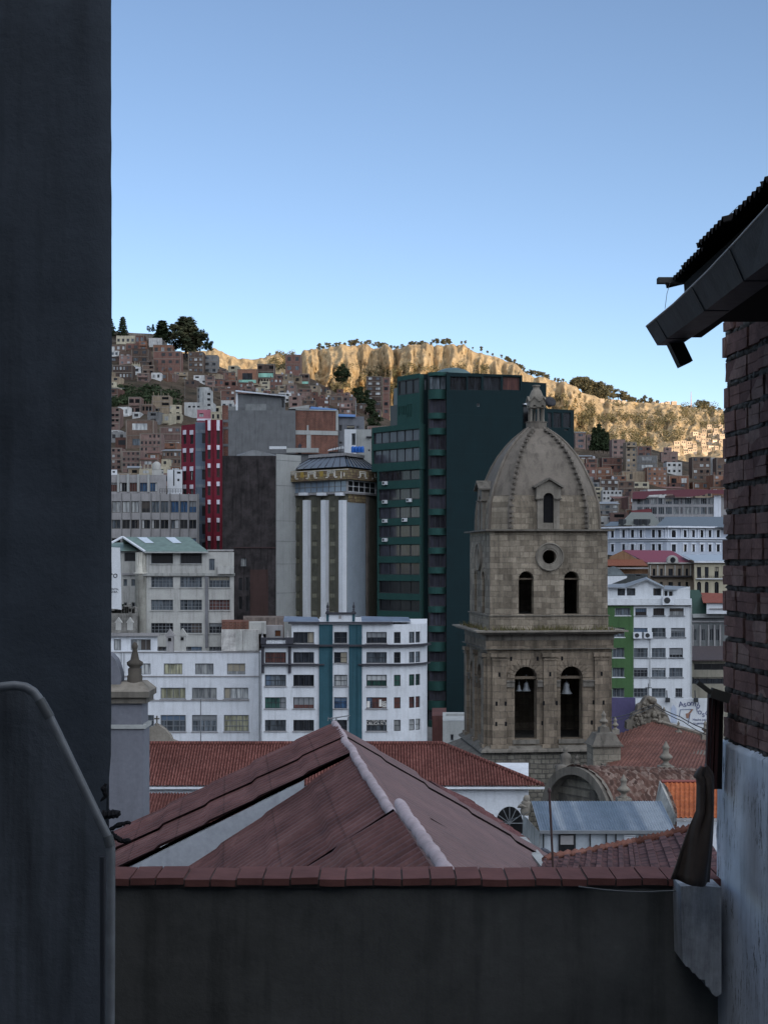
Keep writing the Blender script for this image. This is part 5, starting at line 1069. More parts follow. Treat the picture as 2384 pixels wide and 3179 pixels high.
# weeds on the cornice
m = MB(); rnd = random.Random(2)
for k in range(420):
    i = rnd.choice((0,0,0,3)); u = rnd.choice((rnd.gauss(1.2,.6), rnd.gauss(4.2,.5), rnd.gauss(5.4,.4), rnd.uniform(0,8.8), rnd.gauss(8.3,.4))); 
    if not -.3 < u < 9.2: continue
    q = T.W(i, u, zt(1957), rnd.uniform(.05,.5)); h = rnd.uniform(.15,.5); d = Vector((rnd.gauss(0,.12), rnd.gauss(0,.12), h)); m.add([q+Vector((-.03,0,0)), q+Vector((.03,0,0)), q+d], [(0,1,2)])
wd = obj('cornice_weeds', m, leafmat('dry_weeds', (.07,.065,.03), (.14,.12,.06)), T.root); wd['kind'] = 'stuff'
# upper stage
up = Bld('', '', '', sq(.24), zt(1956), zt(1648), ST_U, root=T.share(), part='upper_wall')
def uq(px): return up.wp(0, px, 1800)[0]
for i in (0, 3):
    for a, c in ((1609.6,1656),(1750,1796.7)): up.holes[i].append((uq(a), uq(c), zt(1907.5), zt(1774), True, .7))
cu, cz = uq(1705), zt(1728.6)
up.holes[0].append((cu-.5, cu+.5, cz-.5, cz+.5, True, .7)); up.holes[3].append((cu-.5, cu+.5, cz-.5, cz+.5, True, .7)); up.done()
for i in (0, 3):
    m = MB(); n = 36
    def rg(r, o): return [up.W(i, cu+r*math.cos(2*math.pi*k/n), cz+r*math.sin(2*math.pi*k/n), o) for k in range(n)]
    m.rings([rg(1.02,.003), rg(1.02,.16), rg(.95,.2), rg(.9,.12), rg(.62,.06), rg(.5,-.25)], False, False); obj('oculus_ring', m, ST_P, T.root)
    m = MB(); m.rings([rg(.9,.004), rg(.9,.01), rg(.5,.01), rg(.5,-.3)], False, False); obj('oculus_lining', m, ST_P, T.root)
    for a, c in ((1609.6,1656),(1750,1796.7)):
        a, c = uq(a), uq(c); r = (c-a)/2; c2 = (a+c)/2; zz = zt(1774)-r; m = MB(); n = 10
        for k in range(n):
            t0, t1 = math.pi*k/n+.02, math.pi*(k+1)/n-.02; q = [(c2+R_*math.cos(t), zz+R_*math.sin(t)) for R_, t in ((r+.02,t0),(r+.36,t0),(r+.36,t1),(r+.02,t1))]
            m.prism(q, lambda x, z, d: up.W(i, x, z, d), .003, .03+.012*(k % 2))
        obj('archivolt', m, ST_U, T.root)
    for a, c in ((1609.6,1656),(1750,1796.7)):
        m = MB(); up.slab(i, uq(a), uq(c), zt(1800), zt(1795), -.5, -.35, m); obj('beam', m, WOOD, T.root)
tier(zt(1914), zt(1911), .10, ST_C, 'string_course'); tier(zt(1956)+.01, zt(1914)-.004, .2, ST_U, 'plinth_course')
tier(zt(1648)+.004, zt(1643), -.15, ST_C, 'cornice')
# dome
cen = A + D1*WT/2 + D2*WT/2; YC = cen.y
prof = [(1500,560),(1400,558),(1320,553),(1250,545),(1190,527),(1100,500),(1000,455),(900,410),(800,352),(700,272),(640,212),(600,165),(560,115),(545,95)]
def oct_(a, f): return [(a,-f),(a,f),(f,a),(-f,a),(-a,f),(-a,-f),(-f,-a),(f,-a)]
def ringz(y, half):
    a = half/3.016*YC/F/1.10; z = Z(1150+y/3.016, YC); f = a*.70
    if half < 120: f = a*.55
    return [T.L((cen.x+p[0]*D1.x+p[1]*D2.x, cen.y+p[0]*D1.y+p[1]*D2.y, z)) for p in oct_(a, f)]
rg_ = [ringz(*p) for p in prof]
m = MB(); m.rings(rg_[:5]); obj('dome', m, ST_U, T.root); m = MB(); m.rings(rg_[4:]); obj('dome', m, ST_D, T.root)
cl = T.L((cen.x, cen.y, 0))
for k in range(8):
    pts = [rg_[j][k] for j in range(len(rg_))]; out = [(Vector((p.x-cl.x, p.y-cl.y, 0))).normalized() for p in pts]
    m = MB(); path = [p+o*.0 for p, o in zip(pts, out)]; m.tube(path, [.14]*8+[.12]*3+[.1]*3, 6, False); 
    tan = Vector((-out[3].y, out[3].x, 0)); sgn = 1 if k in (7, 6, 0, 3) else -1
    L_ = 0
    for j in range(len(pts)-2):
        n_ = 2 if (pts[j+1]-pts[j]).length > .6 else 1
        for q in range(n_ if k in (6, 7) else 0):
            c = pts[j].lerp(pts[j+1], (q+.5)/n_) + out[j]*.16
            for sg in ((1,) if k == 6 else (-1,)): d = c + tan*.2*sg; m.rbox(d, .24, .26, .16, math.atan2(out[j].y, out[j].x))
    obj('dome_rib', m, ST_D, T.root)
def dormer(side):
    m = MB(); h = MB(); u0, u1 = uq(1668), uq(1737); o1 = -.05; W = lambda u, z, o: up.W(side, u, z, o)
    uc = (u0+u1)/2; hw = (u1-u0)/2; a, c = uc-.38, uc+.38; zb, zs, zp = zt(1642), zt(1547), zt(1487)
    arc = [(uc+.38*math.cos(t), zt(1545)+.38*math.sin(t)) for t in [math.pi*k/8 for k in range(9)]]
    left = [(u0, zb), (a, zb), (a, zt(1545))] ; back = -1.9
    m.prism([(u0,zb),(a,zb),(a,zt(1545)),(u0,zt(1545))], lambda x,z,d: W(x,z,d), -2.2, o1); m.prism([(c,zb),(u1,zb),(u1,zt(1545)),(c,zt(1545))], lambda x,z,d: W(x,z,d), -2.2, o1)
    m.prism([(a+.001,zb),(c-.001,zb),(c-.001,zt(1622)),(a+.001,zt(1622))], lambda x,z,d: W(x,z,d), -2.2, -.15)
    m.prism([(u0-.08,zt(1545)+.003)]+[(a,zt(1545)+.003)]+arc[::-1][1:-1]+[(c,zt(1545)+.003),(u1+.08,zt(1545)+.003),(u1+.08,zt(1512)),(uc,zp),(u0-.08,zt(1512))], lambda x,z,d: W(x,z,d), -3.0, o1+.05)
    d = obj('dormer', m, ST_P, T.root)
    m = MB(); 
    for s_ in (-1, 1): m.hexa([W(uc,zp,-3.0), W(uc,zp,.25), W(uc+s_*(hw+.25),zt(1514),.25), W(uc+s_*(hw+.25),zt(1514),-3.0), W(uc,zp+.14,-3.0), W(uc,zp+.14,.25), W(uc+s_*(hw+.28),zt(1514)+.12,.25), W(uc+s_*(hw+.28),zt(1514)+.12,-3.0)])
    m.hexa([W(u0-.14,zt(1549),-.9), W(u0-.14,zt(1549),.12), W(a-.01,zt(1549),.12), W(a-.01,zt(1549),-.9), W(u0-.14,zt(1545),-.9), W(u0-.14,zt(1545),.12), W(a-.01,zt(1545),.12), W(a-.01,zt(1545),-.9)]); m.hexa([W(c+.01,zt(1549),-.9), W(c+.01,zt(1549),.12), W(u1+.14,zt(1549),.12), W(u1+.14,zt(1549),-.9), W(c+.01,zt(1545),-.9), W(c+.01,zt(1545),.12), W(u1+.14,zt(1545),.12), W(u1+.14,zt(1545),-.9)])
    obj('gable_coping', m, ST_C, d)
    m = MB(); m.quad(W(a,zb,-.22), W(c,zb,-.22), W(c,zt(1520),-.22), W(a,zt(1520),-.22)); obj('dark_opening_sheet', m, VOID, d)  # dark sheet painted as the shade inside the dormer
dormer(0); dormer(3)
# lantern
LY = YC; lz = lambda y: Z(1150+y/3.016, LY)-T.o.z; lc = (cl.x, cl.y, 0); s6 = LY/F/3.016
m = MB(); m.lathe([(98*s6,lz(548)),(98*s6,lz(492)),(104*s6,lz(490)),(104*s6,lz(484))], lc, 16, False); obj('lantern_base', m, ST_D, T.root)
m = MB(); r = 80*s6
for k in range(6):
    a = math.pi/6+k*math.pi/3 + th*.5; m.lathe([(13*s6,lz(484)),(11*s6,lz(470)),(10*s6,lz(360)),(14*s6,lz(350)),(14*s6,lz(344))], (lc[0]+r*math.cos(a)*.84, lc[1]+r*math.sin(a)*.84, 0), 8)
obj('lantern_column', m, ST_P, T.root)
m = MB(); m.lathe([(45*s6,lz(484)),(45*s6,lz(330))], lc, 8, False); 
m = MB()
for k in range(6):
    a = k*math.pi/3+th; w = 26*s6; c0 = Vector((lc[0]+r*.80*math.cos(a), lc[1]+r*.80*math.sin(a), 0)); t_ = Vector((-math.sin(a), math.cos(a), 0)); o_ = Vector((math.cos(a), math.sin(a), 0))
    m.prism([(-w*1.7,lz(352)),(-w*.8,lz(352))]+[(w*.8*math.cos(q), lz(352)+w*.8*math.sin(q)) for q in [math.pi*(1-j/6) for j in range(1,6)]]+[(w*.8,lz(352)),(w*1.7,lz(352)),(w*1.7,lz(300)),(0,lz(255)),(-w*1.7,lz(300))], lambda x, z, d: c0+t_*x+o_*d+Vector((0,0,z)), 0, .12)
    m.bar(c0+t_*(-w*1.8)+o_*.1+Vector((0,0,lz(298))), c0+o_*.1+Vector((0,0,lz(250))), .2, .09); m.bar(c0+t_*(w*1.8)+o_*.1+Vector((0,0,lz(298))), c0+o_*.1+Vector((0,0,lz(250))), .2, .09)
obj('lantern_gable', m, ST_P, T.root)
m = MB(); m.lathe([(86*s6,lz(356)),(86*s6,lz(345)),(70*s6,lz(343))], lc, 6, False, a0=math.pi/6+th); m.lathe([(74*s6,lz(300)),(76*s6,lz(262)),(66*s6,lz(238)),(52*s6,lz(205)),(44*s6,lz(188)),(34*s6,lz(180)),(30*s6,lz(155)),(38*s6,lz(150)),(38*s6,lz(140)),(20*s6,lz(138))], lc, 12); obj('lantern_cupola', m, ST_P, T.root)
sp = thing('loudspeaker', 'dark round horn hanging on the right side of the lantern on top of the dome', 'loudspeaker', P(1400+925/3.016, 1150+300/3.016, LY-.8)); m = MB(); m.lathe([(.05,-.35),(.2,-.3),(.42,.1),(.4,.18),(.1,.2)], (0,0,0), 12); h_ = obj('horn', m, plaster('horn_grey', (.045,.045,.05)), sp); h_.rotation_euler = (R(60), 0, R(20))
# bells
for k, (px, py, w_) in enumerate([(1617,2148,'left bell in the left arch of the belfry'),(1640,2148,'right bell in the left arch of the belfry, higher and larger'),(1765,2156,'single bell in the right arch of the belfry')]):
    s_ = [.42,.62,.78][k]; u, z = T.wp(0, px, py); q = T.W(0, u, z, -.75); c, s2 = math.cos(T.ang), math.sin(T.ang)
    t = thing('bell', w_, 'bell', (T.o.x+q.x*c-q.y*s2, T.o.y+q.x*s2+q.y*c, T.o.z+q.z), 0, 'bells'); m = MB(); m.lathe([(.55*s_,0),(.42*s_,.15*s_),(.3*s_,.45*s_),(.25*s_,.9*s_),(.1*s_,1.05*s_),(.03,1.05*s_),(.03,1.1*s_+.5)], (0,0,0), 14); obj('body', m, flat('bell_bronze', (.13,.14,.15), .5, .4, .2), t)
# ledge and base
bs = Bld('', '', '', sq(-.12), -26, zt(2331), ST_R, root=T.share(), part='base_wall'); bs.done()
m = MB(); p0, p1, p2 = sq(-.55), sq(-.5), sq(-.02); m.rings([[T.L((q.x,q.y,zt(2334))) for q in p0], [T.L((q.x,q.y,zt(2328))) for q in p1], [T.L((q.x,q.y,zt(2316))) for q in p2]]); obj('ledge', m, ST_C, T.root)
m = MB(); p0 = [q for q in sq(-.1)]; o_ = -D1*2.4-D2*.3; a_, b_ = p0[3], p0[0]
m.hexa([T.L((x_.x,x_.y,z_)) for x_, z_ in ((a_+o_,zt(2400)),(b_+o_,zt(2400)),(b_,zt(2400)),(a_,zt(2400)),(a_+o_,zt(2318)-1.2),(b_+o_*.8,zt(2380)),(b_,zt(2336)),(a_,zt(2336)))]); obj('buttress_slope', m, ST_C, T.root)

# ---------------- church roofs, pinnacles ----------------
def tilemat(name, c1, c2, c3, rough=.9, s=9, pitch=None, x0=0):
    N = NT(name); vo = N.n('TexVoronoi'); vo.inputs['Scale'].default_value = s*.9; N.l(N.tc.outputs['Object'], vo.inputs['Vector'])
    sp_ = N.n('SeparateXYZ'); N.l(vo.outputs['Color'], sp_.inputs[0])
    c = N.mix(c2, N.ramp(sp_.outputs[0], [(.05, c1), (.5, c2), (.97, c3)]), .55, 'MIX'); c = N.mix(c, N.gray(N.noise(.35, 5, .65), .65, 1.15), 1); c = N.mix(c, N.gray(N.noise(14, 4, .7), .75, 1.15), 1)
    if pitch:      # channels darkened and crests lightened: shading painted into the tile colour
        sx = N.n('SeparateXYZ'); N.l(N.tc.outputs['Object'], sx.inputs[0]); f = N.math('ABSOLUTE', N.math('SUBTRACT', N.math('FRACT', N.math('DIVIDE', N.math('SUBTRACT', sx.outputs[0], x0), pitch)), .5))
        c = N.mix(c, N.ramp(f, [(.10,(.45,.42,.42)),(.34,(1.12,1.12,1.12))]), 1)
    N.bump(N.noise(18, 4, .7), .3, .02); MC[name] = N.fin(c, rough, .2); return MC[name]
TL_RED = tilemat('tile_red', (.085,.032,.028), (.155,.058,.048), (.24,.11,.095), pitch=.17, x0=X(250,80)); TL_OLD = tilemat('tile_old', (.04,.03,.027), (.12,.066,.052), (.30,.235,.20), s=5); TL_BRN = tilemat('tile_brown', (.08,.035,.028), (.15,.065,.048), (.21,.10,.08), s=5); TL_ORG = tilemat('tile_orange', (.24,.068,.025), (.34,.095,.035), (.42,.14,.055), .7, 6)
def gloss_lathe(): pass
URN = [(.26,0),(.30,.06),(.20,.12),(.14,.22),(.18,.3),(.34,.42),(.40,.5),(.30,.62),(.18,.72),(.16,.95),(.22,1.05),(.16,1.15),(.08,1.3),(.02,1.42)]
def urn(parent, loc, s, mat=None, name='finial', prof=URN): m = MB(); m.lathe([(r*s, z*s) for r, z in prof], loc, 10); return obj(name, m, mat or ST_P, parent)
# long red tile roof
b = Bld('long_red_roof_house', 'long white house under a wide red clay tile roof in front of the white buildings', 'house', front(330, 80.3, 1640, 80.3, 9), -24, Z(2441, 80), W_WHITE)
b.done()
m = MB(); e0, e1, r0, r1 = P(250,2440,80), P(1685,2440,80), Vector((X(250,80), 83.4, Z(2310,83.4))), P(1372,2310,83.4)
e0w = Vector((r0.x, e0.y, e0.z)); r1w = Vector((e1.x, r1.y, r1.z)); LT = e1.x-r0.x; sheet(m, Vector((r0.x-.0,r0.y,r0.z)), r1w, e1, e0w, 1700, 48, tile_h(.17,.34,.055,.05), umax=lambda t: ((r1.x-r0.x)+(e1.x-r1.x)*t)/LT)
m2 = MB(); sheet(m2, r1, Vector((r1.x, r1.y+.4, r1.z)), P(1690,2440,90), e1, 300, 48, tile_h(.16,.34,.055,.05))
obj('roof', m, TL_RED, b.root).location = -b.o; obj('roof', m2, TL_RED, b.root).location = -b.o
for o in b.root.children:
    if o.name.startswith('roof'): o.rotation_euler = (0,0,-b.ang); 
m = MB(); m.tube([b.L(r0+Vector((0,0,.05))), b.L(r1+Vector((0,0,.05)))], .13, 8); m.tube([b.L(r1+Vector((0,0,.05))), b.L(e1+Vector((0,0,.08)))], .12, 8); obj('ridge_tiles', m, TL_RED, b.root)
m = MB(); m.hexa([b.L(p) for p in (P(250,2450,79.8),P(1690,2450,79.8),P(1690,2450,80.4),P(250,2450,80.4),P(250,2443,79.8),P(1690,2443,79.8),P(1690,2443,80.4),P(250,2443,80.4))]); obj('eave_cornice', m, W_WHITE, b.root)
m = MB(); u, z = b.wp(0, 1581, 2555); R_ = .75
arc = [(R_*math.cos(math.pi*k/16), R_*1.25*math.sin(math.pi*k/16)) for k in range(17)]
m.prism([(-R_,-.6)]+arc[::-1]+[(R_,-.6)], lambda x, zz, d: b.W(0, u+x, z+zz, d), .003, .04); fw = obj('arched_window', m, G_BLACK, b.root)
m = MB()
for k in range(1, 6): a = math.pi*k/6; m.bar(b.W(0,u,z,.07), b.W(0,u+R_*math.cos(a),z+R_*1.25*math.sin(a),.07), .04)
m.bar(b.W(0,u-R_,z,.07), b.W(0,u+R_,z,.07), .05); m.bar(b.W(0,u,z,.07), b.W(0,u,z-.6,.07), .04); obj('fan_bars', m, FRAME, fw)
l = Bld('lower_tiled_house', 'lower red tiled wing tucked in front of the long red roof at left', 'house', front(330, 76.3, 760, 76.3, 3.2), -24, Z(2556, 76), W_WHITE); l.done()
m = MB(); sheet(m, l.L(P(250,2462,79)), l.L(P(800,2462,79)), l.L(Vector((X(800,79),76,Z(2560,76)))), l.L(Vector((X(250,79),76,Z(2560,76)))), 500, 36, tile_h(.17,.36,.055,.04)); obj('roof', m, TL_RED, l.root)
c = thing('chapel_gable', 'small weathered round stone gable topped by a cross above the long red roof', 'gable', P(488, 2310, 88)); m = MB(); s_ = 88/F
m.prism([(-46*s_,0),(-46*s_,14*s_),(-38*s_,24*s_),(-34*s_,38*s_),(-22*s_,52*s_),(-8*s_,58*s_),(8*s_,60*s_),(26*s_,48*s_),(44*s_,28*s_),(50*s_,14*s_),(66*s_,8*s_),(68*s_,0)], lambda x, z, d: (x, d, z), -.3, .3); obj('wall', m, ST_P, c)
m = MB(); m.lathe([(.13,58*s_),(.16,62*s_),(.06,66*s_)], (0,0,0), 8); m.bar((0,0,62*s_), (0,0,88*s_), .09); m.bar((-8*s_,0,79*s_), (8*s_,0,79*s_), .09); obj('cross', m, ST_C, c)
mst = thing('antenna_mast', 'thin vertical mast in front of the long white building', 'antenna', P(624, 2312, 84)); m = MB(); m.tube([(0,0,0),(0,0,142*84/F)], .035, 6); obj('pole', m, FRAME, mst)
# gate pier with finial, left
g = thing('gate_pier', 'tall grey plastered pier with moulded cap beside the dark wall edge', 'pier', P(395, 2620, 40)); gz = lambda y: Z(y,40)-g.location.z; gxx = lambda x: X(x,40)-g.location.x
GP = plaster('pier_grey', (.155,.16,.185), .15, .15)
m = MB(); m.box(gxx(330), gxx(447), 0, 1.0, -18, gz(2262)); obj('shaft', m, GP, g)
m = MB(); m.box(gxx(325), gxx(453), -.06, 1.05, gz(2262)+.001, gz(2250)); obj('moulding', m, W_PALE, g); m = MB(); m.box(gxx(330), gxx(442), .03, 1.0, gz(2250)+.001, gz(2184)); obj('neck', m, GP, g)
m = MB(); m.box(gxx(325), gxx(457), -.08, 1.1, gz(2183), gz(2164)); m.box(gxx(320), gxx(466), -.2, 1.2, gz(2163.5), gz(2146)); obj('cap', m, ST_C, g)
m = MB(); m.rings([[(gxx(a), y, gz(2145.5)) for a, y in ((320,-.2),(466,-.2),(466,1.2),(320,1.2))], [(gxx(a), y, gz(2120)) for a, y in ((335,.35),(440,.35),(440,1.0),(335,1.0))]]); obj('cap_slope', m, ST_P, g)
m = MB(); s_ = 40/F; m.lathe([(24*s_,0),(24*s_,30*s_),(21*s_,32*s_),(22*s_,52*s_),(16*s_,56*s_),(25*s_,64*s_),(26*s_,72*s_),(14*s_,80*s_),(11*s_,96*s_),(7*s_,112*s_),(9*s_,116*s_),(10*s_,124*s_),(7*s_,132*s_),(1*s_,137*s_)], (gxx(410), .5, gz(2132)), 16); obj('finial', m, plaster('finial_stone', (.088,.076,.062), .4, .4), g)
m = MB(); m.prism([(gxx(330),gz(2130)),(gxx(370),gz(2130)),(gxx(372),gz(2105)),(gxx(365),gz(2075)),(gxx(355),gz(2050)),(gxx(342),gz(2035)),(gxx(330),gz(2028))], lambda x, z, d: (x, d, z), .2, .8); obj('scroll', m, GP, g)

# church nave roof with ornate gable
n = thing('church_nave', 'church nave with a broad brown tiled roof right of the stone tower', 'church', P(2080, 2480, 92)); nl = n.location
def nL(p): return Vector(p)-nl
m = MB(); sheet(m, nL(P(2026,2240,106)), nL(P(2290,2318,100)), nL(P(2290,2390,82)), nL(P(1900,2390,84)), 420, 60, tile_h(.24,.42,.045,.05)); sheet(m, nL(P(1900,2285,104)), nL(P(2026,2240,106)), nL(P(1905,2390,84)), nL(P(1880,2390,84)), 160, 40, tile_h(.24,.42,.045,.05)); obj('roof', m, TL_BRN, n)
m = MB(); m.bar(nL(P(2026,2238,106)), nL(P(2300,2318,99.8)), .5, .35); obj('verge_coping', m, ST_P, n)
m = MB(); m.box(X(1890,84)-nl.x, X(2300,84)-nl.x, -7.6, 1, -12, Z(2392,84)-nl.z); obj('wall', m, ST_R, n)
e = thing('ornate_gable', 'carved rocky looking stone gable with a thin cross rising above the nave roof', 'gable', P(2012, 2262, 107)); s_ = 107/F
m = MB(); out = [(-72,0),(-70,22),(-58,30),(-52,48),(-40,54),(-36,74),(-24,80),(-14,96),(-6,102),(6,102),(14,96),(24,80),(36,72),(42,52),(56,44),(64,22),(72,14),(76,0)]; m.prism([(a*s_, b_*s_) for a, b_ in out], lambda x, z, d: (x, d, z), -.5, .5)
rnd = random.Random(8)
for k in range(90):
    q = rnd.random(); x = rnd.uniform(-60, 60); zz = rnd.uniform(3, 96)
    if abs(x) < 72*(1-zz/108): m.blob((x*s_, -.5, zz*s_), .1+.16*rnd.random(), k, n=6, m=4)
obj('wall', m, ST_P, e); m = MB(); m.bar((0,0,100*s_), (0,0,140*s_), .07); m.bar((-10*s_,0,127*s_), (10*s_,0,127*s_), .07); obj('cross', m, FRAME, e)
for k, (px, py, Y, hp, w_) in enumerate([(1909,2268,96,42,'dark urn pinnacle on the wall just right of the stone tower'),(2066,2385,82,84,'stepped stone pinnacle standing in the middle of the nave roof edge'),(1935,2484,58,80,'round stone pinnacle above the blue zinc roof ridge'),(2188,2283,98,46,'small urn pinnacle at the right end of the nave gable below the billboard'),(2046,2258,105,40,'slim pinnacle on the right shoulder of the ornate gable'),(2105,2272,102,34,'small pinnacle on the sloping coping left of the billboard picture'),(2060,2232,106,38,'tiny pinnacle highest on the right of the ornate gable')]):
    t = thing('pinnacle', w_, 'pinnacle', P(px, py, Y), 0, 'stone pinnacles on the church'); s_ = hp/F*Y/1.55
    m = MB(); m.box(-.42*s_,.42*s_,-.42*s_,.42*s_,-.4*s_,.14*s_); obj('plinth', m, ST_P, t); urn(t, (0,0,.141*s_), s_)
t = thing('corner_turret', 'square stone corner turret with pyramid cap and urn in front of the tower', 'turret', P(1873, 2405, 88), R(6)); s_ = 88/F
m = MB(); m.box(-43*s_,43*s_,-.8,.8,-3,92*s_); obj('shaft', m, blocks('stone_turret', (.27,.24,.19), (.2,.175,.14), (.13,.12,.1), .6, .36, .02, .3), t); m = MB(); m.box(-50*s_,50*s_,-.95,.95,92.3*s_,97*s_); obj('cornice', m, ST_C, t)
m = MB(); m.rings([[(a*s_, b_*s_, z*s_) for a, b_ in ((-k_,-k_),(k_,-k_),(k_,k_),(-k_,k_))] for k_, z in ((47,97.2),(38,112),(30,130),(16,133),(14,148))]); obj('cap', m, ST_C, t); urn(t, (0,0,148*s_), 36*s_/1.0)
t = thing('carved_bust', 'small carved stone bust on a bracket shelf on the rough tower base', 'statue', P(1755, 2377, 92)); m = MB(); m.lathe([(.42,0),(.42,.12),(.3,.16),(.38,.5),(.3,.75),(.12,.85),(.17,1.0),(.14,1.15),(.02,1.22)], (0,0,0), 10); obj('body', m, ST_C, t)
m = MB(); m.box(-.65,.55,-.4,.5,-.14,-.002); m.box(-.3,.25,-.2,.5,-1.9,-.141); obj('shelf', m, ST_C, t)
t = thing('carved_urn', 'slender fluted stone urn beside the bust on the rough tower base', 'urn', P(1790, 2385, 91.5)); urn(t, (0,0,0), .62, ST_C, 'body')
t = thing('wall_pilaster', 'short stone pilaster with flaring capital left of the old vault', 'pilaster', P(1742, 2470, 80)); m = MB(); m.lathe([(.3,-2),(.28,.7),(.5,1.05),(.55,1.15),(.3,1.2),(.34,1.7),(.1,1.75)], (0,0,0), 8); obj('shaft', m, ST_C, t)

# vault with old tiles
v = thing('tiled_vault', 'low barrel vault covered in old mossy clay tiles with an arched stone end', 'vault', P(1800, 2500, 62)); vl = v.location
A_ = Vector((X(1792,60.5), 60.5, Z(2385,60.5)-1.9)); B_ = Vector((X(2260,67), 67, Z(2385,67)-2.1)); ax = (B_-A_).normalized(); sd_ = Vector((ax.y, -ax.x, 0)); Rv = 1.9
m = MB(); nu, nv = 420, 60; LA = (B_-A_).length; vs = []; hh_ = tile_h(.38,.42,.10,.07)
for j in range(nv+1):
    t_ = -.35 + (math.pi*.5+.35)*j/nv*1.12
    for i in range(nu+1):
        p = A_ + ax*(LA*i/nu); d = sd_*math.sin(t_) + Vector((0,0,math.cos(t_))); r = Rv + hh_(LA*i/nu, (t_+.35)*Rv); vs.append(p + d*r - vl)
m.add(vs, [(j*(nu+1)+i, j*(nu+1)+i+1, (j+1)*(nu+1)+i+1, (j+1)*(nu+1)+i) for j in range(nv) for i in range(nu)], True); obj('roof', m, TL_OLD, v)
def ring_(r, d, n=20): return [A_ + ax*d + (sd_*math.cos(math.pi*k/n) + Vector((0,0,math.sin(math.pi*k/n))))*r - vl for k in range(n+1)]
m = MB(); a_, b_ = ring_(Rv+.06, -.2), ring_(Rv-.28, -.2); c_, d_ = ring_(Rv+.06, .3), ring_(Rv-.28, .35); k_ = 21
m.add(a_+b_+c_+d_, [(i, i+1, k_+i+1, k_+i) for i in range(20)] + [(i, i+1, 2*k_+i+1, 2*k_+i) for i in range(20)] + [(k_+i, k_+i+1, 3*k_+i+1, 3*k_+i) for i in range(20)]); obj('arch', m, ST_C, v)
m = MB(); m.add(ring_(Rv-.25, .3), [tuple(range(21))]); obj('end_wall', m, ST_R, v)
m = MB(); m.hexa([q-vl for q in (A_-sd_*Rv+Vector((0,0,-15)), A_+sd_*Rv+Vector((0,0,-15)), B_+sd_*Rv+Vector((0,0,-15)), B_-sd_*Rv+Vector((0,0,-15)), A_-sd_*Rv*.98, A_+sd_*Rv*.98, B_+sd_*Rv*.98, B_-sd_*Rv*.98)]); obj('wall', m, ST_R, v)
# orange barrel roof
o = thing('orange_roof', 'small outbuilding with a bright orange curved tile roof beside the hanging sheet', 'roof', P(2115, 2560, 52)); ol = o.location
m = MB(); nu, nv = 150, 48; vs = []; hh_ = tile_h(.17,.30,.035,.04)
for j in range(nv+1):
    q = j/nv; y = 2426 + (2540-2426)*q; xl = 2055 + 46*math.sin(q*math.pi/2)**.9; Y = 54.5-3.0*q
    for i in range(nu+1):
        x = xl + (2235-xl)*i/nu; p = P(x, y, Y); vs.append(p + Vector((0,-.5,.85))*hh_((x-2055)*52/F, q*2.6) - ol)
m.add(vs, [(j*(nu+1)+i, j*(nu+1)+i+1, (j+1)*(nu+1)+i+1, (j+1)*(nu+1)+i) for j in range(nv) for i in range(nu)], True); obj('roof', m, TL_ORG, o)
m = MB(); m.tube([P(2052,2426,54.4)-ol, P(2240,2426,54.4)-ol], .07, 6); obj('ridge_cap', m, flat('ridge_rust', (.2,.06,.05)), o)
m = MB(); m.bar(P(2098,2546,51.3)-ol, P(2240,2546,51.3)-ol, .12, .1); obj('gutter', m, W_GREY, o); m = MB(); m.tube([P(2124,2548,51.2)-ol, P(2127,2590,51.2)-ol], .045, 8); obj('drainpipe', m, W_PURE, o)
m = MB(); m.hexa([P(x, y, Y)-ol for x, y, Y in ((2100,3900,51.6),(2240,3900,51.6),(2240,3760,55),(2090,3760,55),(2100,2549,51.6),(2240,2549,51.6),(2240,2549,54),(2100,2549,54))]); obj('wall', m, W_WHITE, o)
m = MB(); m.hexa([P(x, y, Y)-ol for x, y, Y in ((2020,2560,54),(2094,2560,51.7),(2097,2560,52),(2025,2560,55),(2046,2424,54.3),(2096,2535,51.7),(2099,2535,52),(2060,2424,55))]); obj('side_wall', m, plaster('side_peeling', (.42,.41,.38), .6, .6, .9), o)
# zinc roofed shed
z_ = thing('zinc_roof_shed', 'white boarded shed with a blue grey corrugated zinc roof', 'shed', P(1880, 2670, 45)); zl = z_.location
ZN = NT('zinc'); cz_ = ZN.ramp(ZN.noise(1.0, 2, .5, ZN.map((.9,.02,.02))), [(.40,(.12,.15,.18)),(.5,(.17,.20,.235)),(.56,(.30,.32,.335))]); cz_ = ZN.mix(cz_, ZN.gray(ZN.noise(2,4),.8,1.1), 1); ZINC = ZN.fin(cz_, .42, .5, .35)
m = MB(); sheet(m, P(1648,2487,48)-zl, P(2052,2487,48)-zl, P(2097,2580,45)-zl, P(1675,2580,45)-zl, 560, 6, lambda u, v: .013*math.cos(2*math.pi*u/.085)); obj('roof', m, ZINC, z_)
m = MB(); m.bar(P(1674,2583,44.9)-zl, P(2138,2583,44.9)-zl, .09, .1); obj('flashing', m, FRAME, z_)
m = MB(); m.hexa([P(x, y, Y)-zl for x, y, Y in ((1675,4200,45.1),(2140,4200,45.1),(2140,4050,48),(1640,4050,48),(1675,2587,45.1),(2140,2587,45.1),(2140,2587,48),(1640,2587,48))]); obj('wall', m, plaster('shed_white', (.42,.46,.50), .15, .25), z_)
m = MB(); m.hexa([P(x, y, Y)-zl for x, y, Y in ((1620,2720,48.5),(1674,2720,45.0),(1676,2720,45.1),(1624,2720,48.6),(1622,2530,48.4),(1674,2584,45.0),(1676,2584,45.1),(1626,2530,48.5))]); obj('side_boards', m, plaster('boards_pale', (.38,.38,.36), .5, .6, .9), z_)
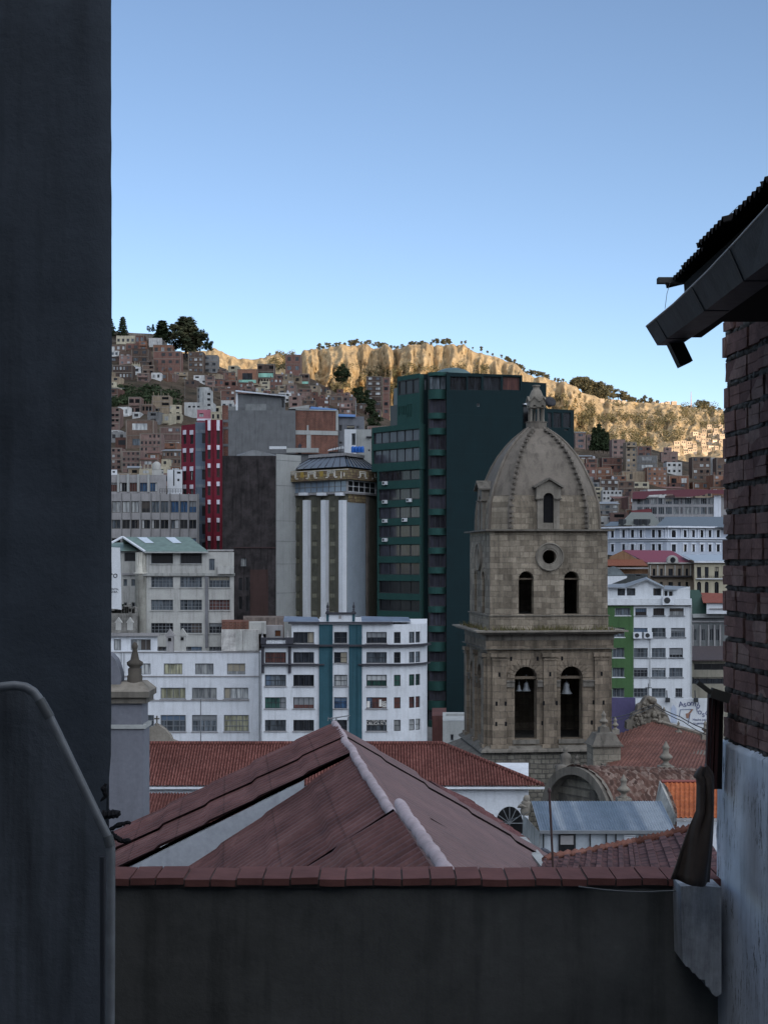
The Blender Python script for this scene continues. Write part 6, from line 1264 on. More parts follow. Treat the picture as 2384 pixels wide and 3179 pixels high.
for x in (1686, 1784, 1831, 1881, 1911): m = MB(); m.bar(P(x,2588,45.02)-zl, P(x,2715,45.02)-zl, .05, .04); obj('batten', m, FR_D, z_)
m = MB(); w0, w1 = X(1734,45), X(1784,45); m.box(w0-zl.x, w1-zl.x, .0, .05, Z(2656,45)-zl.z, Z(2589,45)-zl.z); o_ = obj('window', m, G_BLACK, z_); o_.location = (0, .03, 0); m = MB(); m.box(w0+.05-zl.x, w1-.05-zl.x, -.05, -.01, Z(2622,45)-zl.z, Z(2594,45)-zl.z); obj('blind', m, W_GREY, o_)
m = MB()
for k in range(6): m.bar(P(1936,2594+k*5,45.0)-zl, P(1972,2594+k*5,45.0)-zl, .05, .03)
obj('louvre', m, W_WHITE, z_)
t = thing('stone_gargoyle', 'weathered stone figure perched at the top left corner of the zinc shed', 'statue', P(1632, 2530, 47.5)); m = MB(); m.lathe([(.16,0),(.2,.15),(.13,.3),(.17,.42),(.1,.5)], (0,0,0), 8); m.blob((.02,-.02,.55), .12, 3); m.blob((-.1,-.05,.3), .13, 5, (1.3,.8,.7)); obj('body', m, ST_P, t)
t = thing('antenna_mast', 'thin rusty pole standing in front of the blue zinc roof', 'pole', P(1721, 2710, 24)); m = MB(); m.tube([(0,0,-.5), (-.05,0,.6), (-.09,0,250*24/F)], .022, 6); m.lathe([(.03,0),(.04,.03),(.01,.08)], (-.09,0,250*24/F), 6); obj('pole', m, flat('rust_dark', (.05,.03,.028)), t)
pg = thing('pigeon', 'dark pigeon perched on the wall at the foot of the zinc shed', 'pigeon', P(1693, 2655, 40)); m = MB(); 
m.rings([[(x+.0, r*math.cos(a), z+r*math.sin(a)) for a in [k*math.pi/4 for k in range(8)]] for x, r, z in ((-.17,.045,.10),(-.15,.052,.13),(-.11,.05,.17),(-.06,.075,.13),(0,.085,.11),(.08,.07,.09),(.16,.035,.05),(.26,.018,.0))], True); m.bar((-.215,0,.125), (-.18,0,.13), .015); m.bar((-.02,.02,.03),(-.02,.02,-.06),.012); m.bar((-.02,-.02,.03),(-.02,-.02,-.06),.012); obj('body', m, flat('pigeon_grey', (.05,.055,.07)), pg)
# cables across the church
def cable(name, label, pts, r=.03, mat=FR_D):
    P0 = [P(*q) for q in pts]; fine = []
    for a, b_ in zip(P0, P0[1:]):
        for k in range(6): t_ = k/6; q = a.lerp(b_, t_); q.z -= (a-b_).length*.015*4*t_*(1-t_); fine.append(q)
    fine.append(P0[-1]); m = MB(); m.tube(fine, r, 5); single(name, m, mat, label, 'cable')
cable('cable', 'black cable running from tower to ornate gable and down to the right, upper one', [(1895,2228,97),(1990,2200,104),(2030,2188,104),(2110,2225,100),(2200,2268,95)], .035)
cable('cable', 'black cable from tower to ornate gable and down to the right, lower one', [(1895,2240,97),(2028,2192,104),(2120,2240,100),(2200,2285,95)], .03)
# ---------------- foreground: near roof, coping wall, left walls, right brick house ----------------
RIDZ = -3.98; RP = .30; Y00 = 34.0
def ridge_x(Y):      # plan line of the ridge
    return -1.175 + (34-Y)*(1.70/15.8)
N = NT('roof_sheet_red'); c = N.ramp(N.noise(.8, 6, .7), [(.3,(.065,.031,.031)),(.5,(.105,.05,.048)),(.72,(.15,.08,.076))]); c = N.mix(c, N.gray(N.noise(1.0,4,.6,N.map((.6,.5,3))), .75, 1.15), 1); c = N.mix(c, N.gray(N.noise(25,4,.8), .8, 1.15), 1)
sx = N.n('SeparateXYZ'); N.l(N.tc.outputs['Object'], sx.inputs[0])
ph = N.math('FRACT', N.math('DIVIDE', N.math('SUBTRACT', Y00-26.0, sx.outputs[1]), RP)); tri = N.math('ABSOLUTE', N.math('SUBTRACT', ph, .5))     # shade of the troughs painted into the sheet colour
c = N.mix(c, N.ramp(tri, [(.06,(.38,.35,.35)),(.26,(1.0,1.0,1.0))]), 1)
pr = N.math('FRACT', N.math('DIVIDE', N.math('ABSOLUTE', N.math('ADD', sx.outputs[0], N.math('MULTIPLY', sx.outputs[1], .1076))), .98)); c = N.mix(c, N.ramp(pr, [(.0,(.55,.55,.55)),(.05,(1,1,1))]), 1)  # shade lines at the sheet overlaps, also painted into the colour
pc = N.n('TexWhiteNoise', noise_dimensions='2D'); cbb = N.n('CombineXYZ'); N.l(N.math('FLOOR', N.math('DIVIDE', sx.outputs[1], .9)), cbb.inputs[0]); N.l(N.math('FLOOR', N.math('DIVIDE', sx.outputs[0], .98)), cbb.inputs[1]); N.l(cbb.outputs[0], pc.inputs['Vector']); c = N.mix(c, N.gray(pc.outputs['Value'], .85, 1.12, 0, 1), 1)
N.bump(N.noise(30,4,.7), .2, .01); SHEET = N.fin(c, .82, .2)
N2 = SHEET.copy(); N2.name = 'roof_sheet_weathered'; nt2 = N2.node_tree; b2 = [x for x in nt2.nodes if x.type == 'BSDF_PRINCIPLED'][0]; lk = b2.inputs['Base Color'].links[0].from_socket; mx = nt2.nodes.new('ShaderNodeMixRGB'); mx.inputs[0].default_value = .55; nt2.links.new(lk, mx.inputs[1]); mx.inputs[2].default_value = (.16,.125,.13,1); nt2.links.new(mx.outputs[0], b2.inputs['Base Color'])
MORT = plaster('ridge_mortar', (.40,.33,.345), .35, .2, 2.5)
r = thing('near_roof_house', 'near gabled house with weathered red fibre sheet roof and a pale mortared ridge', 'house', (0, 26, -9)); rl = r.location
def ribf(Ya):
    def f(u, v): return rib(Y00-(Ya-u/1.0058), v)
    return f
def rib(u, v): 
    k = (v/1.12) % 1.0; rowi = math.floor(v/1.12)
    s_ = math.cos(2*math.pi*u/RP); 
    return .042*(1 if s_ > .2 else (-.6 if s_ < -.3 else s_*3.2-.04)*.9) + .045*k + .03*noise.noise(Vector((rowi*3.3, math.floor(u/1.0)*1.7, 0))) + .02*noise.noise(Vector((u*.6, v*.6, 4)))
def slope(name, Ya, Yb, side, pitch, length, dz=0, mat=SHEET, thick=.05):
    a = Vector((ridge_x(Ya), Ya, RIDZ+dz)); b_ = Vector((ridge_x(Yb), Yb, RIDZ+dz)); dr = Vector((side, side*.108 if False else 0, -pitch))*length
    c_, d_ = b_+dr, a+dr; m = MB(); up = Vector((side*pitch, 0, 1)).normalized()
    LU = abs(Ya-Yb); nu = int(LU/RP*10); nv = int(length*math.sqrt(1+pitch*pitch)/.14)
    sheet(m, a-rl, b_-rl, c_-rl, d_-rl, nu, nv, ribf(Ya), True, up)
    t = -up*thick; ed = MB()
    for p, q in ((a,d_),(b_,c_),(d_,c_)):   # edges of the sheets
        ed.hexa([p-rl+t, q-rl+t, q-rl+t*.5, p-rl+t*.5, p-rl+up*.0, q-rl+up*.0, q-rl+up*.03, p-rl+up*.03])
    o_ = obj(name, m, mat, r); obj('sheet_edge', ed, flat('sheet_underside', (.06,.028,.026), .9, .1), o_); return o_
slope('roof', 34, 28.9, -1, .50, 7.2, .06, thick=.04); slope('roof', 33.2, 31.0, -1, .495, 6.6, .10, thick=.025)
slope('roof', 28.9, 21.4, -1, .70, 7.0); slope('roof', 21.6, 15.5, -1, .66, 6.0, .17)
slope('roof', 34, 24.8, 1, .62, 5.2, .0, N2); slope('roof', 24.8, 15.5, 1, .61, 5.0, .05, N2); slope('roof', 33.6, 31.9, 1, .615, 5.2, .035, N2, thick=.02)
# white gable wall showing in the step between the two left slopes
a = Vector((ridge_x(28.9), 28.9, RIDZ)); dn = 7.0
def wpt(s_, p, dy=0, dz=0): return Vector((a.x-s_, a.y+dy, a.z-p*s_+dz))-rl
m = MB(); m.hexa([wpt(1.0,.76,-.03,-.1), wpt(dn,.76,-.03,-.5), wpt(dn,.76,.1,-.5), wpt(1.0,.76,.1,-.1), wpt(1.0,.50,-.03,.0), wpt(dn,.50,-.03,.0), wpt(dn,.50,.1,.0), wpt(1.0,.50,.1,.0)]); obj('step_wall', m, plaster('step_white', (.36,.39,.43), .25, .2), r)
m = MB(); m.hexa([wpt(4.45,.70,-.6,.02), wpt(5.4,.70,-.75,.02), wpt(5.4,.70,-.05,.02), wpt(4.45,.70,-.05,.02), wpt(4.45,.60,-.6,.14), wpt(5.4,.62,-.75,.12), wpt(5.4,.62,-.05,.12), wpt(4.45,.60,-.05,.14)]); obj('cover_board', m, flat('board_black', (.03,.025,.025)), r)
# mortared ridge of cap tiles
def ridge_caps(Ya, Yb, w, dz, dx=0):
    m = MB(); n = int(abs(Ya-Yb)/.10); rnd = random.Random(int(Ya)); pts = []; rr = []
    for k in range(n+1):
        y = Ya+(Yb-Ya)*k/n; cap = (abs(Ya-y)/.62) % 1.0
        pts.append((ridge_x(y)+dx+.035*noise.noise(Vector((y*.7, 1, 2))), y, RIDZ+dz+.018*noise.noise(Vector((y*1.1, 4, 2))))); rr.append(w*(.90+.14*cap+.22*noise.noise(Vector((y*2.3, 7, 1)))+.10*noise.noise(Vector((y*7, 3, 1)))))
    m.tube(pts, rr, 14)
    m.v = [(x-rl.x, y-rl.y, z-rl.z) for x, y, z in m.v]; obj('ridge_caps', m, MORT, r)
ridge_caps(34.2, 21.4, .088, .05); ridge_caps(21.9, 16.0, .094, .23, .10)
m = MB(); m.hexa([(-9,-12,-9),(5.2,-12,-9),(5.2,7.6,-9),(-9,7.6,-9),(-6.5,-11,-1.0),(4.2,-11,-1.0),(3.2,7.5,-.2),(-7.2,7.5,-1.0)]); w_ = obj('wall', m, W_PALE, r); w_.scale = (.7,.95,.5); w_.location = (0,.3,-.6)
# small mortar patches along the far verge
cable('cable', 'thin black cable sagging across the near roof towards the zinc shed', [(1190,2610,20.5),(1420,2560,32),(1640,2520,42)], .008)
ant = thing('tv_antenna', 'thin horizontal television antenna on a short mast at the near roof peak', 'antenna', P(1046, 2262, 34)); m = MB(); al = ant.location
m.tube([(0,0,0), P(1044,2228,34)-al], .018, 5); m.tube([P(1018,2232,34)-al, P(1087,2221,34)-al], .014, 5)
for x in (1020, 1030, 1082): m.tube([P(x,2226,34)-al, P(x-2,2238,34)-al], .012, 4)
obj('mast', m, FRAME, ant)
# grey sheet patch and rear roof plane
g2 = thing('rear_roof', 'dull red rear roof plane and pale parapet just right of the near ridge roof', 'roof', P(1560, 2640, 37)); gl_ = g2.location
m = MB(); sheet(m, P(1330,2425,40)-gl_, P(1445,2478,42)-gl_, P(1640,2610,42)-gl_, P(1590,2640,36)-gl_, 90, 40, tile_h(.24,.5,.04,.03)); obj('roof', m, tilemat('tile_dull', (.07,.03,.03), (.115,.05,.05), (.16,.09,.09)), g2)
m = MB(); m.bar(P(1619,2606,38)-gl_, P(1706,2712,27)-gl_, .22, .14); obj('parapet', m, W_PALE, g2)
g2 = thing('right_low_roof', 'low weathered red tiled roof running behind the coping wall below the zinc shed', 'roof', P(1950, 2720, 22)); gl_ = g2.location
m = MB(); sheet(m, P(1690,2672,27)-gl_, P(1965,2622,30)-gl_, P(1990,2800,19)-gl_, P(1640,2800,19)-gl_, 260, 60, lambda u, v: rib(u*.95, v*2.0)*.8); obj('roof', m, SHEET, g2)
m = MB(); sheet(m, P(1965,2622,30)-gl_, P(2175,2572,30)-gl_, P(2330,2800,19)-gl_, P(1990,2800,19)-gl_, 260, 60, lambda u, v: rib(u*.95, v*2.0)*.8); obj('roof', m, SHEET, g2)
m = MB(); rnd = random.Random(4); pts = [P(1690,2668,27), P(1850,2645,28.6), P(1965,2618,30), P(2060,2597,30), P(2175,2566,30)]
for a_, b_ in zip(pts, pts[1:]):
    n = 7
    for k in range(n): p, q = a_.lerp(b_, k/n), a_.lerp(b_, (k+1.15)/n); m.tube([p-gl_+Vector((0,0,-.01)), q-gl_+Vector((0,0,.04+rnd.random()*.03))], [.07,.085], 7)
obj('ridge_caps', m, TL_BRN, g2)
dk = thing('dark_sheet', 'crumpled dark bluish plastic sheet lying where the near roof meets the grey pier', 'sheet', P(430, 2600, 33)); m = MB(); kl = dk.location; rnd = random.Random(3); vs = []
for j in range(7):
    for i in range(15): q = i/14; p = P(345+160*q, 2650-92*q+ (j-3)*7*(1-.6*q), 33-.2*j); vs.append(p-kl+Vector((0, rnd.uniform(-.05,.05), rnd.uniform(-.04,.05))))
m.add(vs, [(j*15+i, j*15+i+1, (j+1)*15+i+1, (j+1)*15+i) for j in range(6) for i in range(14)], True); obj('sheet', m, flat('sheet_navy', (.03,.04,.055), .5), dk)

# coping wall
CW = plaster('dark_cement', (.135,.135,.13), .35, .4, .8, bscale=20, ss=4); BRT = plaster('coping_red', (.20,.085,.075), .3, .15, 1.5)
w = thing('coping_wall', 'dark weathered cement wall with a red brick coping across the foreground', 'wall', (0, 10, -6)); wl = w.location
a0, b0 = P(200,2752,10.0), P(2260,2735,10.2)
m = MB(); nx, nz = 60, 30; vs = []
for j in range(nz+1):
    for i in range(nx+1):
        x = -2.6+5.3*i/nx; z0 = -6; z1 = -2.31; z = z0+(z1-z0)*j/nz; vs.append((x, .02*fbm(x*1.5, z*1.5, 2)*1.5, z+6))
m.add(vs, [(j*(nx+1)+i, j*(nx+1)+i+1, (j+1)*(nx+1)+i+1, (j+1)*(nx+1)+i) for j in range(nz) for i in range(nx)], True); m.box(-2.6, 2.7, .03, .3, 0, 3.69); m.box(-2.6, 2.7, .0, .3, -19.9, -.01); wall_ = obj('wall', m, CW, w)
rnd = random.Random(11); x = -2.35; k = 0; 
while x < 2.5:
    L_ = .178+rnd.uniform(-.012,.012); cz = -2.29+.012*rnd.random(); m = MB(); t0 = rnd.uniform(-.006,.006)
    yf = -.045+rnd.uniform(-.006,.004)
    m.hexa([(x,yf,cz+6-.0),(x+L_,yf,cz+6+t0),(x+L_,.33,cz+6+t0),(x,.33,cz+6),(x,yf+.002,cz+6.048),(x+L_,yf+.002,cz+6.048+t0),(x+L_,.33,cz+6.05+t0),(x,.33,cz+6.05)]); obj('coping_tile', m, BRT, w); x += L_+.012
m = MB(); m.box(-2.4, 2.5, -.02, .31, 3.695, 3.752); obj('coping_mortar', m, plaster('mortar_dark', (.09,.08,.075), .4), w)
cable('cable', 'grey cable sagging along the coping wall under the brick edge at right', [(1795,2752,9.9),(1960,2768,9.88),(2060,2766,9.88),(2150,2760,9.86)], .006, FRAME)

# left: tall dark building side and low wall with a drain pipe
LW = plaster('wall_slate', (.035,.044,.057), .25, .45, .9, bscale=25, ss=6)
b = thing('left_building', 'tall dark slate grey rendered building filling the left edge', 'building', (-1.9, 6, -6)); bl = b.location
m = MB(); nz = 240; nx = 40; vs = []; 
for j in range(nz+1):
    z = -2.9+7.2*j/nz; py = HY - z*F/6; edge = lerp_tab([(-500,342),(700,343),(1600,343),(2100,342),(2350,340),(2400,336),(2430,334),(2450,328),(2520,326),(4000,326)], py) + 1.6*fbm(z*6, 3.3, 1, 4)
    for i in range(nx+1):
        q = i/nx; x = -3.2+(X(edge,6)+3.2)*q; y = 0.012*fbm(x*2, z*2, 5) + .05*max(0,(q-.985)/.015)**2*.6; vs.append((x-bl.x, y, z-bl.z))
m.add(vs, [(j*(nx+1)+i, j*(nx+1)+i+1, (j+1)*(nx+1)+i+1, (j+1)*(nx+1)+i) for j in range(nz) for i in range(nx)], True)
xe = X(340,6)-bl.x; xb = X(330,10.5)-bl.x; m.hexa([(-1.3,.06,-19.9),(xe-.012,.06,-19.9),(xb,4.5,-19.9),(-1.3,4.5,-19.9),(-1.3,.06,10.3),(xe-.012,.06,10.3),(xb,4.5,10.3),(-1.3,4.5,10.3)]); obj('wall', m, LW, b)
lo = thing('low_wall', 'low sloping rendered wall with dark stains at the lower left corner', 'wall', P(170, 3300, 4.5)); ll = lo.location
out = [(-60,2152),(40,2142),(90,2146),(125,2175),(150,2222),(200,2330),(250,2432),(300,2535),(334,2600),(345,2650),(346,3400),(-60,3400)]
def lw(px, py, d=0): return P(px, py, 4.5)*(1)+Vector((0,d,0))-ll
m = MB(); m.prism([(X(a_,4.5)-ll.x, Z(c_,4.5)-ll.z) for a_, c_ in out], lambda x, z, d: (x, d, z), 0, .03); obj('wall', m, plaster('wall_lower_left', (.085,.097,.115), .35, .75, 1.2, bscale=25, ss=7), lo)
pp = thing('drain_pipe', 'dull grey bent pipe following the slope of the low wall at left', 'pipe', P(200, 2300, 4.42)); pl = pp.location
m = MB(); path = [(-60,2142),(0,2133),(45,2128),(80,2133),(105,2148),(122,2170),(150,2216),(185,2288),(225,2372),(270,2465),(310,2548),(335,2598),(344,2625),(345,2660),(344,2900),(342,3300)]
fine = []
for (a_, c_), (d_, e_) in zip(path, path[1:]):
    for k in range(4): fine.append(P(a_+(d_-a_)*k/4, c_+(e_-c_)*k/4, 4.42)-pl)
m.tube(fine, .0145, 14); obj('pipe', m, flat('pipe_grey', (.12,.128,.14), .45, .4, var=.3, scale=12), pp)
m = MB(); m.tube([P(124,2172,4.42)-pl, P(156,2228,4.42)-pl], .0165, 14); obj('sleeve', m, flat('sleeve_grey', (.07,.075,.08), .5), pp); m = MB(); m.tube([P(334,2594,4.42)-pl, P(344,2628,4.42)-pl], .0165, 14); obj('sleeve', m, MC['sleeve_grey'], pp)
pp = thing('drain_pipe', 'straight dark vertical pipe at the right end of the low left wall', 'pipe', P(322, 3400, 4.46)); m = MB(); pl = pp.location; m.tube([P(320,2660,4.46)-pl, P(322,3400,4.46)-pl], .010, 10); obj('pipe', m, flat('pipe_dark', (.03,.033,.04), .5), pp)
# ragged dark rubber scraps
BLK = flat('scrap_black', (.012,.012,.014), .8, .1, var=.4, scale=30)
def scrap(label, pts, rs, Y):
    rnd = random.Random(len(label)); c_ = P(*pts[0], Y); m = MB(); fine = []; rr = []
    for (p, q, r0, r1) in zip(pts, pts[1:], rs, rs[1:]):
        for k in range(6): t_ = k/6; fine.append(P(p[0]+(q[0]-p[0])*t_+rnd.uniform(-1,1), p[1]+(q[1]-p[1])*t_+rnd.uniform(-1.5,1.5), Y)-c_); rr.append((r0+(r1-r0)*t_)*Y/F*rnd.uniform(.85,1.2))
    fine.append(P(*pts[-1], Y)-c_); rr.append(rs[-1]*Y/F*.6); m.tube(fine, rr, 7, False); o_ = thing('rubber_scrap', label, 'scrap', c_, 0, 'ragged black scraps on the low wall'); obj('scrap', m, BLK, o_)
scrap('ragged dark scrap hanging from the slate wall corner, highest of the four', [(331,2432),(322,2448),(330,2470),(314,2488)], [4,9,7,3], 4.9)
scrap('blunt black scrap sticking out right of the pipe, second from top', [(318,2530),(345,2528),(362,2526),(371,2534)], [14,14,13,8], 4.9)
scrap('thin black scrap pointing up right beside the pipe, third from top', [(342,2576),(368,2562),(388,2556),(407,2553)], [5,8,6,5], 4.9)
scrap('curved black scrap pointing down right beside the pipe, lowest', [(345,2582),(360,2600),(380,2612),(407,2609)], [6,9,8,7], 4.9)

# right: brick house
N = NT('brick_weathered'); vo = N.n('TexVoronoi'); N.l(N.map((.1, 3.7, 5.2)), vo.inputs['Vector']); vo.inputs['Scale'].default_value = 1; sp_ = N.n('SeparateXYZ'); N.l(vo.outputs['Color'], sp_.inputs[0])
c = N.mix(N.ramp(sp_.outputs[0], [(.1,(.20,.12,.11)),(.6,(.285,.17,.15)),(.95,(.33,.225,.20))]), N.gray(N.noise(6,6,.75), .6, 1.15), 1); c = N.mix(c, N.gray(N.noise(40,4,.8), .8, 1.15), 1); N.bump(N.noise(22,7,.8), .8, .012); BRW = N.fin(c, .92, .1); MOR = plaster('mortar_rough', (.125,.115,.108), .4, .3, 6, bscale=40)
def wx(Y): return 2.393+.0777*(10-Y)      # plan line of the wall face
h = thing('brick_house', 'unfinished house of hollow bricks with rough mortar filling the right edge', 'house', (2.6, 8.4, -6)); hl = h.location
m = MB(); nY, nz = 40, 160; vs = []
for j in range(nz+1):
    z = -1.32+3.2*j/nz
    for i in range(nY+1): Y = 9.97-3.6*i/nY; vs.append((wx(Y)+.022+.012*fbm(Y*9, z*9, 2, 4)-hl.x, Y-hl.y, z-hl.z))
m.add(vs, [(j*(nY+1)+i, j*(nY+1)+i+1, (j+1)*(nY+1)+i+1, (j+1)*(nY+1)+i) for j in range(nz) for i in range(nY)], True)
m.hexa([(wx(9.97)+.04-hl.x,9.97-hl.y,0),(wx(6.3)+.04-hl.x,6.3-hl.y,0),(5-hl.x,6.3-hl.y,0),(5-hl.x,9.97-hl.y,0),(wx(9.97)+.04-hl.x,9.97-hl.y,7.9),(wx(6.3)+.04-hl.x,6.3-hl.y,7.9),(5-hl.x,6.3-hl.y,7.9),(5-hl.x,9.97-hl.y,7.9)]); obj('mortar_bed', m, MOR, h)
rnd = random.Random(21); cH = .178; ang = math.atan2(-.0777, 1)
for c_ in range(18):
    z0 = -1.24+cH*c_; m = MB(); Y = 10.0 + rnd.uniform(-.02,.03) - (.09 if c_ % 2 else 0); lean = rnd.uniform(-.012,.012); jx = rnd.uniform(-.01,.008); first = True
    if c_ % 2: 
        Y2 = 10.0+rnd.uniform(-.01,.02); L_ = Y2-Y
        if L_ > .03:
            for q in (0, 1): m.rbox((wx(Y2-L_/2)+.03+jx-hl.x, Y2-L_/2-hl.y, z0+.033+q*.069-hl.z), .07, L_-.008, .07, -ang)
    while Y > 6.6:
        L_ = .222+rnd.uniform(-.016,.016); o_ = rnd.uniform(-.008,.010)+jx; dz = rnd.uniform(-.006,.006)+lean*(10-Y)
        for q in (0, 1):
            hh = .066+rnd.uniform(-.002,.002); cx_, cy_, cz_ = wx(Y-L_/2)+.035+o_-hl.x, Y-L_/2-hl.y, z0+.033+q*.0695+dz-hl.z
            n0 = len(m.v); m.rbox((cx_, cy_, cz_), .075, L_-.009, hh, -ang+rnd.uniform(-.015,.015))
            m.v[n0:] = [(x+rnd.uniform(-.0025,.0025), y+rnd.uniform(-.003,.003), z+rnd.uniform(-.0025,.0025)) for x, y, z in m.v[n0:]]
        if rnd.random() < .8: m.rbox((wx(Y-L_/2)+.012+o_-hl.x+.012, Y-L_/2-hl.y, z0+.068+dz-hl.z), .04, L_-.02, .006, -ang)
        Y -= L_+.012
    o2 = obj('brick_course', m, BRW, h)
# rough mortar beads between the courses
m = MB()
for c_ in range(19):
    z0 = -1.24+cH*c_-.020; Y = 9.98
    while Y > 6.8:
        m.blob((wx(Y)+.034+rnd.uniform(-.004,.008)-hl.x, Y-hl.y, z0-hl.z+rnd.uniform(-.008,.008)), .031*rnd.uniform(.7,1.3), rnd.randint(0,99), (1,1.5,.9), 6, 4, .35); Y -= .045
b_ = obj('mortar_bead', m, MOR, h); b_['kind'] = 'stuff'
# whitewashed plaster below
N = NT('whitewash_peeling'); pv = N.map((1, 16, 2.2)); e_ = N.ramp(N.noise(2.6, 9, .78, pv), [(.55,(0,0,0)),(.57,(1,1,1))]); e2 = N.ramp(N.noise(1.6, 4, .6), [(.44,(0,0,0)),(.56,(1,1,1))]); ms = N.mix(e_, e2, 1)
base = N.mix((.70,.75,.83), N.gray(N.noise(2.5,6,.7), .82, 1.1), 1); base = N.mix(base, N.gray(N.noise(1,5,.65,N.map((1,6,.5))), .75, 1.05, .35, .55), 1)
colr = N.mix(base, (.12,.125,.13), ms, 'MIX'); inv = N.math('SUBTRACT', 1.0, ms); N.bump(N.math('ADD', inv, N.math('MULTIPLY', N.noise(40,6,.75), .45)), .5, .012); WASH = N.fin(colr, .9, .15)
m = MB(); nY, nz = 70, 130; vs = []
for j in range(nz+1):
    for i in range(nY+1):
        Y = 10.06-3.3*i/nY; top = -1.262+.012*fbm(Y*5, 1.2, 3); z = -4.2+(top+4.2)*j/nz
        bul = .006*fbm(Y*3, z*3, 8)+(.03 if j == nz else 0); vs.append((wx(Y)-.022-.012*min(1,(-1.2-z))+bul-hl.x, Y-hl.y, z-hl.z))
m.add(vs, [(j*(nY+1)+i, j*(nY+1)+i+1, (j+1)*(nY+1)+i+1, (j+1)*(nY+1)+i) for j in range(nz) for i in range(nY)], True)
m.hexa([(wx(10.06)+.0-hl.x,10.06-hl.y,1.8),(wx(10.06)+.0-hl.x,10.05-hl.y,1.8),(5-hl.x,10.05-hl.y,1.8),(5-hl.x,10.06-hl.y,1.8),(wx(10.06)+.0-hl.x,10.06-hl.y,4.72),(wx(10.06)+.0-hl.x,10.05-hl.y,4.72),(5-hl.x,10.05-hl.y,4.72),(5-hl.x,10.06-hl.y,4.72)]); obj('plaster_face', m, WASH, h)
st = thing('plaster_stub', 'broken whitewashed wall stub with a ragged lower edge beside the brick house', 'wall', P(2170, 3090, 9.7)); sl_ = st.location
out = [(2112,2752),(2170,2748),(2238,2756),(2238,3085),(2222,3095),(2210,3086),(2200,3066),(2190,3062),(2186,3042),(2170,3040),(2162,3030),(2156,3022),(2148,3020),(2140,3004),(2128,3000),(2118,2986),(2116,2900),(2114,2830)]
m = MB(); m.prism([(X(a_,9.7)-sl_.x, Z(c_,9.7)-sl_.z) for a_, c_ in out], lambda x, z, d: (x, d, z), 0, .28)
N = NT('stub_wash'); base = N.mix((.52,.54,.57), N.gray(N.noise(1,6,.7,N.map((5,5,.7))), .35, 1.1, .3, .6), 1); N.bump(N.noise(30,6,.7), .4, .01); SW = N.fin(N.mix(base, N.gray(N.noise(9,5,.7), .75, 1.1), 1), .9, .1); obj('wall', m, SW, st)
# hanging rusty sheet
sh = thing('hanging_sheet', 'brown rusty curled sheet hanging beside the brick house corner', 'sheet', P(2160, 2760, 9.3)); sl_ = sh.location
rows = [(2384,2189,2192),(2396,2178,2204),(2412,2168,2216),(2420,2176,2217),(2440,2178,2217),(2480,2177,2217),(2520,2174,2217),(2560,2153,2217),(2600,2137,2216),(2640,2123,2214),(2680,2111,2211),(2710,2101,2209),(2730,2095,2208)]
m = MB(); n = 18; vs = []
for j, (y, x0, x1) in enumerate(rows):
    x0 -= 6+j*.5; x1 += 9
    for i in range(n+1):
        q = i/n; dep = 9.45 - (.15*math.sin(math.pi*q)+.03*math.sin(9*q+j*.25)+.02*math.sin(17*q-j*.4))*min(1,.3+j/12) + .1*q; vs.append(P(x0+(x1-x0)*q, y + q*34*max(0,(j-8)/5), 9.4) + Vector((0, dep-9.4, 0)) - sl_)
m.add(vs, [(j*(n+1)+i, j*(n+1)+i+1, (j+1)*(n+1)+i+1, (j+1)*(n+1)+i) for j in range(len(rows)-1) for i in range(n)], True); so = obj('sheet', m, plaster('rust_brown', (.095,.072,.06), .35, .5, 2.5, rough=.6), sh)
md = so.modifiers.new('thick', 'SOLIDIFY'); md.thickness = .012
m = MB(); m.add([P(2218,2425,9.2)-sl_, P(2219,2560,9.15)-sl_, P(2155,2640,9.05)-sl_, P(2178,2520,9.1)-sl_], [(0,1,2,3)]); 
po = thing('rusty_post', 'dark rust red channel posts rising behind the hanging sheet', 'post', P(2205, 2440, 9.75)); q_ = po.location; 
for x0, x1 in ((2194,2203),(2207,2214),(2218,2228)):
    m = MB(); A1, A2, B1_, B2_ = P(x0-4,2450,9.75), P(x1-4,2450,9.75), P(x0+6,2150,9.75), P(x1+6,2150,9.75); dy = Vector((0,.05,0)); m.hexa([v-q_ for v in (A1,A2,A2+dy,A1+dy,B1_,B2_,B2_+dy,B1_+dy)]); obj('channel', m, flat('rust_red', (.055,.02,.018), .6), po)
m = MB(); m.hexa([P(x, y, Y)-q_ for x, y, Y in ((2190,2450,9.85),(2240,2450,9.85),(2240,2450,9.9),(2190,2450,9.9),(2200,2150,9.85),(2245,2150,9.85),(2245,2150,9.9),(2200,2150,9.9))]); obj('back_plate', m, flat('plate_black', (.012,.009,.009)), po)
m = MB(); m.bar(P(2163,2118,9.7)-q_, P(2205,2150,9.7)-q_, .05, .03); m.bar(P(2205,2150,9.7)-q_, P(2262,2168,9.7)-q_, .06, .07); obj('cap_board', m, plaster('board_grey', (.10,.095,.085), .3), po)

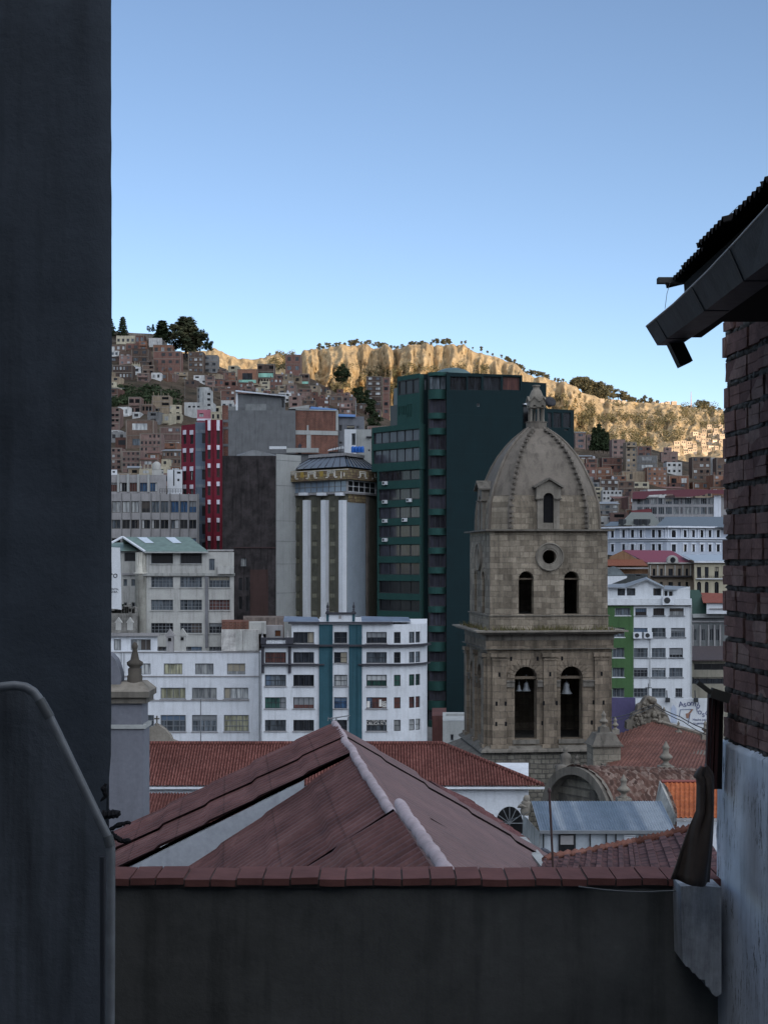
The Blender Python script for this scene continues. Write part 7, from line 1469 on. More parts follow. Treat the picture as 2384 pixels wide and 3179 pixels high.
# eave: corrugated roof, gutter, soffit, spout
GUT = plaster('gutter_metal', (.055,.066,.08), .45, .5, 3.0, rough=.5, ss=9); BLR = flat('roof_underside', (.022,.02,.02), .85, .1)
e = thing('eave_gutter', 'sagging dark metal gutter box under the eave at the upper right', 'gutter', (1.7, 9, 1.36)); el = e.location
m = MB(); sec = lambda Y, z0, z1, X0: [(X0, Y, z1), (X0+.012, Y, z1), (X0+.078, Y, z0+.012), (X0+.2, Y, z0+.012), (X0+.2, Y, z1-.03), (X0+.212, Y, z1-.03), (X0+.212, Y, z0), (X0+.07, Y, z0)]
st_ = [(9.0,1.365,1.481,1.663),(8.2,1.362,1.478,1.672),(7.4,1.366,1.50,1.683),(6.8,1.37,1.53,1.69),(6.27,1.372,1.566,1.70),(5.2,1.38,1.60,1.715)]
m.rings([[Vector(p)-el for p in sec(*q)] for q in st_]); obj('channel', m, GUT, e)
m = MB(); m.tube([Vector((q[3]+.002, q[0], q[2]+.006))-el for q in st_], .007, 8); obj('rolled_edge', m, flat('edge_rim_highlight', (.36,.34,.32), .5), e)  # pale tube colour carries the highlight along the gutter rim
for yj in (8.72, 7.75, 6.95):
    q0 = [q for q in st_ if q[0] >= yj][-1]; q1 = [q for q in st_ if q[0] < yj][0]; k_ = (q0[0]-yj)/(q0[0]-q1[0]); v_ = [a_+(b2_-a_)*k_ for a_, b2_ in zip(q0, q1)]; m = MB(); g0 = [(v_[3]-.004, v_[2]+.004), (v_[3]+.066, v_[1]-.004), (v_[3]+.2, v_[1]-.004), (v_[3]+.2, v_[1]-.001), (v_[3]+.068, v_[1]-.001), (v_[3]-.001, v_[2]+.003)]
    m.rings([[Vector((x_, v_[0]+dd, z2))-el for x_, z2 in g0] for dd in (-.02, .02)]); obj('joint_strap', m, flat('strap_dark', (.025,.028,.032), .5), e)
m = MB(); c0, c1 = P(2086,1048,8.93), P(2126,1132,8.93); m.bar(c0-el, c1-el, .095, .085); obj('spout', m, flat('spout_black', (.02,.018,.016), .6), e)
c_ = thing('corrugated_roof', 'dark corrugated metal roof edge with uneven overlapping sheets against the sky', 'roof', (1.83, 9, 1.8)); cl_ = c_.location; rnd = random.Random(6)
Y = 9.25; k = 0
while Y > 5.2:
    L_ = .62; m = MB(); ox = rnd.uniform(-.04,.05); oz = rnd.uniform(0,.014)+.008*k; nY, nx = 64, 8; vs = []
    for layer in (0, .004):
        for j in range(nx+1):
            for i in range(nY+1):
                y = Y - L_*1.06*i/nY; xx = 1.80+ox+2.4*j/nx; vs.append((xx-cl_.x, y-cl_.y, 1.765+oz-.09*(k*.05)+.24*(xx-1.8)+.019*math.cos(2*math.pi*y/.088)+layer-cl_.z))
    q = (nY+1)*(nx+1)
    m.add(vs, [(l_+j*(nY+1)+i, l_+j*(nY+1)+i+1, l_+(j+1)*(nY+1)+i+1, l_+(j+1)*(nY+1)+i) for l_ in (0, q) for j in range(nx) for i in range(nY)] + [(i, i+1, q+i+1, q+i) for i in range(nY)], True); obj('sheet', m, BLR, c_); Y -= L_; k += 1
m = MB(); m.hexa([Vector(p)-cl_ for p in ((1.99,8.85,1.49),(1.99,5.2,1.49),(2.9,5.2,1.49),(2.9,8.85,1.49),(1.99,8.85,1.72),(1.99,5.2,1.72),(2.9,5.2,1.86),(2.9,8.85,1.86))]); obj('soffit', m, BLR, c_)
m = MB(); m.hexa([Vector(p)-cl_ for p in ((1.90,8.9,1.40),(1.90,5.2,1.42),(1.99,5.2,1.42),(1.99,8.9,1.40),(1.88,8.9,1.74),(1.88,5.2,1.74),(1.99,5.2,1.74),(1.99,8.9,1.74))]); obj('fascia', m, BLR, c_)
m = MB(); m.box(1.74-cl_.x, 2.4-cl_.x, .0, .06, 1.765-cl_.z, 1.80-cl_.z); obj('purlin', m, plaster('purlin_grey', (.06,.06,.06)), c_)
m = MB(); m.hexa([Vector(p)-cl_ for p in ((2.47,9.9,1.45),(2.75,6,1.45),(3.5,6,1.45),(3.5,9.9,1.45),(2.47,9.9,1.86),(2.75,6,1.86),(3.5,6,1.86),(3.5,9.9,1.86))]); obj('wall_top', m, BLR, c_)
WR = flat('wire_grey', (.12,.12,.13)); 
cable('wire', 'thin loose wire hanging from the purlin tip to the gutter', [(2079,876,9.0),(2069,912,9.0),(2063,958,9.0)], .0018, WR)
cable('wire', 'thin loose wire arching over the corrugated roof edge against the sky', [(2240,698,8.0),(2256,672,8.0),(2290,640,8.0),(2326,637,8.0)], .0018, WR)
# unseen wall added behind the viewpoint to keep sky glow off the foreground
m = MB(); m.box(-14, 12, -3.2, -2.6, -24, 7.5); bb = thing('rear_shade_wall', 'unseen plain wall added behind the viewpoint to shade the foreground', 'building', (0,0,0)); obj('wall', m, plaster('rear_shade_grey', (.22,.22,.22)), bb)
# ---------------- brick houses on the hillside ----------------
def hmat(name, c, c2=None):
    N = NT(name); r = N.n('MapRange'); N.l(N.oi.outputs['Random'], r.inputs[0]); r.inputs[3].default_value = .75; r.inputs[4].default_value = 1.25
    cb = N.n('CombineXYZ'); [N.l(r.outputs[0], cb.inputs[i]) for i in range(3)]
    col = N.mix(c, cb.outputs[0], 1); col = N.mix(col, N.gray(N.noise(.35, 5, .7), .68, 1.15), 1); col = N.mix(col, N.gray(N.noise(1.2, 4, .6, N.map((1,1,.2))), .78, 1.05, .35, .6), 1); col = N.mix(col, N.gray(N.noise(3, 3, .7), .85, 1.1), 1)
    return N.fin(col, .92, .15)
TONE = {'red brick': hmat('hill_brick_red', (.165,.092,.076)), 'pinkish brick': hmat('hill_brick_pink', (.215,.145,.128)), 'brown brick': hmat('hill_brick_brown', (.132,.092,.074)), 'dark brick': hmat('hill_brick_dark', (.085,.062,.053)),
        'tan plastered': hmat('hill_tan', (.27,.215,.155)), 'white painted': hmat('hill_white', (.50,.50,.49)), 'grey cement': hmat('hill_cement', (.20,.20,.20)), 'cream': hmat('hill_cream', (.40,.36,.27)), 'orange brick': hmat('hill_brick_orange', (.205,.108,.074))}
CONC = hmat('hill_concrete', (.24,.21,.18)); TIN = flat('hill_tin', (.20,.21,.22), .6, .4, var=.3); TINR = flat('hill_tin_rust', (.13,.06,.045), .8, var=.3); TANKM = flat('hill_tank', (.3,.3,.32))
UB = {}
def ubox(name):
    if name not in UB: m = MB(); m.box(0,1,0,1,0,1); UB[name] = m.mesh(name)
    return UB[name]
def hbox(name, parent, loc, sc, mat):
    o = bpy.data.objects.new(name, ubox(name)); COL.objects.link(o); o.parent = parent; o.location = loc; o.scale = sc; slot_mat(o, mat); return o
def hhouse(name, label, px, py_base, Y, wpx, hpx, tone, nx, ns, style='dark', rot=0.0, feat='', depth=9, cat='house', group='brick houses on the hillside', bands=True, wfill=.5, mat=None):
    """front lower-left corner seen at (px, py_base); sizes in photo pixels at depth Y"""
    rnd = random.Random(int(px*7+py_base*13)); w, h = wpx/F*Y, hpx/F*Y; mt = mat or TONE[tone]
    t = thing(name, label, cat, P(px, py_base, Y), rot, group); d = depth; dn = 7
    m = MB(); m.box(0, w, 0, d, -dn, h); 
    if 'parapet' in feat: m.box(-.0, w, .0, .15, h+.001, h+.7)
    if 'rebar' in feat:
        for k in range(4): m.box(w*(.06+.28*k), w*(.06+.28*k)+.25, .1, .35, h+.001, h+rnd.uniform(.9,1.7))
    obj('wall', m, mt, t)
    if bands:
        for s in range(1, ns+1): hbox('floor_beam', t, (-.06, -.09, h*s/ns-.28), (w+.12, .085, .24), CONC)
        for x in (0, w-.3): hbox('corner_column', t, (x, -.07, -.2), (.3, .065, h), CONC)
    fh = h/ns; cw = w/max(nx, 1)
    for s in range(ns):
        for c in range(nx):
            if rnd.random() < .12 and ns*nx > 3: continue
            ww = cw*wfill*rnd.uniform(.85, 1.1); wh = fh*.42; g = {'dark': G_BLACK, 'mixed': rnd.choice([G_BLACK, G_DARK, G_MID, G_CURT]), 'pale': rnd.choice([G_CURT, G_CURT, G_MID]), 'void': VOID, 'mint': MINT}[style]
            hbox('window', t, (cw*(c+.5)-ww/2, -.06, fh*s+fh*.33), (ww, .055, wh), g)
    if 'tin' in feat:
        m = MB(); q = .35; m.hexa([(-q,-q,h+.02),(w+q,-q,h+.02),(w+q,d,h+1.1),(-q,d,h+1.1),(-q,-q,h+.14),(w+q,-q,h+.14),(w+q,d,h+1.25),(-q,d,h+1.25)]); obj('roof', m, TINR if 'rust' in feat else TIN, t)
    elif 'gable' in feat:
        m = MB(); m.prism([(-.3,h+.01),(w+.3,h+.01),(w/2,h+w*.22)], lambda a, b, dd: (a, dd, b), -.3, d); obj('roof', m, TINR, t)
    if 'hut' in feat: m = MB(); a = w*rnd.uniform(.05,.4); m.box(a, a+w*.45, 1.5, 5, h+.002, h+2.5); obj('roof_hut', m, mt, t); hbox('window', t, (a+w*.12, 1.44, h+.9), (w*.15, .055, 1.0), G_BLACK)
    if 'tank' in feat: m = MB(); m.lathe([(.6,0),(.62,1.1),(.25,1.4)], (w*.75, 2.2, h+.003), 8); obj('water_tank', m, TANKM, t)
    if 'overhang' in feat: hbox('balcony', t, (w*.1, -1.1, h/ns*(ns-1)), (w*.8, 1.03, .9), mt)
    return t
MINT = glass('mint_glass', (.30,.62,.50), (.16,.36,.30), .3)
occ = []
HC = 0
def fit(px, py):      # depth at which the slope appears at that pixel
    return invY(px, py)
# notable ones: (x0, x1, top, bottom, tone, nx, storeys, style, feat, label)
SP = [
 (350,412,1133,1178,'dark brick',6,2,'pale','','long dark house with two rows of white windows near the left wall edge'),
 (362,420,1046,1068,'cream',4,1,'mixed','parapet','cream two part house on the top row directly under the lone conifer'),
 (421,448,1040,1070,'red brick',2,1,'pale','','small red brick house right of the cream top row house'),
 (463,504,1053,1084,'white painted',2,1,'pale','parapet','white fronted house with a ragged top edge left of the big dark tree'),
 (476,536,1070,1105,'orange brick',3,1,'mixed','','low orange brick house tucked below the white fronted one by the dark tree'),
 (345,392,1070,1092,'brown brick',3,1,'pale','','brown house with a stilted dark underside second row from top at left'),
 (409,462,1083,1128,'brown brick',2,2,'mixed','tin rust','brown two storey house under a sagging rusty roof left of centre on the upper slope'),
 (476,562,1090,1158,'red brick',4,3,'mixed','','broad red brick block stepping down under the big dark tree'),
 (585,632,1092,1158,'brown brick',3,4,'pale','','four storey brown block with rows of pale windows right below the dark tree trunks'),
 (633,676,1102,1160,'grey cement',2,3,'mixed','','grey block with pale green balconies at the skyline saddle'),
 (471,500,1157,1180,'white painted',2,1,'mixed','','small white painted house alone above the dark shrubs'),
 (602,645,1165,1192,'white painted',2,2,'dark','','white house with dark windows just above the pale grey tower block'),
 (612,650,1202,1262,'grey cement',3,3,'dark','','left half of the pale grey apartment cluster with dark windows'),
 (799,852,1131,1194,'dark brick',3,3,'void','tin','dark house with a bright mint green glazed floor, larger of the two'),
 (929,960,1160,1196,'brown brick',2,2,'void','','brown house with a mint green glazed floor, smaller of the two'),
 (865,902,1219,1250,'white painted',2,2,'dark','tank','clean white cube house with four small dark windows'),
 (886,935,1101,1158,'red brick',2,2,'mixed','','tall red brick house touching the skyline left of the cliffs'),
 (737,800,1146,1195,'orange brick',1,1,'mixed','','blank orange brick house left of the large mint green glazed one'),
 (1137,1185,1168,1262,'dark brick',2,6,'pale','','six storey narrow brick apartment block with pale windows left of the green tower'),
 (1187,1210,1172,1290,'red brick',1,5,'mixed','','slim red brick tower touching the left edge of the green tower'),
 (1060,1132,1300,1345,'tan plastered',4,2,'dark','gable','tan house with pointed gables behind the grey house mast'),
 (1140,1207,1322,1358,'pinkish brick',5,1,'mixed','','long low pinkish brick house just left of the green tower shoulder'),
 (400,437,1232,1288,'pinkish brick',2,2,'void','overhang','tall pinkish house with two black openings below the dark shrubs'),
 (473,528,1228,1282,'tan plastered',2,3,'void','rebar','unfinished tan frame house with three open floors below the dark shrubs'),
 (441,474,1254,1285,'brown brick',3,1,'void','rebar','roofless brown frame with column stubs between two taller houses below the shrubs'),
 (345,372,1265,1330,'pinkish brick',2,4,'void','','pinkish four storey frame at the left wall edge below the shrubs'),
 (412,436,1279,1300,'white painted',1,1,'dark','','little white house with one dark window below the black openings house'),
 (392,478,1303,1398,'brown brick',1,2,'mixed','','huge almost blank brown brick wall left of centre above the office block'),
 (435,500,1345,1425,'pinkish brick',5,4,'dark','','pinkish building with a grid of concrete lines and small dark windows'),
 (497,563,1325,1388,'pinkish brick',3,3,'pale','','pinkish block with three rows of white framed windows left of the red stripes'),
 (345,378,1390,1460,'pinkish brick',2,4,'mixed','','narrow pinkish apartment slice at the left edge above the grey office block'),
 (379,436,1400,1470,'pinkish brick',4,4,'dark','','pinkish apartment block with a slate stair strip above the office block'),
 (505,563,1400,1445,'brown brick',5,2,'mixed','tin','brown two storey house with a long row of windows above the white striped house'),
 (345,375,1335,1352,'white painted',1,1,'dark','','low white house with one dark window at the left edge'),
 (1899,1940,1364,1448,'pinkish brick',2,5,'dark','','tall pinkish block with dark balconies right of the black conifers'),
 (1942,1975,1372,1470,'tan plastered',2,6,'mixed','overhang','tall tan block with stacked balconies right of the pinkish one'),
 (1977,2022,1385,1420,'red brick',2,2,'mixed','','red brick house at the shadow edge right of the tall tan block'),
 (1785,1818,1343,1395,'pinkish brick',1,3,'mixed','tin','three storey pinkish house directly right of the green tower'),
 (1820,1848,1352,1400,'pinkish brick',2,2,'dark','parapet','pinkish house left of the black conifer clump'),
 (1868,1930,1420,1462,'red brick',3,2,'mixed','','wide red brick house below the black conifers'),
 (1975,2040,1413,1462,'grey cement',1,2,'pale','','blank pale grey cement house in the middle of the right slope'),
 (1930,2005,1462,1500,'tan plastered',4,1,'dark','','long low tan house with four dark windows on the right slope'),
 (2008,2070,1450,1508,'orange brick',4,4,'pale','','four storey orange brick block with white balcony lines'),
 (2068,2116,1435,1472,'white painted',3,2,'dark','','white house with balconies left of the right hand brick blocks'),
 (2148,2205,1418,1492,'brown brick',3,4,'mixed','','large brown block with pale windows at the upper right near the brick wall'),
 (2207,2222,1421,1475,'white painted',1,3,'pale','','narrow white strip house between two brown blocks near the brick wall'),
 (2223,2262,1420,1480,'brown brick',2,3,'mixed','','brown block half hidden by the near brick wall'),
 (1842,1868,1512,1552,'cream',1,3,'dark','','left wing of the bright cream white house right of the stone dome'),
 (1869,1930,1522,1556,'white painted',5,2,'dark','','bright white two row house right of the stone dome'),
 (2075,2138,1476,1512,'orange brick',2,1,'mixed','','orange brick house above the maroon roof'),
 (2150,2200,1496,1522,'orange brick',2,1,'mixed','','low orange brick house between maroon roof and the brown block'),
 (1962,2014,1496,1515,'cream',2,1,'dark','','small cream house with a pale slanting wall above the maroon roof'),
 (1850,1920,1565,1600,'grey cement',3,2,'mixed','tin','grey green roofed house below the bright white house'),
 (1905,1962,1548,1578,'brown brick',3,1,'mixed','tin rust','brown roofed low house left of the glazed maroon roofed building'),
 (1855,1905,1602,1632,'white painted',2,2,'mixed','','white and pale blue houses just above the palace roof at left'),
 (655,700,1278,1310,'cream',3,1,'mixed','','cream roadside house behind the red striped tower'),
]
for (x0, x1, y0, y1, tone, nx, ns, style, feat, label) in SP:
    Y = fit((x0+x1)/2, y1); nm = 'hillside_block' if ns >= 4 else 'hillside_house'
    hh = hhouse(nm, label, x0, y1, Y, x1-x0, y1-y0, tone, nx, ns, style, 0, feat, cat='house', bands=tone not in ('white painted','cream'), wfill=.75 if style == 'void' else .5); occ.append((x0, x1, y0, y1, Y))
    if 'mint' in label:
        w, h = (x1-x0)/F*Y, (y1-y0)/F*Y; k = .33 if 'larger' in label else .3; hbox('glazed_floor', hh, (w*.07, -.2, h*(.36 if k == .33 else .12)), (w*.86, .12, h*.2), MINT)
# pale grey tower of the apartment cluster: rounded blank shaft
Y = fit(655, 1300)-6; t = thing('grey_apartment_tower', 'pale grey blank walled apartment tower with a rounded shaft on the left slope', 'apartment tower', P(612, 1305, Y), 0, 'brick houses on the hillside')
PG = hmat('hill_pale_grey', (.34,.345,.34)); s_ = Y/F
m = MB(); m.box(-42*s_, 48*s_, 3, 14, -4, 58*s_); obj('wall', m, PG, t); m = MB(); m.lathe([(16*s_,-4),(16*s_,106*s_)], (18*s_, 6, 0), 16); obj('shaft', m, PG, t)
m = MB(); m.box(20*s_, 42*s_, 2, 10, -4, 96*s_); obj('wing', m, PG, t)
for k in range(5): hbox('window', t, (31*s_, 1.94, (12+k*17)*s_), (9*s_, .055, 7*s_), G_DARK)
for k in range(3): hbox('window', t, (-30*s_+k*14*s_, 2.94, 42*s_), (8*s_, .055, 5*s_), G_DARK)
occ.append((570, 665, 1195, 1310, Y))
# fill: every house its own object, rows down the slope
def limit(px):
    if px < 565: return 1520
    if px < 690: return 1300
    if px < 1050: return 1280
    if px < 1130: return 1300
    if px < 1215: return 1340
    if px < 1782: return 0
    if px < 1850: return 1560
    return 1640
LM = [(345,'by the left wall edge'),(400,'near the left wall edge'),(455,'under the lone conifers'),(520,'left of the big tree column'),(580,'in line with the big dark tree'),(640,'above the red striped tower'),(700,'above the roof shed left end'),(760,'above the roof shed'),(820,'in line with the mint windows'),(880,'near the white cube house'),(940,'above the brick party wall'),(1000,'below the cliff foot tree'),(1060,'left of the slope shrubs'),(1110,'beside the slope shrubs'),(1160,'close to the green tower'),(1220,'touching the green tower'),
      (1800,'between dome and green tower'),(1850,'right of the dome'),(1900,'below the black conifers'),(1950,'below the tall tan block'),(2000,'below the blank grey house'),(2050,'above the maroon roof'),(2100,'right of the balconied house'),(2150,'left of the large brown block'),(2200,'below the large brown block'),(2250,'at the near brick wall')]
def land(px): return min(LM, key=lambda q: abs(q[0]-px))[1]
def rowname(py):
    for lim, nm in [(1105,'at the very top'),(1135,'high up'),(1165,'on the upper slope'),(1200,'upper middle'),(1240,'in mid slope'),(1285,'lower middle'),(1330,'on the lower slope'),(1385,'low down'),(1440,'near the foot'),(1490,'at the foot'),(1540,'near the palace')]:
        if py < lim: return nm
    return 'at the bottom'
rnd = random.Random(99); made = []
py = 1090.0
while py < 1640:
    px = 330 + rnd.uniform(0, 30)
    while px < 2260:
        w_ = rnd.uniform(26, 50)*(.8 + .5*max(0, (py-1150))/350); hp = rnd.uniform(20, 38)*(.8+.6*max(0, (py-1150))/350); yb = py + rnd.uniform(-7, 7)
        crest = near_py(px+w_/2)
        ok = yb > crest+8 and yb < limit(px+w_/2) and yb-hp > crest-16
        if 340 < px < 555 and 1196 < yb-4 < 1262+10 and yb-hp < 1258: ok = False       # shrubs
        if 1085 < px < 1190 and 1215 < yb < 1335 and py < 1330: ok = ok and rnd.random() < .12
        if 1845 < px < 1893 and yb < 1430: ok = False
        if 2010 < px < 2150 and yb < 1440: ok = False
        if ok:
            c = (px+w_/2, yb-hp/2)
            for (a, b_, t_, bo, _) in occ:
                if a-4 < c[0] < b_+4 and t_-4 < c[1] < bo+2: ok = False; break
        if ok: made.append((px, yb, w_, hp))
        px += w_*rnd.uniform(.82, 1.12)
    py += 19 + 11*max(0, (py-1150))/350
made = made[:]
used_labels = {}
print('fill houses', len(made))
tones = ['red brick']*5+['pinkish brick']*5+['brown brick']*5+['dark brick']*3+['orange brick']*2+['tan plastered']*2+['grey cement']*2+['white painted']*1+['cream']*1
feats = [('','flat topped'),('','flat topped'),('tin','with tin roof'),('tin rust','with rusty roof'),('parapet','with front parapet'),('hut','with roof hut'),('tank','with roof tank'),('rebar','with column stubs'),('hut tank','with hut and tank'),('overhang','with balcony')]
words = {1:'one storey',2:'two storey',3:'three storey',4:'four storey'}
for (px, yb, w_, hp) in sorted(made, key=lambda q: q[1]):
    rd = random.Random(int(px*31+yb*17)); Y = fit(px+w_/2, yb); h = hp/F*Y; ns = max(1, min(4, round(h/2.9))); nx = max(1, round(w_/F*Y/rd.uniform(2.6,4.5)))
    sty = rd.choice(['mixed','dark','mixed','void','pale']); kk = 0
    while True:
        tone = rd.choice(tones); f_, fd = rd.choice(feats); base = f'{words[ns]} {tone} house {fd} {rowname(yb)}, {land(px+w_/2)}'
        kk += 1
        if (base not in used_labels and len(base.split()) <= 16) or kk > 900: break
    used_labels[base] = 1
    hhouse('hillside_house', base, px, yb, Y, w_, hp, tone, nx, ns, sty, R(rd.uniform(-14, 14)), f_, bands=rd.random() < .6 and tone not in ('white painted','cream'), wfill=rd.uniform(.35, .6))
# sunlit houses on the far slope at right and the tiny settlement on the ridge
ri = random.Random(5); LIT = TONE['tan plastered']; k = 0; WARM = hmat('far_house', (.50,.40,.30))
def far_find(px, py):
    best = min(((abs(HY-F*p.z/p.y-py), p) for p in (far_pt(px, j/140) for j in range(141))), key=lambda q: q[0]); return best[1].y
sites = []
for j in range(7):
    for i in range(9):
        px = 2075+i*20+ri.uniform(-6,6); pyb = 1408-j*13+ri.uniform(-4,4)
        if pyb > 1418-(px-2080)*.10 or pyb < 1400-(px-2060)*.52: continue
        sites.append((px, pyb, ri.uniform(11,20), ri.uniform(8,15)))
for (px, pyb, w_, h_) in sites:
    Y = far_find(px, pyb)-4; t = thing('far_house', 'tiny sunlit ochre house in the cluster on the far slope beside the near brick wall', 'house', P(px, pyb, Y), R(ri.uniform(-15,15)), 'sunlit houses on the far slope')
    m = MB(); m.box(0, w_/F*Y, 0, 6, -6, h_/F*Y); obj('wall', m, WARM, t)
    for q in range(2): hbox('window', t, (w_/F*Y*(.2+.4*q), -.06, h_/F*Y*.45), (w_/F*Y*.18, .055, h_/F*Y*.3), G_DARK)
for i in range(16):
    px = 1960+i*18+ri.uniform(-5,5); Y = 2195; w_ = ri.uniform(9,18); h_ = ri.uniform(5,10)*(1.7 if 5 < i < 8 else 1); yb = far_py(px)+5
    t = thing('far_house', 'tiny sunlit house on the far ridge crest at right', 'house', P(px, yb, Y), 0, 'sunlit houses on the far ridge'); m = MB(); m.box(0, w_/F*Y, 0, 8, -5, h_/F*Y); obj('wall', m, WARM, t)
for i in range(5):
    px = 1862+i*17; Y = far_find(px, 1243+i*1.5)-3; t = thing('far_house', 'tiny pale long shed on the slope below the ridge pines', 'shed', P(px, 1243+i*1.5, Y), 0, 'pale sheds below the ridge pines'); m = MB(); m.box(0, 13/F*Y, 0, 5, -5, 5.5/F*Y); obj('wall', m, WARM, t)
t = thing('radio_mast', 'tall red and white radio mast on the far ridge crest', 'mast', P(2144, 1262, 2190)); m = MB(); hm = 46/F*2190; m.tube([(0,0,0),(0,0,hm)], [.9,.35], 4, False); obj('mast', m, flat('mast_pale', (.5,.35,.33)), t)
for (px, y0, y1, lab) in [(501,1207,1292,'slim concrete utility pole in front of the open frame house on the left slope'),(347,1128,1242,'tall pale utility pole on the slope at the left wall edge'),(575,1180,1240,'utility pole left of the pale grey apartment tower'),(2003,1380,1420,'utility pole at the shadow edge above the blank grey house'),(1960,1440,1500,'utility pole in front of the long low tan house')]:
    Y = fit(px, y1)-7; t = thing('utility_pole', lab, 'pole', P(px, y1, Y)); m = MB(); hh = (y1-y0)/F*Y; m.tube([(0,0,-1),(0,0,hh)], [.16,.1], 6); m.bar((-.8,0,hh-.6),(.8,0,hh-.6),.1); obj('pole', m, CONC, t)
t = thing('crest_wall', 'long pale grey wall running along the crest behind the lone conifer', 'wall', P(430,1062,852)); m = MB(); cwl = t.location
for (xa, ya), (xb_, yb_) in zip([(340,1022),(365,1030),(420,1034),(470,1036),(500,1042)], [(365,1030),(420,1034),(470,1036),(500,1042),(520,1060)]): m.hexa([v-cwl for v in (P(xa,1075,852),P(xb_,1075,852),P(xb_,1075,853),P(xa,1075,853),P(xa,ya,852),P(xb_,yb_,852),P(xb_,yb_,853),P(xa,ya,853))])
obj('wall', m, CONC, t)
# ---------------- trees ----------------
Y8 = 848
tree('conifer', 'lone pointed conifer on the left skyline above the cream house', 'conifer', 382, 1050, Y8, 72, L_DARK, 3, dens=1.2, leaf=.55)
tree('conifer', 'ragged conifer cut by the left wall edge on the skyline', 'conifer', 345, 1050, Y8, 66, L_DARK, 5, dens=1.0, leaf=.55)
tree('tree', 'small thin tree on the skyline wall, left of the pair', 'broad', 463, 1032, Y8, 22, L_DARK, 4, dens=.6, leaf=.7)
tree('conifer', 'small pointed tree on the skyline wall, right of the pair', 'conifer', 476, 1032, Y8, 28, L_DARK, 4, dens=.7, leaf=.7)
tree('conifer', 'dark bushy conifer immediately left of the big rounded tree', 'conifer', 504, 1062, Y8-10, 72, L_DARK, 7, dens=1.6, leaf=.75, wide=1.5)
tree('big_tree', 'largest rounded eucalyptus on the left skyline', 'euc', 578, 1098, Y8-20, 118, L_EUC, 8, dens=2.6, leaf=.5, wide=1.35)
tree('tree', 'dark tree leaning against the right side of the big eucalyptus', 'broad', 622, 1092, Y8-10, 76, L_DARK, 9, dens=1.8, leaf=.55, wide=1.1)
tree('tree', 'low dark tree under the left side of the big eucalyptus', 'broad', 540, 1092, Y8-12, 60, L_DARK, 10, dens=1.6, leaf=.55, wide=1.2)
tree('tree', 'rightmost small dark tree of the skyline clump', 'broad', 648, 1092, Y8, 42, L_DARK, 9, dens=1.8, leaf=.55)
tree('tree', 'rounded dark tree on the slope in front of the cliff foot', 'broad', 1060, 1190, 800, 62, L_DARK, 12, dens=2.0, leaf=.6, wide=1.1)
for i, (px, py, h) in enumerate([(1105,1250,46),(1125,1265,50),(1150,1300,66),(1140,1240,30),(1160,1340,62),(1120,1232,34)]):
    tree('tree', ['left tree of the dark grove on the slope left of the green tower','middle tree of the dark grove left of the green tower','tall tree of the dark grove near the narrow brick block','small tree at the upper edge of the dark grove','dark tree lowest in the grove above the low pinkish house','tree at the upper left of the dark grove'][i], 'broad', px, py, fit(px, py)-3, h, L_DARK, 12+i % 3, 'dark grove left of the green tower', 1.6, .7)
for i, (px, h) in enumerate([(1838,88),(1852,100),(1866,84),(1878,72)]):
    tree('conifer', ['leftmost black conifer beside the green tower','tallest black conifer beside the green tower','third black conifer from the green tower','rightmost shorter black conifer beside the green tower'][i], 'conifer', px+6, 1408, 780, h, L_DARK, 3+i, 'black conifers on the right slope', 1.6, .7, wide=.72)
# shrubs below the top houses: countless -> one object
m = MB(); rs = random.Random(12)
for k in range(260):
    px = rs.uniform(335, 560); py = rs.uniform(1204, 1262); 
    if px > 500 and py < 1215: continue
    Y = fit(px, py)-1; c = P(px, py-3, Y); leaves(m, (c.x, c.y, c.z), rs.uniform(1.2, 3.2), 22, .8, rs, .8)
o_ = obj('hillside_shrubs', m, L_DARK); meta(o_, 'dark thicket of shrubs across the left slope', 'shrubs', None, 'stuff')
# pines along the far ridge: thin trunks, flat crowns
g_ = 'pines along the far ridge'; rs = random.Random(31)
def ridge_tree(px, h, dy, seed, lab):
    Y = 2195+dy; tree('ridge_pine', lab, rs.choice(['umbrella','umbrella','broad']), px, far_py(px)+2.5, Y, h, L_FAR, seed, g_, .8, 1.15)
for (a, b_, n, lab) in [(985,1075,14,'small pine on the skyline above the left cliffs'),(1080,1260,34,'small pine on the skyline above the tallest cliffs'),(1265,1400,24,'small pine in the line crowning the ridge above the green tower'),(1425,1445,3,'small pine at the right end of the crowned ridge'),(1460,1560,5,'lone pine on the descending ridge right of the summit'),(1565,1700,36,'pine in the thick row on the descending ridge'),(1715,1775,8,'thin pine in the open group above the yellow cliff')]:
    for i in range(n): px = a+(b_-a)*(i+rs.uniform(.1,.9))/n; ridge_tree(px, rs.uniform(8,21), rs.uniform(-12,8), 1+i % 4, lab)
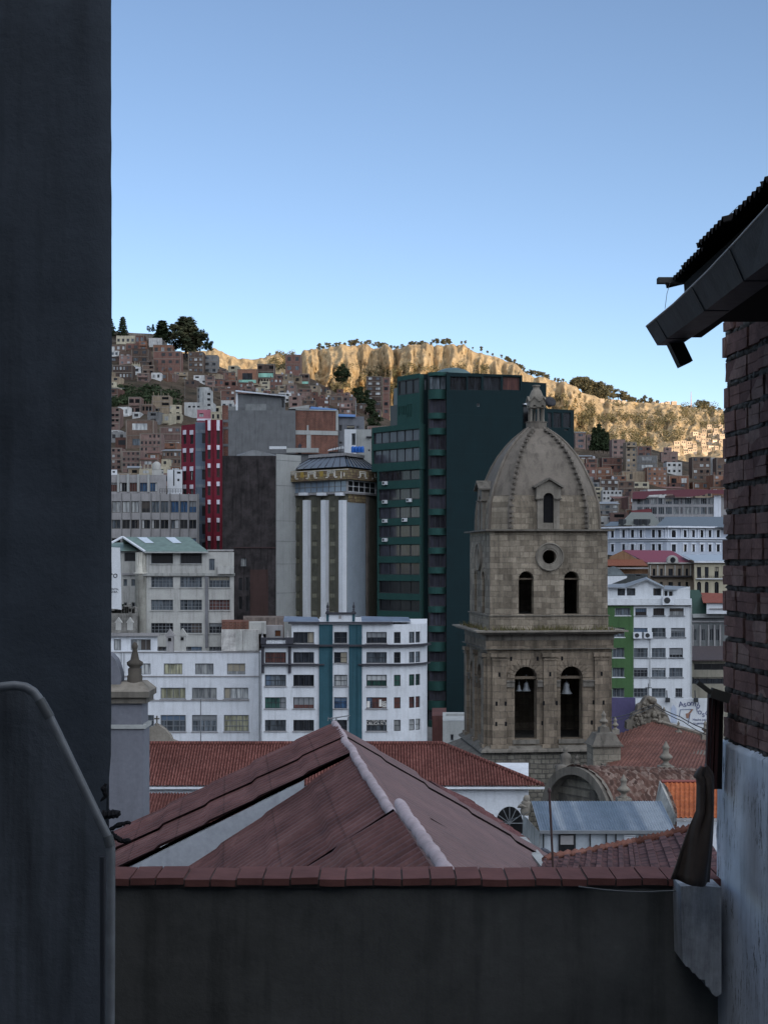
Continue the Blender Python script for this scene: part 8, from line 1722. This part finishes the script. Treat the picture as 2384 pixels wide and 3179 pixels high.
for i in range(44):
    px = rs.uniform(1775, 1990); k = 1-abs(px-1840)/260; top = lerp_tab([(1775,1172),(1800,1160),(1850,1170),(1900,1195),(1990,1240)], px); yb = far_py(px)+rs.uniform(0, 12)
    h = max(14, yb-top-rs.uniform(-2, 12)); tree('ridge_pine', 'tall pine in the dense grove on the ridge right of the lantern', 'umbrella' if i % 3 else 'broad', px, yb, 2190-rs.uniform(0,14), min(h, 52), L_FAR, 1+i % 4, 'dense pine grove on the far ridge', 1.1, .8)
for i, (px, h) in enumerate([(2000,26),(2018,22),(2170,30),(2180,34),(2192,30),(2214,16),(2232,14),(830,9),(838,12),(860,14),(868,12),(885,10),(2040,14)]):
    tree('ridge_tree', 'bushy tree standing among the tiny ridge houses at right' if px > 1900 else 'tiny bush like tree on the low ridge left of the cliffs', 'broad', px, far_py(px)+4, 2185, h, L_FAR, 5+i % 2, 'trees on the far ridge ends', .9, .9)
# scrub and groves on the far slope: countless -> one object
m = MB(); rs = random.Random(77)
zones = [(1050,1560,1140,1175,230,6),(1000,1300,1170,1230,260,6),(840,930,1100,1150,90,5),(1740,2250,1262,1400,760,6.5),(1700,1960,1230,1300,90,5),(1960,2250,1300,1385,160,8)]
table = {}
def far_lookup(px, py):
    k = int(px/12)
    if k not in table: table[k] = [(HY-F*p.z/p.y, p) for p in (far_pt(k*12+6, j/70) for j in range(71))]
    return min(table[k], key=lambda q: abs(q[0]-py))[1]
for (a, b_, t_, bo, n, s_) in zones:
    for k in range(n):
        px = rs.uniform(a, b_); py = rs.uniform(t_, bo)
        if noise.noise(Vector((px/45, py/28, 3))) < -.08: continue
        if px > 2050 and py > 1400-(px-2050)*.55 and py > 1330: continue
        p = far_lookup(px, py); q = P(px, py, p.y-3); r = rs.uniform(.55, 1.25)*s_; leaves(m, (q.x, q.y, q.z+r*.5), r, 26, 1.35, rs, .9)
N = NT('leaf_scrub'); SCR = N.fin(N.mix(N.ramp(N.noise(.02, 3), [(.35,(.07,.07,.04)),(.65,(.16,.135,.075))]), N.gray(N.noise(.3,3), .7, 1.2), 1), .9, .1)
o_ = obj('slope_scrub', m, SCR); meta(o_, 'olive scrub and groves scattered over the sunlit far slope', 'scrub', None, 'stuff')
